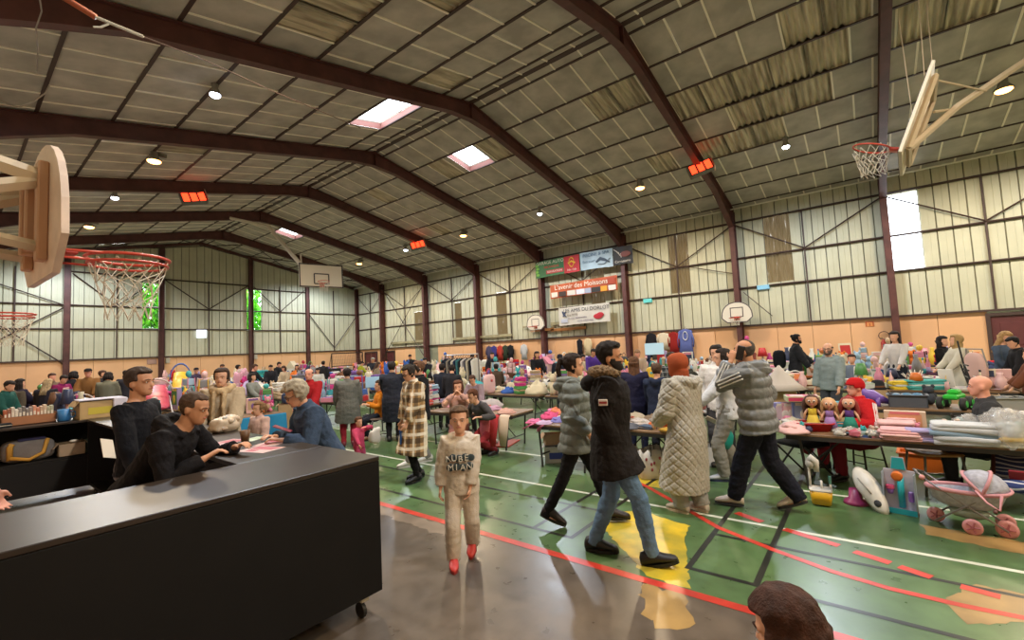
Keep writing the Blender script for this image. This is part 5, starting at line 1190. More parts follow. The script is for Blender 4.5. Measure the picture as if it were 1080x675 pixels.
def wall_hoop(y, z, label):
    t, o = mini_hoop((W-.62,y,z),label,True); t.rotation_euler.z = PI/2   # faces -X
    b = MB()
    for (x0,x1,z0,z1) in ((-.25,.25,.02,.05),(-.25,.25,.40,.43),(-.25,-.22,.02,.43),(.22,.25,.02,.43)): b.box(((x0+x1)/2,.004,(z0+z1)/2),(x1-x0,.006,z1-z0))
    k = fan_board(); 
    for i in range(len(k)):
        a, c = k[i], k[(i+1)%len(k)]; b.tube([(a[0]*.97,.004,a[1]*.97),(c[0]*.97,.004,c[1]*.97)],[(.018,.004)]*2,n=4,ref=(0,1,0))
    b.build('board_lines', mat('#3a2c38',rough=.6), o)
    b = MB(); b.torus((0,.36,-.02),.225,.012,n=30); b.box((0,.07,-.02),(.2,.14,.02)); b.box((0,.01,-.04),(.22,.02,.16)); b.build('rim', rimred, t, True)
    b = MB(); net(b,(0,.36,-.02),.22,.14,.32,rows=4,rad=.003); b.build('net', netm, t)
    b = MB()
    for s in (-1,1): b.tube([(s*.15,-.03,.3),(s*.15,-.38,.3)],.025,n=6); b.tube([(s*.15,-.03,.0),(s*.15,-.38,.0)],.025,n=6)
    b.build('bracket', steel_dark, t); return t
wall_hoop(4.12,2.62,'white fan shaped basketball board on the pillar right of the banners'); w2 = wall_hoop(14.4,2.95,'small white basketball board left of the white banner')
# ceiling-hung board far away
def rect_hoop(loc, rz, tilt, label, arms, w=1.8, h=1.05, armm=None):
    t = thing('basketball_hoop', label, 'basketball hoop', loc, rz); Q = M.Rotation(tilt,3,'X')
    b = MB(); b.box(Q@V((0,0,0)),(w,.04,h),rot=Q,ch=.005); o = b.build('backboard', mat('#d3cbb8',rough=.5), t); b = MB()
    for (x,z,dx,dz) in ((0,h/2-.03,w,.05),(0,-h/2+.03,w,.05),(-w/2+.03,0,.05,h),(w/2-.03,0,.05,h),(0,.08,.59,.05),(0,-.36,.59,.05),(-.295,-.14,.05,.45),(.295,-.14,.05,.45)): b.box(Q@V((x,.022,z)),(dx,.006,dz),rot=Q)
    b.build('board_lines', mat('#3a3434',rough=.6), o); b = MB(); b.torus(Q@V((0,.4,-.36)),.23,.012,n=30,rot=Q); b.box(Q@V((0,.1,-.37)),(.18,.18,.03),rot=Q); b.box(Q@V((0,.03,-.42)),(.2,.02,.18),rot=Q); b.build('rim', rimred, t, True)
    b = MB(); net(b,Q@V((0,.4,-.37)),.225,.15,.4,rows=4,rad=.004); b.build('net', netm, t); b = MB()
    fr = [(-w*.35,-.06,h*.4),(w*.35,-.06,h*.4),(w*.35,-.06,-h*.4),(-w*.35,-.06,-h*.4)]
    for i in range(4): b.tube([Q@V(fr[i]),Q@V(fr[(i+1)%4])],[(.035,.035)]*2,n=4)
    b.build('back_frame', cream_st, t); b = MB()
    inv = rotz(-rz)
    for chain, r_ in arms: b.tube([inv@(V(p)-V(loc)) for p in chain],[(r_,r_)]*len(chain),n=6)
    b.build('arm', armm or cream_st, t); return t
bc = at(339,291,19.5); top = at(318,280,19.6); 
rect_hoop(bc, PI-.3, .1,'white rectangular basketball board hanging folded under the roof, far away',[([top,at(283,239,19.9)],.09),([at(283,239,19.9),at(243,230,20.0)],.07),([at(317,268,19.9),top],.03)],armm=whitem); bpy.data.objects[[o.name for o in sc.objects if o.name.startswith('basketball_hoop')][-1]].rotation_euler.y = 0
# nearer ceiling-hung hoop on the right, seen edge-on
rc = at(927,160,6.4); bd = at(966,130,6.3); Bd = V((.0,1.0,0))
t = rect_hoop((bd.x,bd.y,bd.z), R(-3.5), R(21),'cream basketball hoop folded up under the roof at right, seen edge-on',[([at(957,158,6.4),at(1010,112,6.5),at(1095,55,6.6)],.05),([at(985,84,6.3),at(1040,96,6.5)],.014),([at(975,80,6.35),at(968,-10,6.6)],.006),([at(985,86,6.35),at(976,-10,6.7)],.006),([at(962,120,6.3),at(948,20,6.7)],.005),([at(1000,116,6.5),at(985,118,6.45)],.02)], w=1.25, h=1.15)
# orange strut with threaded rod at the top left
a, b1, c1 = at(52,-12,5.0), at(101,18,5.2), at(152,39,5.6)
t = thing('hoop_strut','orange tube with a white chained rod hanging below the roof at top left','strut',b1,0); b = MB(); b.tube([(a-b1)*3.4,V((0,0,0))],.034,n=10); b.build('tube', mat('#a8502e',rough=.5), t, True); b = MB()
n_ = 22
for i in range(n_): b.ell((c1-b1)*(i/n_),(.02,.02,.02),nu=6,nv=4)
b.tube([V((0,0,0)),c1-b1],.008,n=5); b.tube([(c1-b1)*.25+V((0,0,-.02)),(c1-b1)*.27+V((-.08,0,-.1)),(c1-b1)*.18+V((-.1,0,-.13))],.012,n=5); b.build('chain', whitem, t)
b = MB(); b.tube([c1,at(215,63,6.5),at(285,95,7.6),at(380,135,9.6)],.008,n=5); tag(b.build('cable', steel_dark),'thin dark cable running from the orange strut across the roof','cable')
b = MB(); b.tube([at(60,-60,5.4),at(41,-5,5),at(44,12,5.1),at(38,30,5.2),at(40,55,5.4),at(39,75,5.6)],.008,n=5); tag(b.build('cable', mat('#8d8480',rough=.8)),'loose cable dangling from the roof at top left','cable')
b = MB(); b.tube([at(0,105,9),at(8,110,9),at(20,113,9),at(35,107,9),at(48,98,9),at(52,90,9)],.014,n=5); tag(b.build('cable', mat('#b5a8a0',rough=.8)),'pale cable looped on the rafter at the left edge','cable')
# ---- banners
def banner(y0, y1, z0l, z0r, hl, m, label, x=W-.53, sag=.02):
    """y0 is the left end in the photo (large y)"""
    t = thing('banner', label, 'banner', (x,(y0+y1)/2,(z0l+z0r)/2), 0); n = 16; vs = []
    for k in range(n+1):
        q = k/n; y = y0+(y1-y0)*q-(y0+y1)/2; zt = z0l+(z0r-z0l)*q-(z0l+z0r)/2; xx = .02*math.sin(q*9)
        vs += [(xx,y,zt),(xx,y,zt-hl+sag*math.sin(q*PI)),(xx+.006,y,zt),(xx+.006,y,zt-hl+sag*math.sin(q*PI))]
    b = MB(); fs = []
    for k in range(n):
        i = 4*k; fs += [(i,i+1,i+5,i+4),(i+2,i+6,i+7,i+3),(i,i+4,i+6,i+2),(i+1,i+3,i+7,i+5)]
    b.add(vs,fs); b.build('sheet', m, t, False); b = MB()
    for q,yy in ((0,y0),(1,y1)): 
        for dz in (0,-hl): b.tube([(0,yy-(y0+y1)/2,dz+(.1 if q == 0 else -.1)*(z0l-z0r)),(.35,yy-(y0+y1)/2+(.03 if q == 0 else -.03),dz+(.1 if dz == 0 else -.1))],.006,n=4)
    b.build('cord', mat('#bbbbbb',rough=.8), t); return t
TR = (PI/2,0,-PI/2)
def btext(t, s, y, z, size, h, x=-.03): text(s,size,mat(h,rough=.7),t,(x,y,z),TR,ext=.001)
def bpatch(t, y, z, w, h, col, name='printed_patch', x=-.026): b = MB(); b.box((x,y,z),(.008,w,h)); return b.build(name, mat(col,rough=.6), t)
t = banner(14.25,11.42,6.55,6.58,.92,mat('#2f6b45',rough=.6,var=.15,vscale=2),'green and red garage banner, leftmost at the top of the wall')
bpatch(t,-.93,-.46,.95,.9,'#b02a30'); btext(t,'GARAGE AUTO',.45,-.15,.26,'#c9ccb8'); btext(t,'MECANIQUE',.35,-.4,.17,'#c4373a'); bpatch(t,.15,-.68,1.1,.2,'#a83a3c'); btext(t,'REPARATION',.15,-.68,.16,'#dcd0c8',-.035)
b = MB(); b.torus((-.035,-.93,-.36),.24,.03,n=20,rot=M.Rotation(PI/2,3,'Y'),sy=.6); b.tube([(-.035,-1.15,-.42),(-.035,-.93,-.3),(-.035,-.72,-.4)],[(.02,.05)]*3,n=6); b.build('emblem', mat('#d6a832',rough=.6), t); btext(t,'24h / 24h',-.93,-.76,.15,'#e0d6cc',-.035)
for k in range(4): b = MB(); b.ell((-.03,1.3-.05*(k%2),-.25-.17*k),(.012,.12,.08),nu=8,nv=5); b.build('leaf_print', mat('#6aa84a',rough=.6), t)
t = banner(11.38,9.56,6.60,6.55,.93,mat('#a9bcc6',rough=.6,var=.12,vscale=2),'pale blue and white banner right of the green garage banner')
btext(t,'PISCINE & SPA',.0,-.18,.24,'#3f5f80'); btext(t,'Entretien',.4,-.5,.2,'#5a7488')
b = MB(); b.tube([(-.03,-.0,-.6),(-.03,-.25,-.45),(-.03,-.5,-.55),(-.03,-.75,-.7)],[(.01,.05),(.01,.09),(.01,.07),(.01,.02)],n=8,ref=(0,0,1)); b.tube([(-.03,-.1,-.72),(-.03,-.45,-.75),(-.03,-.8,-.5)],[(.01,.02)]*3,n=6,ref=(0,0,1)); b.build('dolphin_print', mat('#3c4a58',rough=.6), t)
t = banner(9.52,8.5,6.55,6.52,.9,mat('#26221f',rough=.6),'small black banner at the right end of the top row',x=W-.56)
for k in range(4): b = MB(); b.tube([(-.03,.45-.12*k,-.1-.08*k),(-.03,.25-.06*k,-.25-.1*k)],[(.008,.02)]*2,n=5,ref=(0,0,1)); b.build('stripe_print', mat('#b9b2a8',rough=.6), t)
b = MB(); b.ell((-.03,-.15,-.4),(.012,.28,.14)); b.build('car_print', mat('#6e3a32',rough=.6), t); btext(t,'Carrosserie',.0,-.74,.17,'#cfc8bc')
t = banner(13.35,9.4,5.12,5.17,.74,mat('#b9552c',rough=.6,var=.2,vscale=1.5),'orange banner in the middle of the wall with a strip of white sponsor boxes')
btext(t,"L'avenir des Moissons",.1,-.2,.36,'#e6dccb')
for k,(c,yy,w_) in enumerate((('#d8d0c4',1.7,.4),('#3a2c2a',1.2,.45),('#cfc9c0',.65,.5),('#cdd0d8',.1,.5),('#9aa0b4',-.35,.35),('#2c2a2a',-.8,.5),('#d4962c',-1.25,.35),('#d8ccc4',-1.7,.4))): bpatch(t,yy,-.56,w_,.26,c)
bpatch(t,-1.66,-.22,.45,.34,'#a03e22')
t = banner(12.88,9.9,3.82,3.86,.95,mat('#c6c1b8',rough=.6,var=.06,vscale=2),'white banner with dark lettering lowest on the wall')
btext(t,'LES AMIS DU DORLOT',-.15,-.2,.27,'#33333c'); btext(t,'EN FETE',.65,-.44,.18,'#6a6058'); btext(t,'et ses bénévoles',.35,-.6,.17,'#7a7488'); btext(t,'VIDE-GRENIER',-.1,-.78,.15,'#8a8494')
b = MB(); b.ell((-.03,-.85,-.62),(.014,.26,.14)); b.ell((-.034,-.98,-.55),(.014,.2,.12)); b.build('red_mark', mat('#b02434',rough=.6), t)
b = MB(); b.tube([(-.03,1.25,-.2),(-.03,1.15,-.42),(-.03,1.0,-.5)],[(.01,.03),(.01,.06),(.01,.02)],n=6,ref=(0,0,1)); b.tube([(-.03,1.05,-.25),(-.03,1.22,-.5)],[(.01,.03)]*2,n=6,ref=(0,0,1)); b.build('runner_print', mat('#33405e',rough=.6), t); bpatch(t,1.15,-.72,.4,.2,'#b4b8c8')
# brown planks nailed on the cladding
for i,(y,z,l) in enumerate(((14.9,3.0,1.5),(14.3,2.75,1.6),(12.6,2.7,2.2),(19,2.6,5.0),(26.3,2.62,3.8),(12.9,3.05,1.6))): b = MB(); b.box((W-.13,y,z),(.03,l,.16 if i else .1),ch=.004); struct(b.build('plank', mat('#a8713e' if i in (1,2) else '#9c9474',rough=.7,var=.2)))
# signs and safety things on the walls
def sign(name, c, d, col, label, cat='sign', emit=0): b = MB(); b.box((0,0,0),d,ch=.01); o = b.build(name, mat(col,rough=.4,emit=emit), None, loc=c); return tag(o,label,cat)
sign('exit_light',(W-.05,8.1,3.78),(.1,.42,.2),'#5fc0bd','turquoise emergency light on the wall right of the banners','light',.2); sign('exit_light',(W-.05,3.15,3.82),(.1,.45,.18),'#7fb4d0','pale blue emergency light below the torn brown panel','light',.2)
sign('wall_sign',(10.0,LY-.16,3.62),(.55,.05,.5),'#dfe6f2','small white lit sign on the far wall between the green windows','sign',1.0)
o = sign('notice',(W-.004,-.18,2.05),(.02,.26,.2),'#d98f52','small red outlined fire notice above the extinguisher','sign'); b = MB()
for (y,z,dy,dz) in ((.1,0,.02,.16),(-.1,0,.02,.16),(.05,.08,.1,.02),(0,-.02,.02,.1),(-.05,.08,.1,.02)): b.box((-.014,y,z),(.006,dy,dz))
b.build('pictogram', mat('#a03428',rough=.6), o)
sign('notice',(7.55,LY-.012,2.02),(.45,.04,.3),'#a8877c','brown notice board left of the second far pillar','sign'); sign('junction_box',(8.3,LY-.04,2.05),(.2,.1,.3),'#b8b0a0','grey junction box beside the second far pillar','box'); sign('junction_box',(13.2,LY-.04,2.05),(.2,.1,.3),'#b8b0a0','grey junction box beside the third far pillar','box')
t = thing('fire_extinguisher','red fire extinguisher hanging on the orange wall by the pillar','extinguisher',(W-.085,-.52,1.2),0); b = MB(); b.lathe((0,0,-.25),[(.06,0),(.08,.02),(.08,.4),(.035,.48),(.03,.52)],16); b.build('cylinder', mat('#9c2320',rough=.35), t, True); b = MB(); b.tube([(0,0,.26),(0,.03,.32),(0,.09,.3)],.014,n=6); b.tube([(0,0,.26),(0,-.09,.29)],.014,n=6); b.build('valve', mat('#2a2222',rough=.5), t); b = MB(); b.torus((0,-.03,.40),.15,.013,n=20,rot=M.Rotation(PI/2,3,'Y')); b.build('hose', mat('#5a3a34',rough=.6), t, True); b = MB(); b.box((-.076,0,.0),(.012,.08,.14),ch=.004); b.build('paper_label', mat('#d0a8a0',rough=.7), t)
# clothes hanging on the wall
def hung(y, z, w, h, col, kind, label, x=W-.14, long_=True):
    t = thing('hanging_'+kind, label, 'clothing', (x,y,z), 0, None); b = MB(); rs = []
    for (q, ww, dd) in ((0,.16,.03),(.025,.3,.045),(.06,.58,.06),(.10,.70,.065),(.5,.60,.07),(1.0,.72,.08)):
        rs.append([(-.05+dd*.5*math.cos(2*PI*k/14)*1.0, w/2*ww/.7*math.sin(2*PI*k/14)*-1, -h*q) for k in range(14)])
    b.rings(rs[::-1])
    if kind in ('jacket','robe','sweater','coat'):
        for s in (-1,1): b.tube([(-.05,s*w*.36,-h*.07),(-.06,s*w*.52,-h*.35),(-.06,s*w*.5,-h*.62)],[(.05,.04),(.05,.04),(.045,.035)],n=8)
    b.build('garment', cloth(col), t, True); b = MB(); b.tube([(-.04,-w*.2,-.01),(-.04,0,.04),(-.04,w*.2,-.01)],.008,n=5); b.tube([(-.04,0,.04),(-.02,0,.1),(.03,0,.1)],.006,n=5); b.build('hanger', steel_dark, t); return t
hung(8.0,2.2,.5,1.15,'#1f1d22','jacket','black jacket hanging on the orange wall right of the banner pillar'); hung(7.42,2.18,.55,.8,'#cfc3ac','sweater','cream jumper hanging on the orange wall between black and red'); hung(6.95,2.2,.45,1.1,'#8c2320','coat','red garment hanging on the orange wall beside the cream jumper')
t = hung(6.4,2.3,.65,1.35,'#5a66a0','robe','blue robe with a white loop hanging on the orange wall'); b = MB(); b.torus((-.10,0,-.32),.19,.025,n=20,rot=M.Rotation(PI/2,3,'Y'),sy=.55); b.build('white_loop', cloth('#c9ccd6'), t, True)
hung(11.9,2.1,.35,1.0,'#1d1b22','garment','narrow black garment hanging left of the purple top'); hung(11.4,2.15,.4,1.0,'#cdbb96','coat','cream garment hanging beside the narrow black one')
for k,(y,c,n_) in enumerate(((18.3,'#4a4660','slate'),(17.9,'#3c3a7c','violet'),(17.4,'#a83a30','red'),(17.0,'#2f3a2c','dark green'),(16.6,'#1f1f22','black'),(15.6,'#b9bcc0','pale grey'))): hung(y,2.0,.42,.9,c,'jacket','%s jacket hanging on the back wall rail left of the small basket' % n_)
# clothes rail in the hall
_d = ray(487,392); rp = V((10.35,_d.y/_d.x*10.35,0))
t = thing('clothes_rail','free standing clothes rail full of hanging garments','clothes rail',rp,PI/2); b = MB()
for s in (-1,1): b.tube([(s*.75,0,0),(s*.75,0,1.65)],.018,n=8); b.tube([(s*.75,-.28,.03),(s*.75,.28,.03)],.018,n=8)
b.tube([(-.75,0,1.65),(.75,0,1.65)],.018,n=8); b.build('frame', alu, t)
for k in range(13):
    c = ('#d0ccc4','#22242a','#b9b09c','#5a5a60','#cfcac6','#1c1c20','#3f6f74','#22304c','#c9c0b0','#2a2a30','#8c8478','#202634','#1d2230')[k]; nm = ('white','black','sand','grey','off white','jet black','teal','navy','cream','charcoal','taupe','ink blue','midnight blue')[k]
    q = rp+rotz(PI/2)@V((-.68+k*.112,0,1.60)); h = hung(0,0,.46,.95+.1*(k%3),c,'garment',nm+' garment hanging on the free standing clothes rail'); h.location = (q.x,q.y,q.z-.07); h.rotation_euler.z = PI/2+PI/2+PI/2; h['group'] = 'garments on the clothes rail'
# handball goal by the far wall
g0 = at(354,372,34.0); t = thing('handball_goal','dark handball goal frame standing near the far right corner','goal',(19.2,31.2,0),0); b = MB()
for s in (-1,1): b.tube([(s*1.3,0,0),(s*1.3,0,2.05)],[(.04,.04)]*2,n=4); b.tube([(s*1.3,0,2.05),(s*1.3,.8,0)],.02,n=5)
b.tube([(-1.3,0,2.05),(1.3,0,2.05)],[(.04,.04)]*2,n=4); b.tube([(-1.3,0,1.1),(1.3,0,1.1)],.03,n=5); b.build('frame', mat('#2a2020',rough=.6), t)
b = MB()
for k in range(14): b.tube([(-1.3+k*.2,.0,2.05),(-1.3+k*.2,.8,0)],.006,n=3)
for k in range(8): b.tube([(-1.3,k*.1,2.05-k*.25),(1.3,k*.1,2.05-k*.25)],.006,n=3)
b.build('net', mat('#8a7a6a',rough=.9), t)
# ================================================================== THE BAR
blk = mat('#0e0c0b', rough=.65, var=.15, vscale=4, spec=.25); topm = mat('#2c231d', rough=.36, var=.2, vscale=3, spec=.45)
castw = mat('#1b1a1a',rough=.6); castp = mat('#b9b29c',rough=.5)
def counter(label, x0, x1, y0, y1, front, shelf=None):
    t = thing('bar_counter', label, 'bar counter', ((x0+x1)/2,(y0+y1)/2,0), 0); cx, cy = (x0+x1)/2, (y0+y1)/2; w, d = x1-x0, y1-y0
    b = MB(); b.box((0,0,1.035),(w,d,.03),ch=.004); b.build('worktop', topm, t)
    def pan(name, c, s): q = MB(); q.box(c,s,ch=.003); return q.build(name, blk, t)
    for side in front:
        if side == 'S': pan('front_panel',(0,-d/2+.012,.585),(w-.004,.022,.865))
        if side == 'N': pan('back_panel',(0,d/2-.012,.585),(w-.004,.022,.865))
        if side == 'E': pan('side_panel',(w/2-.012,0,.585),(.022,d-.004,.865))
        if side == 'W': pan('side_panel',(-w/2+.012,0,.585),(.022,d-.004,.865))
    if shelf: q = MB(); q.box((0,.0,.56),(w-.06,d-.06,.03),ch=.003); q.build('shelf', blk, t); q = MB(); q.box((0,.0,.165),(w-.06,d-.06,.03),ch=.003); q.build('base_panel', blk, t); pan('kick_panel',(0,-d/2+.03,.345),(w-.02,.022,.4))
    else: q = MB(); q.box((0,0,.165),(w-.06,d-.06,.03)); q.build('base_panel', blk, t)
    for sx in (-1,1):
        for sy in (-1,1):
            q = MB(); X, Y = sx*(w/2-.10), sy*(d/2-.08); q.box((X,Y,.125),(.06,.05,.05),ch=.004); q.tube([(X-.02,Y-.0,.05),(X-.02,Y,.12)],.008,n=5); c = q.build('caster', castp, t)
            q = MB(); q.lathe((X-.02,Y,.05),[(.03,-.014),(.05,-.012),(.05,.012),(.03,.014)],16,axis=(1,0,0)); q.build('wheel', castw, c)
    return t
counter('long black bar counter with a dark wooden top in front of the camera',-1.05,1.9,2.72,3.46,('S','E','W'))
counter('black side counter running away behind the front bar counter',1.27,1.9,3.47,8.58,('E','N'))
counter('black back counter with an open shelf at the far end of the bar',-1.05,1.9,8.59,9.32,('N','W'),True)
b = MB(); b.box((1.26,8.3,.5),(.05,.05,1.0)); struct(b.build('post', blk)) if False else None
CT = 1.0505
def at_top(px, py): return flo(px,py,CT)
def leaflet(px, py, w, h, rz, col, label, print_='#b0505c'):
    p = at_top(px,py); b = MB(); b.box((0,0,.0008),(w,h,.0016)); o = b.build('leaflet', mat(col,rough=.5), None, loc=p, rz=rz); q = MB(); q.box((w*.2,0,.0019),(w*.45,h*.8,.0004)); q.box((-w*.25,h*.1,.0019),(w*.3,h*.3,.0004)); q.build('print', mat(print_,rough=.6), o); return tag(o,label,'leaflet')
leaflet(275,474,.21,.30,.3,'#c9a8a4','printed pink and white leaflet nearest on the bar'); leaflet(288,470,.21,.3,.1,'#bcd0b0','pale green tinted leaflet on the bar under the light','#9fb890') if False else None
leaflet(290,466.5,.30,.21,.55,'#c4a29c','pink printed leaflet on the bar in front of the grey haired woman'); leaflet(238,467,.3,.21,.3,'#c2a0a0','pink leaflet on the bar beside the hooded man'); leaflet(268,463,.2,.14,.4,'#c8d2bc','small white slip on the bar behind the brown cup','#a9b89c')
p = at_top(258.5,466); b = MB(); b.lathe((0,0,0),[(.03,0),(.042,.10),(.039,.10),(.028,.006)],16); o = b.build('cup', mat('#6a4a30',rough=.5), None, True, p); tag(o,'small brown paper cup on the bar top','cup')
p = at_top(238,455); o = put('plastic bag',('#c9b49c','#b59c84',None),p,.3,'crumpled pale paper bag on the bar between hooded man and scarf woman','bar things',(.8,.8,.6)); 
# phone in the older woman's hands
b = MB(); b.box((0,0,0),(.075,.15,.01),ch=.004); o = b.build('phone', mat('#7a2c3a',rough=.4), None, loc=at(298,452,3.75)); o.rotation_euler = (.4,0,.9); tag(o,'phone in a dark red case held by the grey haired woman','phone')
b = MB(); b.box((0,0,0),(.10,.15,.003)); o = b.build('paper', mat('#cfc4b4',rough=.6), None, loc=at(114,473,3.3)); o.rotation_euler = (1.1,.3,.6); tag(o,'folded white paper in the hand of the man in black sweater','paper')
# on the back counter: book boxes and odds and ends
t = None
def carton(p, d, rz, col, label, cat='box', name='cardboard_box', cover=None, print_=None):
    t = thing(name,label,cat,p,rz); b = MB(); w, l, h = d
    for s in (-1,1): b.box((s*(w/2-.004),0,h/2),(.008,l,h)); b.box((0,s*(l/2-.004),h/2),(w-.01,.008,h))
    b.box((0,0,.005),(w,l,.01)); b.build('walls', mat(col,rough=.85,var=.08), t)
    q = MB()
    for s in (-1,1): q.box((s*(w/2+.03),0,h-.02),(.09,l*.96,.006),rot=M.Rotation(s*.9,3,'Y'))
    q.build('flaps', mat(col,rough=.85,var=.1), t)
    if print_: q = MB(); q.box((0,-l/2-.002,h*.45),(w*.6,.003,h*.4)); q.build('print', mat(print_,rough=.6), t)
    return t
bc_ = at_top(30,436); bc_.y = 9.0
cols = ['#a0583c','#8c5a48','#c8bcae','#d0c8bc','#8a8480','#6a6462','#7d7470','#95837a','#c78a70','#b8745a','#b59a84','#c2ab92','#9c9a80','#a3a48c']; nms = ['brick','brown','white','ivory','grey','dark grey','mid grey','taupe','salmon','terracotta','sand','beige','olive','sage']
carton(V((.74,8.98,CT)),(.5,.26,.12),0,'#9c6a4a','long cardboard tray of books on the back counter','box','cardboard_tray')
for k in range(14):
    b = MB(); h = .2+.015*(k % 3); b.box((0,0,h/2),(.031,.16,h),ch=.003); o = b.build('book', mat(cols[k],rough=.6), None, loc=(.527+k*.0328,8.97,CT+.011)); q = MB(); q.box((0,-.081,h*.6),(.018,.002,.05)); q.build('spine_label', mat('#d8cfc0',rough=.6), o); tag(o,'%s spined book standing in the tray on the back counter' % nms[k],'book','books in the tray on the back counter')
carton(V((.36,9.0,CT)),(.2,.22,.17),0,'#a85f30','orange brown box at the left end of the book tray')
carton(V((1.40,8.8,CT)),(.44,.3,.24),.1,'#b09468','cardboard box with a yellow print at the corner of the bar','box','cardboard_box',None,'#b8a83a')
b = MB(); b.box((0,0,.02),(.5,.34,.02),ch=.008); b.box((.2,.0,-.06),(.16,.36,.16),ch=.01); o = b.build('cloth', cloth('#c9c6d6'), None, loc=(1.43,8.8,CT+.245)); tag(o,'white cloth laid over the cardboard box at the bar corner','cloth')
o = put('mug',('#2f6fa8','#2f6fa8','#2f6fa8'),V((1.06,8.8,CT)),0,'blue cup on the back counter beside the blond woman','bar things',(1.6,1.6,1.7)); o = put('bottle',('#c8c4bc','#c0392c','#d0ccc0'),V((1.62,7.1,CT)),0,'small white bottle on the side counter near the black sweater man','bar things')
o = put('bottle',('#b8bcc0','#6a6a70','#c0b4a0'),V((1.13,8.95,CT)),0,'small clear bottle beside the blue cup on the back counter','bar things',(.8,.8,.7))
o = put('folded garment',('#2a2a2c','#b9b0a0','#333333'),V((.5,8.76,CT)),.4,'small black and beige things lying in front of the book tray','bar things',(.5,.4,.5),cat='clothing')
# on the shelf of the back counter
t = thing('shopping_bag','grey shopping bag with yellow handles on the bar shelf','bag',(.73,8.86,.577),0); b = MB(); b.ell((0,0,.14),(.25,.15,.145),nu=24,nv=10,sq=.55,fn=lambda p: p*(1+.06*N.noise(p*9))); b.build('body', cloth('#77706a',var=.15), t, True); b = MB()
b.tube([(-.17,-.155,.05),(-.17,-.165,.22),(-.15,-.17,.26)],[(.03,.006)]*3,n=6,ref=(0,1,0)); b.tube([(-.17,-.16,.08),(0,-.17,.03),(.13,-.165,.1),(.17,-.16,.28)],[(.022,.006)]*4,n=6,ref=(0,1,0)); b.build('handle', mat('#b8862e',rough=.7), t, True); b = MB(); b.box((.03,-.05,.285),(.26,.14,.03),ch=.01); b.build('folded_cloth', cloth('#2e2c48'), t)
carton(V((1.13,8.8,.577)),(.26,.3,.17),0,'#8f7c66','low wooden box on the bar shelf beside the grey bag','box','wooden_box'); carton(V((1.38,8.9,.577)),(.2,.3,.16),0,'#4a5a4a','dark green box on the bar shelf','box','storage_box')
b = MB(); b.ell((0,0,.02),(.05,.03,.02)); o = b.build('dish', mat('#cfc8bc',rough=.4), None, True, V((1.15,8.7,.752))); tag(o,'small white dish on the wooden box on the bar shelf','dish')
b = MB(); b.box((.1,6.05,.004),(2.2,4.9,.008),ch=.002); tag(b.build('floor_mat', mat('#cfc9d0',rough=.6,var=.1)),'pale grey floor mat inside the bar','mat')
# ================================================================== NEAR TABLES
build_table(T1,'long folding table with dolls and folded baby clothes at the right','near tables'); build_table(T2,'small folding table covered with jewellery and scarves','near tables'); build_table(T3,'small folding table with pink ribbons left of the grey puffer jacket','near tables'); build_table(T4,'low folding table with children sitting behind it','near tables'); build_table(TW,'small white covered table beside the woman in white sweatshirt','near tables',True,mat('#c9c4bc',rough=.6)); build_table(T6,'folding table of toys and a grey crate behind the red tracksuit man','near tables')
build_table(T7,'folding table under a bright blue cloth','near tables')
G1 = 'things on the doll table'
def doll(p, rz, hairc, skin_, dress, skirt, label, s=1.0, curly=False):
    t = thing('doll',label,'doll',p,rz,G1); t.scale = (s,s,s); b = MB()
    b.tube([(0,0,.15),(0,0,.20),(0,0,.235)],[(.038,.03),(.034,.028),(.02,.02)],n=12,ref=(0,1,0))
    b.tube([(0,0,.225),(0,0,.26)],.014,n=8); b.ell((0,-.004,.315),(.058,.055,.064)); b.ell((0,-.056,.303),(.008,.008,.007))
    for sg in (-1,1): b.tube([(sg*.04,0,.225),(sg*.07,-.01,.18),(sg*.085,-.03,.125)],[.014,.012,.009],n=7); b.tube([(sg*.022,0,.1),(sg*.022,0,.02),(sg*.022,-.02,.008)],[.018,.014,.012],n=7)
    b.build('body', mat(skin_,rough=.45), t, True); b = MB(); b.tube([(0,0,.235),(0,0,.19),(0,0,.15)],[(.042,.034),(.041,.033),(.04,.032)],n=14,ref=(0,1,0)); b.build('bodice', cloth(dress), t, True)
    b = MB(); b.tube([(0,0,.165),(0,0,.1),(0,0,.03)],[(.04,.033),(.06,.05),(.075,.06)],n=16,ref=(0,1,0)); b.build('skirt', cloth(skirt), t, True)
    b = MB(); b.ell((0,.008,.328),(.064,.06,.06),fn=lambda q: q if not (q.y < -.015 and q.z < .028) else q*.8)
    for k in range(7):
        a = PI/2+(k-3)*.45; x, y = .06*math.cos(a), .055*math.sin(a)*.9+.01; w_ = .012*math.sin(k*2) if curly else 0
        b.tube([(x*.6,y*.7,.36),(x,y,.31),(x*1.15+w_,y*1.1+.012,.25),(x*1.2-w_,y+.016,.19),(x,y+.01,.15 if curly else .12)],[.02,.026,.028 if curly else .024,.027 if curly else .02,.012],n=7)
    b.build('hair', mat(hairc,rough=.6,bump=.5,bscale=200), t, True)
    for sg in (-1,1): b = MB(); b.ell((sg*.022,-.052,.318),(.012,.006,.014)); e = b.build('eye', mat('#e0dcd8',rough=.3), t, True); b = MB(); b.ell((sg*.022,-.0565,.316),(.008,.004,.010)); b.build('iris', mat('#4a3424',rough=.2), e, True)
    b = MB(); b.ell((0,-.056,.284),(.011,.005,.004)); b.build('mouth', mat('#b04a50',rough=.4), t, True); return t
def T1p(px, py, z=TZ): return flo(px,py,z)
def T1x(px, py, v): d = ray(px,py); x = T1['c'].x+(v-.5)*T1['w']; return V((x, d.y/d.x*x, TZ))
fa = lambda p: math.atan2(-p.y,-p.x)+PI/2

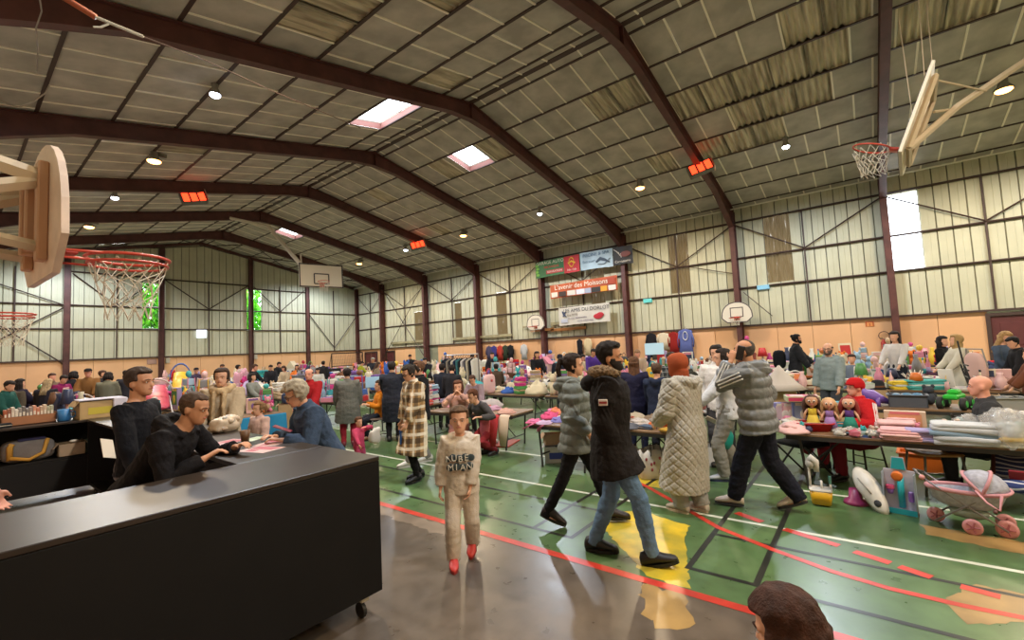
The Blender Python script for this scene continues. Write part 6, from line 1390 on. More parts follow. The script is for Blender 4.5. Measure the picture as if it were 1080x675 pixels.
for (px, py, hc, sk, dr, skc, lab, cu, s) in ((858,447,'#4a2e22','#b98a6a','#c0a83a','#c9b04a','doll with curly brown hair in a yellow dress on the front table',True,1.08),(876,448,'#cfa878','#d3a383','#8a6aa0','#9a7ab0','blond doll in a lilac dress on the front table',False,1.0),(897,449,'#8c2e28','#d0a184','#5a3a78','#2f8070','red haired doll in a green skirt on the front table',True,1.05)):
    p = T1x(px,py,.40); doll(p,fa(p),hc,sk,dr,skc,lab,s,cu)
p = T1p(859,454); t = thing('tray','red plastic tray holding a white paper on the front table','tray',p,-PI/2+.25,G1); b = MB()
rs = []
for (w,l,z) in ((.15,.09,0),(.185,.125,.085),(.2,.14,.09),(.2,.14,.1),(.175,.115,.098),(.14,.08,.012)): rs.append([(math.copysign(abs(math.cos(2*PI*k/24))**.5,math.cos(2*PI*k/24))*w,math.copysign(abs(math.sin(2*PI*k/24))**.5,math.sin(2*PI*k/24))*l,z) for k in range(24)])
b.rings(rs); b.build('tub', mat('#ad1d22',rough=.35), t, True); b = MB(); b.box((.0,-.0,.075),(.22,.14,.003),rot=M.Rotation(-.35,3,'X')); b.build('paper', mat('#d8c8c4',rough=.6), t)
def onto(p):
    best = None
    for t in TABLES:
        q = p-t['c']; d = V((-math.sin(t['a']),math.cos(t['a']),0)); n = V((math.cos(t['a']),math.sin(t['a']),0)); a_, b_ = q.dot(d), q.dot(n)
        a2, b2 = max(-t['L']/2+.06,min(t['L']/2-.06,a_)), max(-t['w']/2+.06,min(t['w']/2-.06,b_)); e = (a_-a2)**2+(b_-b2)**2
        if best is None or e < best[0]: best = (e, t['c']+d*a2+n*b2)
    r_ = best[1].copy(); r_.z = p.z; return r_
CLEARBAG = mat('#cfccc8',rough=.15,alpha=.38)
def gd(kind, px, py, cols, label, rz=0.0, s=(1,1,1), z=TZ, grp=G1, var=0, name=None, cat=None):
    o = put(kind,cols,onto(flo(px,py,z)),rz,label,grp,s,var,name,cat)
    if kind == 'plastic bag' and 'clear' in label: o.material_slots[0].material = CLEARBAG
    return o
RZ1 = -math.atan2(d1.x,d1.y)+PI/2
for i,(px,py,c,l) in enumerate(((836,455,'pale pink','pale pink crumpled baby garment at the left end of the front table'),(826,450,'cream','cream knitted garment behind the pink one at the left end of the front table'),(842,444,'pink','pink crumpled garment behind the red tray'))): gd('crumpled garment',px,py,(c,'white','pale pink'),l,i,(1.1,1.1,1.3),var=i)
for i,(px,py,c,l) in enumerate(((885,461,'pale blue','clear bag of small blue toys right of the red tray'),(897,458,'pink','clear bag of small pink toys in front of the red haired doll'),(909,463,'#a8b4c8','clear bag with a blue round toy on the front table'),(921,465,'#c9b468','clear bag with yellow toys on the front table'),(934,466,'#b8b0a4','clear bag of pale small toys on the front table'),(925,457,'#c0a090','bag of mixed trinkets behind the yellow toys'),(903,466,'#b05a6a','bag of red and pink toys at the front edge of the table'))): gd('plastic bag',px,py,(c,'white',None),l,i,(.42,.5,.3),var=i % 3,cat='bag')
for i,(px,py,c,c2,l,s) in enumerate(((944,457,'#d3a8a8','white','pale pink folded clothes with a white edge on the front table',(1.1,1.0,1.2)),(951,468,'#cf9fa2','pale pink','pink folded clothes at the front edge of the table',(1.15,1,1.0)),(948,448,'#d8b0b4','white','white and pink folded clothes at the back of the front table',(.9,.8,1.3)),(979,471,'#9a90b8','lilac','rolled lavender garment at the front edge of the table',(1.1,.75,1.05)),(996,468,'#b3262c','cream','small red folded cloth beside the lavender garment',(.5,.7,1.5)),(1020,472,'#b9bcc0','#7f96aa','thick stack of grey white and denim blue folded clothes on the front table',(1.7,1.05,1.9)),(1062,461,'#86aaa8','white','pale teal folded garment under the large plastic bag',(1.2,1,1.3)),(1060,471,'#cfc9bc','#d9b43a','white box shaped bundle with a yellow tag at the right front corner',(.9,.8,1.4)))): gd('folded garment',px,py,(c,c2,'white'),l,RZ1,s,var=i % 3)
for i,(px,py) in enumerate(((1000,459),(1014,459))): gd('shoe',px,py,('#cdbfb6','#c0a898','#d8ccc4'),'white baby shoe, %s of the pair behind the red cloth' % ('left one','right one')[i],RZ1+.3,(.8,.75,1.5),var=i)
o = gd('plastic bag',1064,470,('#c3bab2','#a8b0b0',None),'large transparent plastic bag bulging at the right end of the front table',.3,(1.2,1.3,1.25)); o.material_slots[0].material = CLEARBAG; gd('plastic bag',1026,458,('#9a9690','#8fb0ae',None),'small clear plastic bag in front of the bald man',.8,(.9,.8,.75),var=1)
b = None
for i,(px,py,c,c2,l,s,k) in enumerate(((847,436,'#5f74b0','#8a9cc8','blue boxed toy standing behind the brown haired doll',(1.0,1,.9),'boxed toy'),(861,434,'#6a4a52','#3a2a2c','dark boxed doll behind the brown haired doll',(.9,1,.85),'boxed toy'),(876,430,'#2f98ac','#c8b88a','turquoise boxed game standing behind the blond doll',(1.4,1,.95),'boxed toy'),(827,425,'#7a7ab4','#c9b4c0','lilac boxed game left of the turquoise one',(1.1,1,.85),'boxed toy'),(834,440,'#c8909c','#d9b1b0','pink boxed doll at the left end of the front table',(.8,.8,.85),'boxed toy'),(845,414,'#a8b08c','#b83a5c','green and pink flat game box lying on boxes behind the dolls',(1,1,1),'board game box'))):
    p = T1x(px,py,.88 if i != 5 else .8); put(k,(c,c2,'#d0c8c0'),p+V((0,0,.30 if i == 5 else 0)),fa(p)+.15,l,G1,(s[0],s[1],s[2]*1.12),i % 3)
gd('boxed toy',952,445,('#c0a890','#c88c68','#c86a70'),'beige boxed toy standing beside the red tracksuit man',fa(flo(952,445,TZ)),(1.5,1,.75))
TR_ = random.Random(11); used_ = set()
for i in range(26):
    y = TR_.uniform(-.55,.70); v = TR_.uniform(.06,.22) if i < 16 else TR_.uniform(.5,.75); p = V((T1['c'].x+(v-.5)*T1['w'],y,TZ)); c = TR_.choice(BRIGHT[:12])[0]; k = ('ball','toy car','mug','soft toy','book')[i % 5]
    if v > .4 and y > -.0: continue
    put(k,(c,TR_.choice(PAL)[0],TR_.choice(BRIGHT)[0]),p,TR_.uniform(0,6),'tiny %s %s, %s edge of the doll table%s' % (c,{'ball':'ball','toy car':'toy car','mug':'cup','soft toy':'soft figure','book':'booklet'}[k],'front' if v < .4 else 'back',', left of centre' if y > .1 else ', right of centre'),G1,(.42,.42,.42) if k != 'book' else (.5,.5,1),i % 3)
# ---- jewellery table, ribbon table, children's table
G2 = 'things on the jewellery table'; r = random.Random(4)
for i,(px,py,c,k,l,s) in enumerate(((664,451,'#5a5c64','crumpled garment','dark grey scarf at the left of the jewellery table',(.9,.9,.7)),(673,447,'#b8b0ac','crumpled garment','pale grey scarf behind the dark one on the jewellery table',(1,1,.9)),(683,452,'#4a5a6e','folded garment','blue grey folded scarf on the jewellery table',(.7,.7,.4)),(696,449,'#c8642c','folded garment','orange red print cloth on the jewellery table',(.9,.9,.35)),(706,455,'#b08a34','folded garment','mustard yellow cloth at the right front of the jewellery table',(.8,.7,.35)),(690,443,'#7c6a58','crumpled garment','brown knitted cap on the jewellery table',(.9,.9,1.1)),(679,440,'#a89c88','heap of clothes','beige heap of knitwear at the back of the jewellery table',(.7,.7,.6)),(667,441,'#c9c0b8','folded garment','white folded cloth at the back left of the jewellery table',(.8,.8,.6)),(705,446,'#c9a88a','folded garment','sand coloured cloth behind the mustard one',(.8,.8,.5)),(656,447,'#8a8a90','crumpled garment','grey cloth half hidden by the parka on the jewellery table',(.8,.8,.7)))): gd(k,px,py,(c,'#a8988c','#c0b0a0'),l,i*.7,s,grp=G2,var=i % 3)
for i in range(10):
    px, py = r.uniform(660,712), r.uniform(444,456); b = MB(); b.torus((0,0,.008),.045,.007,n=14,m=5); o = b.build('bracelet', mat(r.choice(('#c8a040','#9a9aa0','#b04a3a','#d0c8c0')),metal=.5,rough=.3), None, True, tl(T2,r.uniform(-.4,.4),r.uniform(.1,.6),TZ+.09)); tag(o,'small bead bracelet lying on the jewellery table','bracelet','bracelets on the jewellery table')
G3 = 'things on the ribbon table'
for i,(px,py,c,l,s,k) in enumerate(((574,440,'#c8507c','bright pink ribbon heap at the left of the small table',(1.1,1,1.3),'crumpled garment'),(583,436,'#d07a5c','coral and pink scarf heaped on the small table',(1,1,1.6),'crumpled garment'),(590,445,'#7a78b8','blue and white bow on the small table',(.7,.6,.9),'crumpled garment'),(563,446,'#d06a94','pink ribbon hanging over the left end of the small table',(.7,.7,.7),'crumpled garment'),(596,442,'#c9c0b8','white crumpled cloth beside the grey puffer jacket',(.9,.8,.8),'crumpled garment'),(570,448,'#b8a0c0','lilac cloth at the front edge of the small table',(.7,.6,.6),'crumpled garment'))): gd(k,px,py,(c,'#c878a0','#d8a0b0'),l,i,s,grp=G3,var=i % 3)
p = tl(T3,.1,.6); b = MB(); b.torus((0,0,.17),.12,.022,n=18,m=6,rot=M.Rotation(PI/2,3,'X'),sy=1.3); o = b.build('headband', cloth('#c85a88'), None, True, p, .8); tag(o,'pink bow headband standing on the ribbon table','headband')
b = MB(); pts = [flo(562,447,TZ+.02),flo(556,450,TZ-.0),flo(552,452,TZ-.1)]; b.tube(pts,[(.03,.008)]*3,n=6); pts = [flo(572,449,TZ+.02),flo(569,451,TZ-.02),flo(568,455,TZ-.12)]; b.tube(pts,[(.03,.008)]*3,n=6); tag(b.build('ribbon', cloth('#c86a8a'), None, True),'pink ribbons dangling from the left end of the ribbon table','ribbon')
G4 = "things on the children's table"
for i,(px,py,c,l,s,k) in enumerate(((462,428,'#c85a52','red folded cloth at the left end of the low table',(.9,.9,.9),'folded garment'),(471,424,'#9890b0','lilac crumpled cloth on the low table',(.8,.8,.9),'crumpled garment'),(478,427,'#c8909c','pink cloth in front of the girl at the low table',(.9,.9,.9),'crumpled garment'),(498,430,'#8a8890','grey folded cloth on the low table under the boy',(.8,.8,.7),'folded garment'),(508,433,'#c07a70','salmon pink long cloth at the front edge of the low table',(1.6,.8,.8),'folded garment'),(521,432,'#b08aa0','mauve garment heaped on the low table',(1,1,.9),'crumpled garment'),(530,427,'#a8a0a0','grey and white soft heap at the right end of the low table',(1,1,.9),'heap of clothes'),(534,436,'#c0968a','pale pink garment at the right front corner of the low table',(.9,.9,1.0),'crumpled garment'),(452,429,'#c88a94','pink paper pile at the left corner of the low table',(.7,.7,.5),'folded garment'),(490,424,'#cfc4be','white cloth beside the bending woman on the low table',(.7,.7,.8),'crumpled garment'))): gd(k,px,py,(c,'#b8a0a8','#d0b0b0'),l,i*.8,s,grp=G4,var=i % 3)
for i,(px,py,c,l) in enumerate(((522,440,'#b0383c','red trousers hanging down from the low table'),(514,440,'#c0606a','pink trousers hanging down from the low table'),(533,440,'#cdb8a4','cream garment hanging over the right end of the low table'))):
    p = flo(px,py,TZ); b = MB(); b.tube([(0,0,.03),(-.06,0,.0),(-.09,0,-.2),(-.08,.02,-.46)],[(.10,.02),(.11,.025),(.10,.03),(.06,.025)],n=10,ref=(1,0,0)); tag(b.build('draped_garment', cloth(c), None, True, p, .1),l,'clothing',G4)
GW = 'things on the white table'
for i,(px,py,c,l,s,k) in enumerate(((752,434,'#b8302c','small red toy on the white table left of the white sweatshirt',(.8,.8,1),'toy car'),(745,428,'#c8c0b8','white folded paper bag on the white table',(.9,.9,.9),'folded garment'),(741,432,'#7a4a44','dark red cup on the white table',(1.2,1.2,1.2),'mug'),(760,430,'#a8b0b8','grey crumpled cloth on the white table',(.9,.9,.9),'crumpled garment'))): gd(k,px,py,(c,'#c05a50','#d0c8c0'),l,i,s,grp=GW,var=i % 3)
G6 = 'things on the toy table behind the red tracksuit'
def crate(p, rz, col, label): 
    o = put('storage crate',(col,'#4a7a9c','#8a8c90'),p,rz,label,G6,(1.1,1,1),1); return o
crate(tl(T6,.12,.35),PI/2,'#4c5058','dark grey crate of toys on the table behind the red tracksuit man')
t = thing('toy_dinosaur','purple plastic toy creature on the table beside the grey crate','toy',tl(T6,.33,.3),.4,G6); b = MB(); b.tube([(0,-.25,.03),(0,-.12,.09),(0,.02,.15),(0,.12,.2),(0,.17,.3)],[.02,.06,.1,.07,.05],n=12); b.ell((0,.22,.32),(.06,.1,.055)); b.build('body', mat('#7a5ab0',rough=.4), t, True); b = MB()
for sx in (-1,1):
    for y in (-.03,.1): b.tube([(sx*.06,y,.12),(sx*.09,y,.0)],[.035,.03],n=8)
b.build('legs', mat('#6a4a9c',rough=.4), t, True)
t = thing('toy_truck','bright green toy monster truck with big black wheels','toy',tl(T6,-.14,.25),1.2,G6); b = MB(); b.box((0,0,.17),(.16,.34,.07),ch=.02); b.box((0,-.02,.23),(.13,.16,.07),ch=.025); b.build('body', mat('#2fae3a',rough=.35), t)
for sx in (-1,1):
    for sy in (-1,1): b = MB(); b.lathe((sx*.12-.035,sy*.12,.085),[(.05,0),(.085,.01),(.085,.06),(.05,.07)],18,axis=(1,0,0)); w_ = b.build('wheel', mat('#222222',rough=.7), t, True); b = MB(); b.lathe((sx*.12-.04,sy*.12,.085),[(.045,0),(.045,.08)],14,axis=(1,0,0)); b.build('hub', mat('#3faf4a',rough=.4), w_)
for i,(u,v,k,c,l,s) in enumerate(((.44,.4,'handbag','#2a2a2c','black toy bag at the left end of the toy table',(1,1,.9)),(.42,.75,'crumpled garment','#c8a890','peach cloth behind the black toy bag',(1,1,1)),(-.02,.75,'soft toy','#3c4048','dark soft toy behind the grey crate',(1,1,1)),(-.3,.6,'toy car','#3a3a3e','black toy car right of the green truck',(1,1,1)),(-.26,.2,'toy car','#3a8c3c','small green toy car beside the monster truck',(.7,.7,.7)),(-.42,.4,'storage crate','#8a8c88','grey crate at the right end of the toy table',(.9,.9,.9)))): put(k,(c,'#55585c','#2a2a2a'),tl(T6,u,v),i,l,G6,s,i % 3)
# blue cloth table
b = MB(); n = 18; rs = []
for (z,g) in ((.02,.03),(.3,.02),(.585,.004),(.605,0),(.61,-.06)): rs.append([(math.copysign(min(abs(math.cos(2*PI*k/48)*1.2),.37),math.cos(2*PI*k/48))*(1+g*(1+.8*math.sin(k*2.1))),math.copysign(min(abs(math.sin(2*PI*k/48)*1.4),.77),math.sin(2*PI*k/48))*(1+g*.6*(1+.8*math.sin(k*1.7))),z+.006) for k in range(48)])
b.rings(rs); o = b.build('tablecloth', cloth('#2f86b8'), None, True, T7['c'], T7['a']); tag(o,'bright blue cloth over the table behind the grey haired woman','tablecloth')
fill(dict(T7,row='blue cloth',z=TZ+.02),6,'toys'); fill(dict(T4b,row='pink cloth'),10,'clothes',[p for p in PAL if p[0] in ('pink','pale pink','magenta','white')])
import re
# ================================================================== THINGS ON THE FLOOR
def fa2(p, extra=0): return math.atan2(-p.y,-p.x)+PI/2+extra
# toy cleaning trolley
p = flo(867,533); t = thing('toy_cleaning_trolley','yellow toy cleaning bucket with white handles on the floor','toy',p,fa2(p)); b = MB()
b.rings([[(math.copysign(abs(math.cos(2*PI*k/20))**.5,math.cos(2*PI*k/20))*w,math.copysign(abs(math.sin(2*PI*k/20))**.5,math.sin(2*PI*k/20))*w*.7,z) for k in range(20)] for w,z in ((.085,.02),(.10,.15),(.092,.15),(.08,.03))]); b.build('bucket', mat('#d0a018',rough=.35), t, True)
b = MB(); b.box((0,0,.165),(.2,.14,.03),ch=.01); 
for (x,y,h) in ((-.085,.0,.42),(.01,-.03,.26),(.085,.02,.24)): b.tube([(x,y,.15),(x*1.02,y,h)],.011,n=7)
b.build('handle', mat('#d0ccc4',rough=.4), t, True); b = MB(); b.tube([(-.085,0,.44),(-.06,0,.47),(-.03,0,.44),(-.02,0,.34)],[.03,.045,.04,.025],n=10); b.ell((-.07,0,.42),(.045,.04,.06)); b.build('mop_head', cloth('#c8c4bc'), t, True); b = MB(); b.tube([(.085,.02,.22),(.085,.02,.3)],.014,n=7); b.build('brush', mat('#4a7a70',rough=.5), t)
# baby bath seat leaning
p = flo(920,541); t = thing('baby_bath','white baby bath seat leaning on the floor before the table','baby seat',p,fa2(p)); b = MB(); rs = []
Rl = M.Rotation(R(-30),3,'Y')@M.Rotation(R(-34),3,'X')
for k_,(w,dd) in enumerate(((.3,0),(.34,.02),(.38,.05),(.36,.06),(.28,.03))):
    rs.append([Rl@V((w*.27*math.sin(2*PI*j/24)*(1 if math.cos(2*PI*j/24) > 0 else .85), dd-.03, .25+w*.68*math.cos(2*PI*j/24)))+V((.1,0,0)) for j in range(24)])
b.rings(rs); b.build('shell', mat('#cdc8be',rough=.4), t, True); b = MB(); b.ell(Rl@V((.0,-.035,.10))+V((.1,0,0)),(.03,.012,.035),rot=Rl); b.build('seat_pad', mat('#1c1c1e',rough=.6), t, True); b = MB(); b.tube([Rl@V((-.03,-.03,.38))+V((.1,0,0)),Rl@V((-.01,-.035,.28))+V((.1,0,0)),Rl@V((.0,-.035,.2))+V((.1,0,0))],.008,n=6); b.build('ridge', mat('#9a958c',rough=.5), t, True)
p = flo(903,531); b = MB(); b.lathe((0,0,0),[(.11,0),(.10,.03),(.06,.06),(.05,.15)],16); tag(b.build('potty', mat('#8a2a5c',rough=.4), None, True, p),'dark pink plastic potty behind the white baby bath seat','potty')
# boxed toy cleaning set
p = flo(951,541); t = thing('toy_set_box','tall cardboard toy set with turquoise vacuum and orange knob','toy',p,fa2(p)-.15); b = MB(); b.box((0,.05,.2),(.235,.012,.40),ch=.003); b.box((0,0,.012),(.25,.12,.024),ch=.003); b.prism([(-.06,0),(.06,0),(.045,.12),(-.045,.12)],(0,.056,.40),(1,0,0),(0,0,1),(0,-.012,0)); b.build('card', mat('#b9b4c0',rough=.6), t)
b = MB(); b.box((0,-.062,.03),(.25,.006,.05)); b.prism([(-.055,0),(.055,0),(.04,.11),(-.04,.11)],(0,.038,.405),(1,0,0),(0,0,1),(0,-.004,0)); b.build('print', mat('#1f9aa8',rough=.5), t); b = MB(); b.tube([(.01,.02,.05),(.01,.02,.34)],[(.03,.02)]*2,n=10); b.build('vacuum', mat('#25a8b4',rough=.35), t, True); b = MB(); b.lathe((-.01,.025,.345),[(.045,0),(.045,.03),(.03,.035)],18,axis=(0,-1,0)); b.build('knob', mat('#d8702a',rough=.35), t, True)
b = MB(); b.lathe((-.07,.01,.17),[(.02,0),(.03,.05)],12); b.build('cup', mat('#8a5aa8',rough=.4), t, True); b = MB(); b.box((.08,.02,.16),(.04,.03,.1),ch=.01); b.build('spray_bottle', mat('#8a5aa8',rough=.4), t); b = MB(); b.tube([(-.07,.01,.22),(-.07,.01,.25)],.035,n=10); b.build('sponge', mat('#c84a70',rough=.6), t); b = MB()
for s in (-1,1): b.box((s*.118,.0,.2),(.006,.11,.36))
b.build('side_wing', mat('#9aa6b4',rough=.6), t)
# doll pram
p = flo(1024,560); t = thing('doll_pram','pink and white doll pram with a hood on the floor at right','pram',p,0)
ri = V((p.y,-p.x,0)).normalized(); t.rotation_euler.z = math.atan2(ri.y,ri.x)       # local +X runs to the right of the photo
t.scale = (.92,.92,.92); wp = mat('#cf8f92',rough=.45); fw = cloth('#a8aab8',bscale=40,bump=.6,var=.15,vscale=30); fp = cloth('#c8929a')
for (x,y,r_) in ((-.235,.12,.068),(.015,-.10,.07),(.235,-.02,.076),(.24,.22,.07)):
    b = MB(); b.lathe((x,y-.018,r_),[(r_*.72,0),(r_,.006),(r_,.03),(r_*.72,.036)],22,axis=(0,1,0)); w_ = b.build('wheel', wp, t, True); b = MB(); b.lathe((x,y-.024,r_),[(r_*.22,0),(r_*.22,.048)],12,axis=(0,1,0))
    for k in range(5): a = 2*PI*k/5; b.tube([(x,y-.02,r_),(x+r_*.7*math.cos(a),y-.02,r_+r_*.7*math.sin(a))],.007,n=5)
    b.build('hub', mat('#a8606a',rough=.5), w_)
b = MB(); 
for y in (-.10,.14): b.tube([(-.24,y,.07),(.05,y,.30),(.12,y,.40)],.009,n=6); b.tube([(.24,y,.075),(-.02,y,.26),(-.30,y,.47)],.009,n=6)
b.tube([(-.30,-.10,.47),(-.36,.02,.51),(-.30,.14,.47)],.012,n=6); b.build('frame', mat('#8a8688',rough=.35,metal=.6), t, True)
b = MB(); b.ell((-.30,-.1,.47),.024,nu=8,nv=6); b.build('handle_grip', wp, t, True)
b = MB(); rs = []
for (sx,sy,z) in ((.17,.09,.22),(.235,.125,.27),(.27,.145,.36),(.275,.15,.375),(.25,.13,.37),(.2,.1,.28)): rs.append([(-.01+sx*math.cos(2*PI*k/24),.02+sy*math.sin(2*PI*k/24),z) for k in range(24)])
b.rings(rs); b.build('bassinet', fw, t, True); b = MB(); b.torus((-.01,.02,.378),.268,.022,n=28,m=8,sy=.54); b.build('rim', fp, t, True)
b = MB(); rs = []
for j in range(7):
    a = R(8+j*20); rs.append([V((.10,.02,.38))+V((.19*math.cos(a)*abs(math.cos(PI*k/14-PI/2))**.5*1.0, .15*math.sin(PI*k/14-PI/2), .19*math.sin(a)*abs(math.cos(PI*k/14-PI/2))**.5)) for k in range(15)])
b.rings(rs,cap=False); ho = b.build('hood', fw, t, True); sol = ho.modifiers.new('thick','SOLIDIFY'); sol.thickness = .012
for j in (0,3,6): 
    a = R(8+j*20); b = MB(); b.tube([V((.10,.02,.38))+V((.195*math.cos(a)*abs(math.cos(PI*k/14-PI/2))**.5, .155*math.sin(PI*k/14-PI/2), .195*math.sin(a)*abs(math.cos(PI*k/14-PI/2))**.5)) for k in range(15)],.014,n=6); b.build('hood_trim', fp, t, True)
b = MB(); b.tube([(.06,-.14,.42),(.12,-.17,.33),(.2,-.16,.27),(.22,-.15,.40)],[(.02,.008)]*4,n=6); b.build('strap', fp, t, True); b = MB(); b.ell((0,.02,.17),(.14,.11,.06),fn=lambda q: q*(1+.15*N.noise(q*20))); b.build('lower_tray', mat('#8f9a90',rough=.3,alpha=.75), t, True)
# navy and white padded baby carrier bag at the right edge
p = flo(1078,548); t = thing('baby_carrier','navy baby seat with white zigzag print at the right edge','baby seat',p+V((.25,-.1,0)),fa2(p)); m, nt, bs = nodes('zigzag'); tc = nt.nodes.new('ShaderNodeTexCoord'); mp = nt.nodes.new('ShaderNodeMapping'); mp.inputs['Scale'].default_value = (9,9,16); wv = nt.nodes.new('ShaderNodeTexChecker'); wv.inputs['Scale'].default_value = 1.6; wv.inputs[1].default_value = (*lin('#26346a'),1); wv.inputs[2].default_value = (*lin('#23305e'),1)
wa = nt.nodes.new('ShaderNodeTexWave'); wa.inputs['Scale'].default_value = .55; wa.inputs['Distortion'].default_value = 7; wa.inputs['Detail'].default_value = 0; wa.bands_direction = 'Z'; rp_ = nt.nodes.new('ShaderNodeValToRGB'); rp_.color_ramp.interpolation = 'CONSTANT'; rp_.color_ramp.elements[1].position = .8; rp_.color_ramp.elements[0].color = (*lin('#27356a'),1); rp_.color_ramp.elements[1].color = (*lin('#c4c4cc'),1)
nt.links.new(tc.outputs['Object'],mp.inputs[0]); nt.links.new(mp.outputs[0],wa.inputs['Vector']); nt.links.new(wa.outputs['Fac'],rp_.inputs[0]); nt.links.new(rp_.outputs[0],bs.inputs['Base Color']); bs.inputs['Roughness'].default_value = .8
b = MB(); b.tube([(0,-.22,.28),(0,-.02,.24),(0,.12,.32),(0,.22,.55)],[(.2,.06),(.24,.08),(.24,.07),(.18,.05)],n=16,ref=(0,0,1)); b.build('cushion', m, t, True); b = MB()
for s in (-1,1): b.tube([(s*.22,-.25,.02),(s*.22,.25,.02)],.016,n=6); b.tube([(s*.22,-.2,.02),(s*.22,-.05,.22),(s*.2,.2,.5)],.016,n=6)
b.build('frame', mat('#5a2e28',rough=.5), t, True); b = MB(); b.box((-.06,-.2,.38),(.1,.02,.1),rot=M.Rotation(.5,3,'X'),ch=.006); b.build('buckle_pad', mat('#8c1f2e',rough=.7), t)
b = MB(); b.ell((0,0,.28),(.3,.2,.16),fn=lambda q: q*(1+.25*N.noise(q*8))); p2 = flo(1075,520); tag(b.build('crumpled_coat', cloth('#23202c'), None, True, p2+V((.15,0,.1))),'dark coat bundled under the right end of the front table','clothing')
# chairs
def chair(loc, rz, seatc, label, frame='#6a6668', back=True, sh=.44):
    t = thing('chair',label,'chair',loc,rz); b = MB(); b.ell((0,0,sh),(.21,.21,.016),nu=24,nv=6,sq=.5); b.build('seat', mat(seatc,rough=.5,var=.12,vscale=6), t, True); fm = mat(frame,rough=.4,metal=.5)
    for sx in (-1,1):
        for sy in (-1,1): b = MB(); b.tube([(sx*.16,sy*.16,sh-.015),(sx*.2,sy*.2,0)],.012,n=7); b.build('leg', fm, t, True)
    b = MB(); 
    for s in (-1,1): b.tube([(s*.18,-.18,.14),(s*.18,.18,.14)],.008,n=5)
    b.build('stretcher', fm, t)
    if back:
        b = MB(); b.tube([(-.17,-.19,sh-.02),(-.18,-.24,sh+.4)],.012,n=6); b.tube([(.17,-.19,sh-.02),(.18,-.24,sh+.4)],.012,n=6); b.build('back_frame', fm, t); b = MB(); b.box((0,-.23,sh+.3),(.38,.02,.17),rot=M.Rotation(.1,3,'X'),ch=.008); b.build('backrest', mat(seatc,rough=.5), t)
    return t
p = flo(990,521); chair((p.x+.1,p.y,0),.4,'#b08a54','wooden seated stool with thin metal legs behind the pram','#8a8886',False,.42)
p = at(905,470,5.72); chair((p.x,p.y,0),2.6,'#4a3630','dark chair under the red tracksuit man','#3a3634',True,.40)
p = at(1046,450,4.72); chair((p.x,p.y,0),2.2,'#3a3634','chair under the bald man at the right','#3a3634',True,.40)
# folding camp chair (black) under the doll table
p = flo(846,510); t = thing('camping_chair','black folding camping chair behind the man on the phone','chair',(p.x+.35,p.y,0),.9); b = MB()
for s in (-1,1): b.tube([(s*.24,-.22,0),(s*.24,.22,.42)],.012,n=6); b.tube([(s*.24,.22,0),(s*.24,-.22,.42)],.012,n=6)
b.tube([(-.24,-.22,0),(.24,-.22,.40)],.010,n=6); b.tube([(.24,-.22,0),(-.24,-.22,.40)],.010,n=6); b.build('frame', mat('#1c1c1e',rough=.5), t); b = MB(); b.ell((0,0,.41),(.25,.24,.03),sq=.5); b.build('seat', cloth('#17171a'), t, True); b = MB(); b.box((0,-.25,.62),(.48,.03,.32),rot=M.Rotation(.15,3,'X'),ch=.012); b.build('backrest', cloth('#17171a'), t)
put('storage crate',('#c8641e','#8a4a28','#b0562a'),flo(960,505)+V((.45,-.15,.02)),1.5,'orange crate under the front table','things under the doll table',(1.1,1,1.2),2)
b = MB(); b.ell((0,0,.22),(.14,.1,.2),fn=lambda q: q*(1+.2*N.noise(q*9))); p = flo(848,498); tag(b.build('bag', cloth('#8a2438'), None, True, p+V((.5,.0,.1))),'dark red bag hanging under the left end of the front table','bag')
# shopping bag and boxes by the jewellery table
p = flo(690,503); t = thing('shopping_bag','white printed shopping bag standing on the floor by the quilted coat','bag',p,fa2(p)+.35); b = MB(); rs = []
for (w,d,z,k) in ((.19,.12,0,0),(.2,.13,.02,0),(.205,.135,.2,.01),(.21,.14,.36,.02),(.20,.13,.362,.02),(.19,.12,.1,0)): rs.append([(math.copysign(abs(math.cos(2*PI*j/28))**.4,math.cos(2*PI*j/28))*w*(1+k*math.sin(5*j)),math.copysign(abs(math.sin(2*PI*j/28))**.4,math.sin(2*PI*j/28))*d*(1+k*math.sin(3*j)),z+k*1.4*math.sin(j*1.3)) for j in range(28)])
b.rings(rs); b.build('body', mat('#c6c2bd',rough=.5,var=.06,vscale=9), t, True); b = MB()
for s in (-1,1): b.tube([(-.08,s*.135,.3),(-.07,s*.13,.46),(.05,s*.13,.46),(.07,s*.135,.3)],[(.016,.004)]*4,n=6)
b.build('handle', mat('#1d1d1f',rough=.6), t); b = MB(); rr = random.Random(3)
for k in range(9): b.ell((rr.uniform(-.14,.14),-.137,rr.uniform(.08,.3)),(.016,.004,.022),nu=8,nv=4)
b.build('flower_print', mat('#9a4450',rough=.6), t, True)
p = flo(583,488); carton(V((p.x+.1,p.y+.0,0)),(.34,.24,.24),fa2(p),'#bfc0c4','white and blue printed carton under the ribbon table','box','cardboard_box',None,'#3446a0'); carton(V((p.x+.18,p.y+.08,.245)),(.3,.22,.16),fa2(p)+.2,'#b89a80','open brown carton on the white and blue carton','box')
p = flo(757,497); carton(V((p.x+.35,p.y+.1,0)),(.34,.3,.26),fa2(p),'#c8c6c2','plain white carton under the white table','box')
for i,(px,py) in enumerate(((664,468),(683,470))):
    p = at(px,py,6.35); put('shoe',('#b8b0ac','#8a6a60','#2a2a2e'),V((p.x,p.y,.18)),.5,'grey and white small shoe, %s under the jewellery table' % ('left one','right one')[i],'shoes under the jewellery table',(1,.8,1.2),i)
p = at(672,475,6.4); b = MB(); b.box((0,0,.09),(.5,.3,.18),ch=.01); tag(b.build('crate', mat('#5a5a4a',rough=.7), None, False, (p.x,p.y,0), .2),'low greenish crate carrying shoes under the jewellery table','crate')
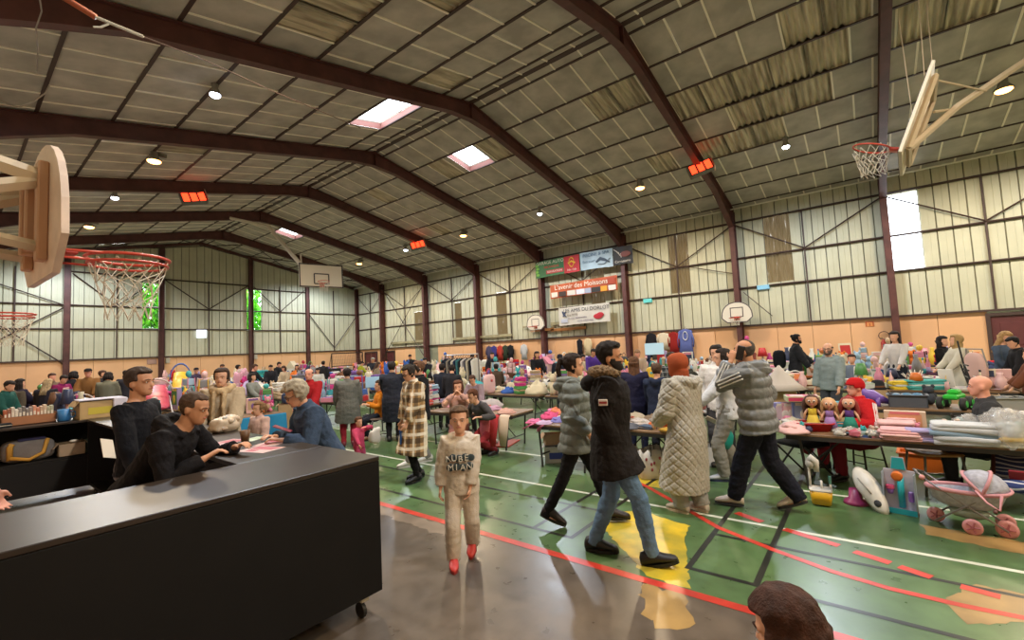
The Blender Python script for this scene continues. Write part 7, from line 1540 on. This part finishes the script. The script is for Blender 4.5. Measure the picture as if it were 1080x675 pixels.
# under the children's table
p = flo(490,470); carton(V((p.x,p.y,0)),(.34,.26,.26),.4,'#a9aab4','grey printed crate under the low table','box','storage_box',None,'#2c2c44')
p = flo(533,468); b = MB(); b.box((0,0,.012),(.62,.36,.024),ch=.006); tag(b.build('board', mat('#b8402c',rough=.5), None, False, p, .3),'flat red orange board lying on the floor by the low table','board')
p = flo(518,469); put('shoe',('#c8c4c4','#a8a0a4','#d0ccc8'),p,.6,'pale trainer on the floor by the red board','things by the low table',(1,1,1))
p = flo(385,438); 
for i,(px,py,c,l) in enumerate(((386,440,'#1f1f24','black shoe on the floor behind the toddler'),(375,436,'#2a2a2e','second black shoe on the floor behind the toddler'))): put('shoe',(c,'#c8c4c0','#333333'),flo(px,py),i,l,'shoes on the floor behind the toddler',(1,1,1))
# stool under the orange jacket child
p = flo(396,452); xy,_ = hp(400,397,9.4); chair((xy[0],xy[1],0),1.0,'#5a4a40','small stool under the child in orange','#4a4644',False,.44)
for (px,py,dp,l) in ((483,430,8.2,'girl in pale pink'),): xy,_ = hp(px,405,dp); chair((xy[0],xy[1],0),2.4,'#5a4438','stool under the girl in pale pink','#4a4644',False,.42)
# things people hold
b = MB(); b.box((0,0,0),(.15,.022,.2),ch=.004); o = b.build('book', mat('#2f5aa0',rough=.5), None, loc=at(424,460,6.15)); o.rotation_euler = (0,0,.6); q = MB(); q.box((0,-.012,.03),(.1,.002,.05)); q.build('print', mat('#c8c8d0',rough=.6), o); tag(o,'blue book held low by the woman in the checked coat','book')
b = MB(); b.ell((0,0,0),(.09,.045,.10),nu=18,nv=10,sq=.7,fn=lambda q: q*(1+.5*N.noise(q*17))); tag(b.build('plastic_bag', mat('#c8c4be',rough=.4), None, True, at(396,459,6.5)),'white plastic bag held by the toddler in pink','bag')
b = MB(); b.ell((0,0,0),(.15,.1,.19),fn=lambda q: q*(1+.25*N.noise(q*9))); b.tube([(0,0,.15),(.03,0,.3)],[.06,.02],n=8); tag(b.build('bag', mat('#1f9a94',rough=.5), None, True, at(764,457,5.65)),'turquoise bag held by the woman in white sweatshirt','bag')
b = MB(); b.box((0,0,0),(.24,.3,.012),ch=.002); o = b.build('magazine', mat('#c9c4ba',rough=.6), None, loc=at(757,446,5.7)); o.rotation_euler = (.5,.3,.4); tag(o,'white magazine held flat by the woman in white sweatshirt','magazine')
xy,_ = hp(836,353,11.4); 
b = MB(); b.ell((0,0,0),(.12,.15,.24),sq=.6); o = b.build('backpack', cloth('#1a1b20'), None, True, at(822,379,11.6)); tag(o,'black backpack on the bearded man by the orange wall','backpack')
# larger goods further back; each gets a carton under it where no table stands
def base(p, label, z=None):
    if not on_table(p.x,p.y,-.02): carton(V((p.x,p.y,0)),(.55,.5,TZ-.002),fa2(p),'#a88a66','plain brown carton under the '+re.split(r' (?:on|behind|beside|before|under|by|at|left|with a|hanging|heaped|stacked) ',label)[0])
    return V((p.x,p.y,TZ))
p = at(870,385,10.6); put('toy tower',('#6a9a3c','#3a5a9a','#c8703c'),base(p,'tall colourful toy garage'),.6,'tall colourful toy garage behind the grey hooded man','big toys in the back rows',(2.0,1.6,1.9),1)
p = at(795,381,11.2); put('toaster',('#c8c4bc','#4a4a4c','#333333'),V((p.x,p.y,TZ+.1)),2.5,'white microwave oven on a box before the basket pillar','big toys in the back rows',(1.5,1.6,1.5)); b = MB(); b.box((0,0,.05),(.6,.5,.1),ch=.005); tag(b.build('crate', mat('#a8703c',rough=.7), None, False, base(p,'orange wooden crate'), .9),'orange wooden crate under the white microwave','crate')
p = at(822,396,9.6); b = MB(); b.lathe((0,0,0),[(.5,0),(.34,.12),(.12,.36),(.02,.5)],12); tag(b.build('cloth_heap', cloth('#c0b6ac'), None, True, base(p,'pale draped cloth')),'pale cloth draped to a peak beside the white microwave','cloth')
p = at(1036,372,8.2); t = thing('child_seat','pale pink child seat standing among goods at right','seat',base(p,'pale pink child seat'),.4); b = MB(); b.ell((0,.12,.36),(.26,.07,.3),sq=.7); b.build('backrest', cloth('#c9a59c'), t, True); b = MB(); b.ell((0,-.06,.12),(.26,.22,.1),sq=.6); b.build('seat', cloth('#b88f88'), t, True); b = MB(); b.tube([(-.26,.1,.4),(-.2,.12,.72),(.2,.12,.72),(.26,.1,.4)],.014,n=6); b.build('frame', mat('#8a8480',rough=.4), t)
p = at(1026,402,7.4); b = MB()
for (x,z0,z1) in ((-.2,0,.5),(.2,0,.5),(.25,.0,.9)): b.tube([(x,0,z0),(x,.1,z1)],.014,n=6)
for z in (.3,.42,.5): b.tube([(-.2,.06,z),(.25,.06,z)],.012,n=6)
tag(b.build('metal_stand', mat('#2a2a2c',rough=.5), None, False, base(p,'black tubular stand')),'black tubular stand in front of the pale pink child seat','stand')
p = at(965,390,8.7); t = thing('coral_ornament','white branching coral ornament on the table behind the red beanie','ornament',base(p,'white coral ornament'),0); b = MB(); rr = random.Random(8)
for k in range(11):
    a = rr.uniform(0,6.28); e = rr.uniform(.2,1.0); d_ = V((math.cos(a)*e,math.sin(a)*e,1)).normalized(); b.tube([(0,0,.05),d_*.16+V((0,0,.05)),d_*.30+V((rr.uniform(-.05,.05),0,.06))],[.02,.014,.006],n=6)
b.build('branches', mat('#d6cfc0',rough=.6), t, True); b = MB(); b.lathe((0,0,0),[(.1,0),(.08,.06),(.03,.08)],14); b.build('base', mat('#c8bca8',rough=.6), t, True)
for i,(px,py,dp,c,l,s,k) in enumerate(((977,399,8.4,'#4fa3a0','turquoise and white striped towels stacked before the coral',(2.0,1.2,1.6),'folded garment'),(915,398,8.9,'#a8b49c','pale green box on the table behind the red beanie',(1.5,1,2),'board game box'),(950,398,8.6,'#d0b23a','yellow cloth on the table behind the red beanie',(1.2,1,1.5),'folded garment'),(953,388,9.0,'#4a5878','slate blue box at the back behind the yellow cloth',(1.4,1,2.2),'board game box'),(910,388,9.6,'#c8a03a','yellow toys heaped before the extinguisher',(.8,.8,1.0),'heap of clothes'),(930,387,9.5,'#c0a048','yellow and green toys heaped under the extinguisher',(.8,.8,1.0),'heap of clothes'),(885,388,9.6,'#a09a84','beige cushion beside the child behind the goods',(1.3,1,1.2),'crumpled garment'),(939,373,10.4,'#d0ccc8','white bag hanging beside the extinguisher woman',(.9,.8,1.6),'plastic bag'),(922,378,10.4,'#2f5a9a','blue and white box under the extinguisher',(1.2,1,.9),'boxed toy'),(908,372,10.2,'#c8a4b0','stacked pink and white boxes before the orange wall',(1.3,1.2,.9),'toy tower'))):
    p = at(px,py,dp); put(k,(c,'#c8ccc8','#8a9a8c'),base(p,l),fa2(p)+(.0 if k == 'boxed toy' else .5),l,'big things in the right back rows',s,i % 3)
# left back: baby things and toys among the tables
for i,(px,py,dp,c,c2,l,s,k) in enumerate(((165,414,10.5,'#c8c4c4','#c0485c','white baby walker with a pink tray behind the black sweater man',(1.5,1.5,1.5),'baby bouncer'),(178,402,13,'#c86a80','#d8c0c4','pink and white striped heap behind the hooded man',(1.6,1.4,1.8),'heap of clothes'),(211,402,13,'#c8586c','#c8b8c0','red and white striped heap behind the hooded man',(1.6,1.4,1.8),'heap of clothes'),(163,422,10.2,'#3f9ab8','#4fb0c0','turquoise toy slide beside the baby walker',(1.0,1.0,1.0),'toy tower'),(64,414,10.4,'#d8a02a','#c0392c','yellow and red toy garage beside the blond woman',(1.6,1.4,1.3),'toy tower'),(68,426,9.9,'#4a5a50','#c8c8c4','dark green pot behind the blue cup',(1.6,1.6,1.4),'mug'),(77,424,10,'#3a7ab0','#c8b890','pale blue books standing behind the bar corner',(1.4,1,1),'boxed toy'),(85,419,10.6,'#4a4a48','#8a8a88','grey baby seat behind the bar corner',(1.2,1.2,1.0),'baby bouncer'),(222,402,12,'#c8c4c0','#d0ccc8','white dress hanging behind the hooded man',(1.2,1,1.8),'plastic bag'),(255,390,17,'#d09ab0','#c8a0b0','pink garment hanging by the far wall',(1.5,1,3.2),'plastic bag'),(277,390,14,'#b8a48c','#c8b090','big open cardboard box on a far table',(1.8,1.6,1.6),'storage crate'),(306,402,11.5,'#2a3450','#b8c0cc','navy bag on the table left of the red jacket',(1.3,1.2,1.2),'handbag'))):
    p = at(px,py,dp); put(k,(c,c2,'#c8b8b0'),base(p,l),fa2(p),l,'larger things in the left back rows',s,i % 3)
b = MB(); p = at(393,404,9.9); b.box((0,0,.12),(.3,.02,.24),rot=M.Rotation(-.25,3,'X'),ch=.006); o = b.build('picture_board', mat('#8fb8d8',rough=.4), None, False, (p.x,p.y,p.z-.1), fa2(p)); tag(o,'pale blue board standing left of the child in orange','board')
b = MB(); p = at(690,368,12.4); b.box((0,0,0),(.5,.05,.32),ch=.01); o = b.build('screen', mat('#a8c8d8',rough=.3,emit=.35), None, False, p, fa2(p)); b = MB(); b.box((0,.03,-.2),(.12,.1,.2)); b.build('stand', mat('#333333'), o); tag(o,'pale blue screen standing before the hanging black jacket','screen')
# ================================================================== LIGHT
flush(); flush_text()
w = bpy.data.worlds.new('sky'); sc.world = w; w.use_nodes = True; bg = w.node_tree.nodes['Background']; bg.inputs[0].default_value = (.90,.95,1.0,1); bg.inputs[1].default_value = 6.0
sc.view_settings.view_transform = 'Standard'; sc.view_settings.look = 'None'; sc.view_settings.gamma = 1; sc.view_settings.use_curve_mapping = False
sc.view_settings.exposure = 0.5
sc.cycles.use_denoising = True; sc.cycles.max_bounces = 8; sc.cycles.diffuse_bounces = 5; sc.cycles.sample_clamp_indirect = 6
for o in sc.objects:
    if 'category' in o.keys() or o.parent: pass
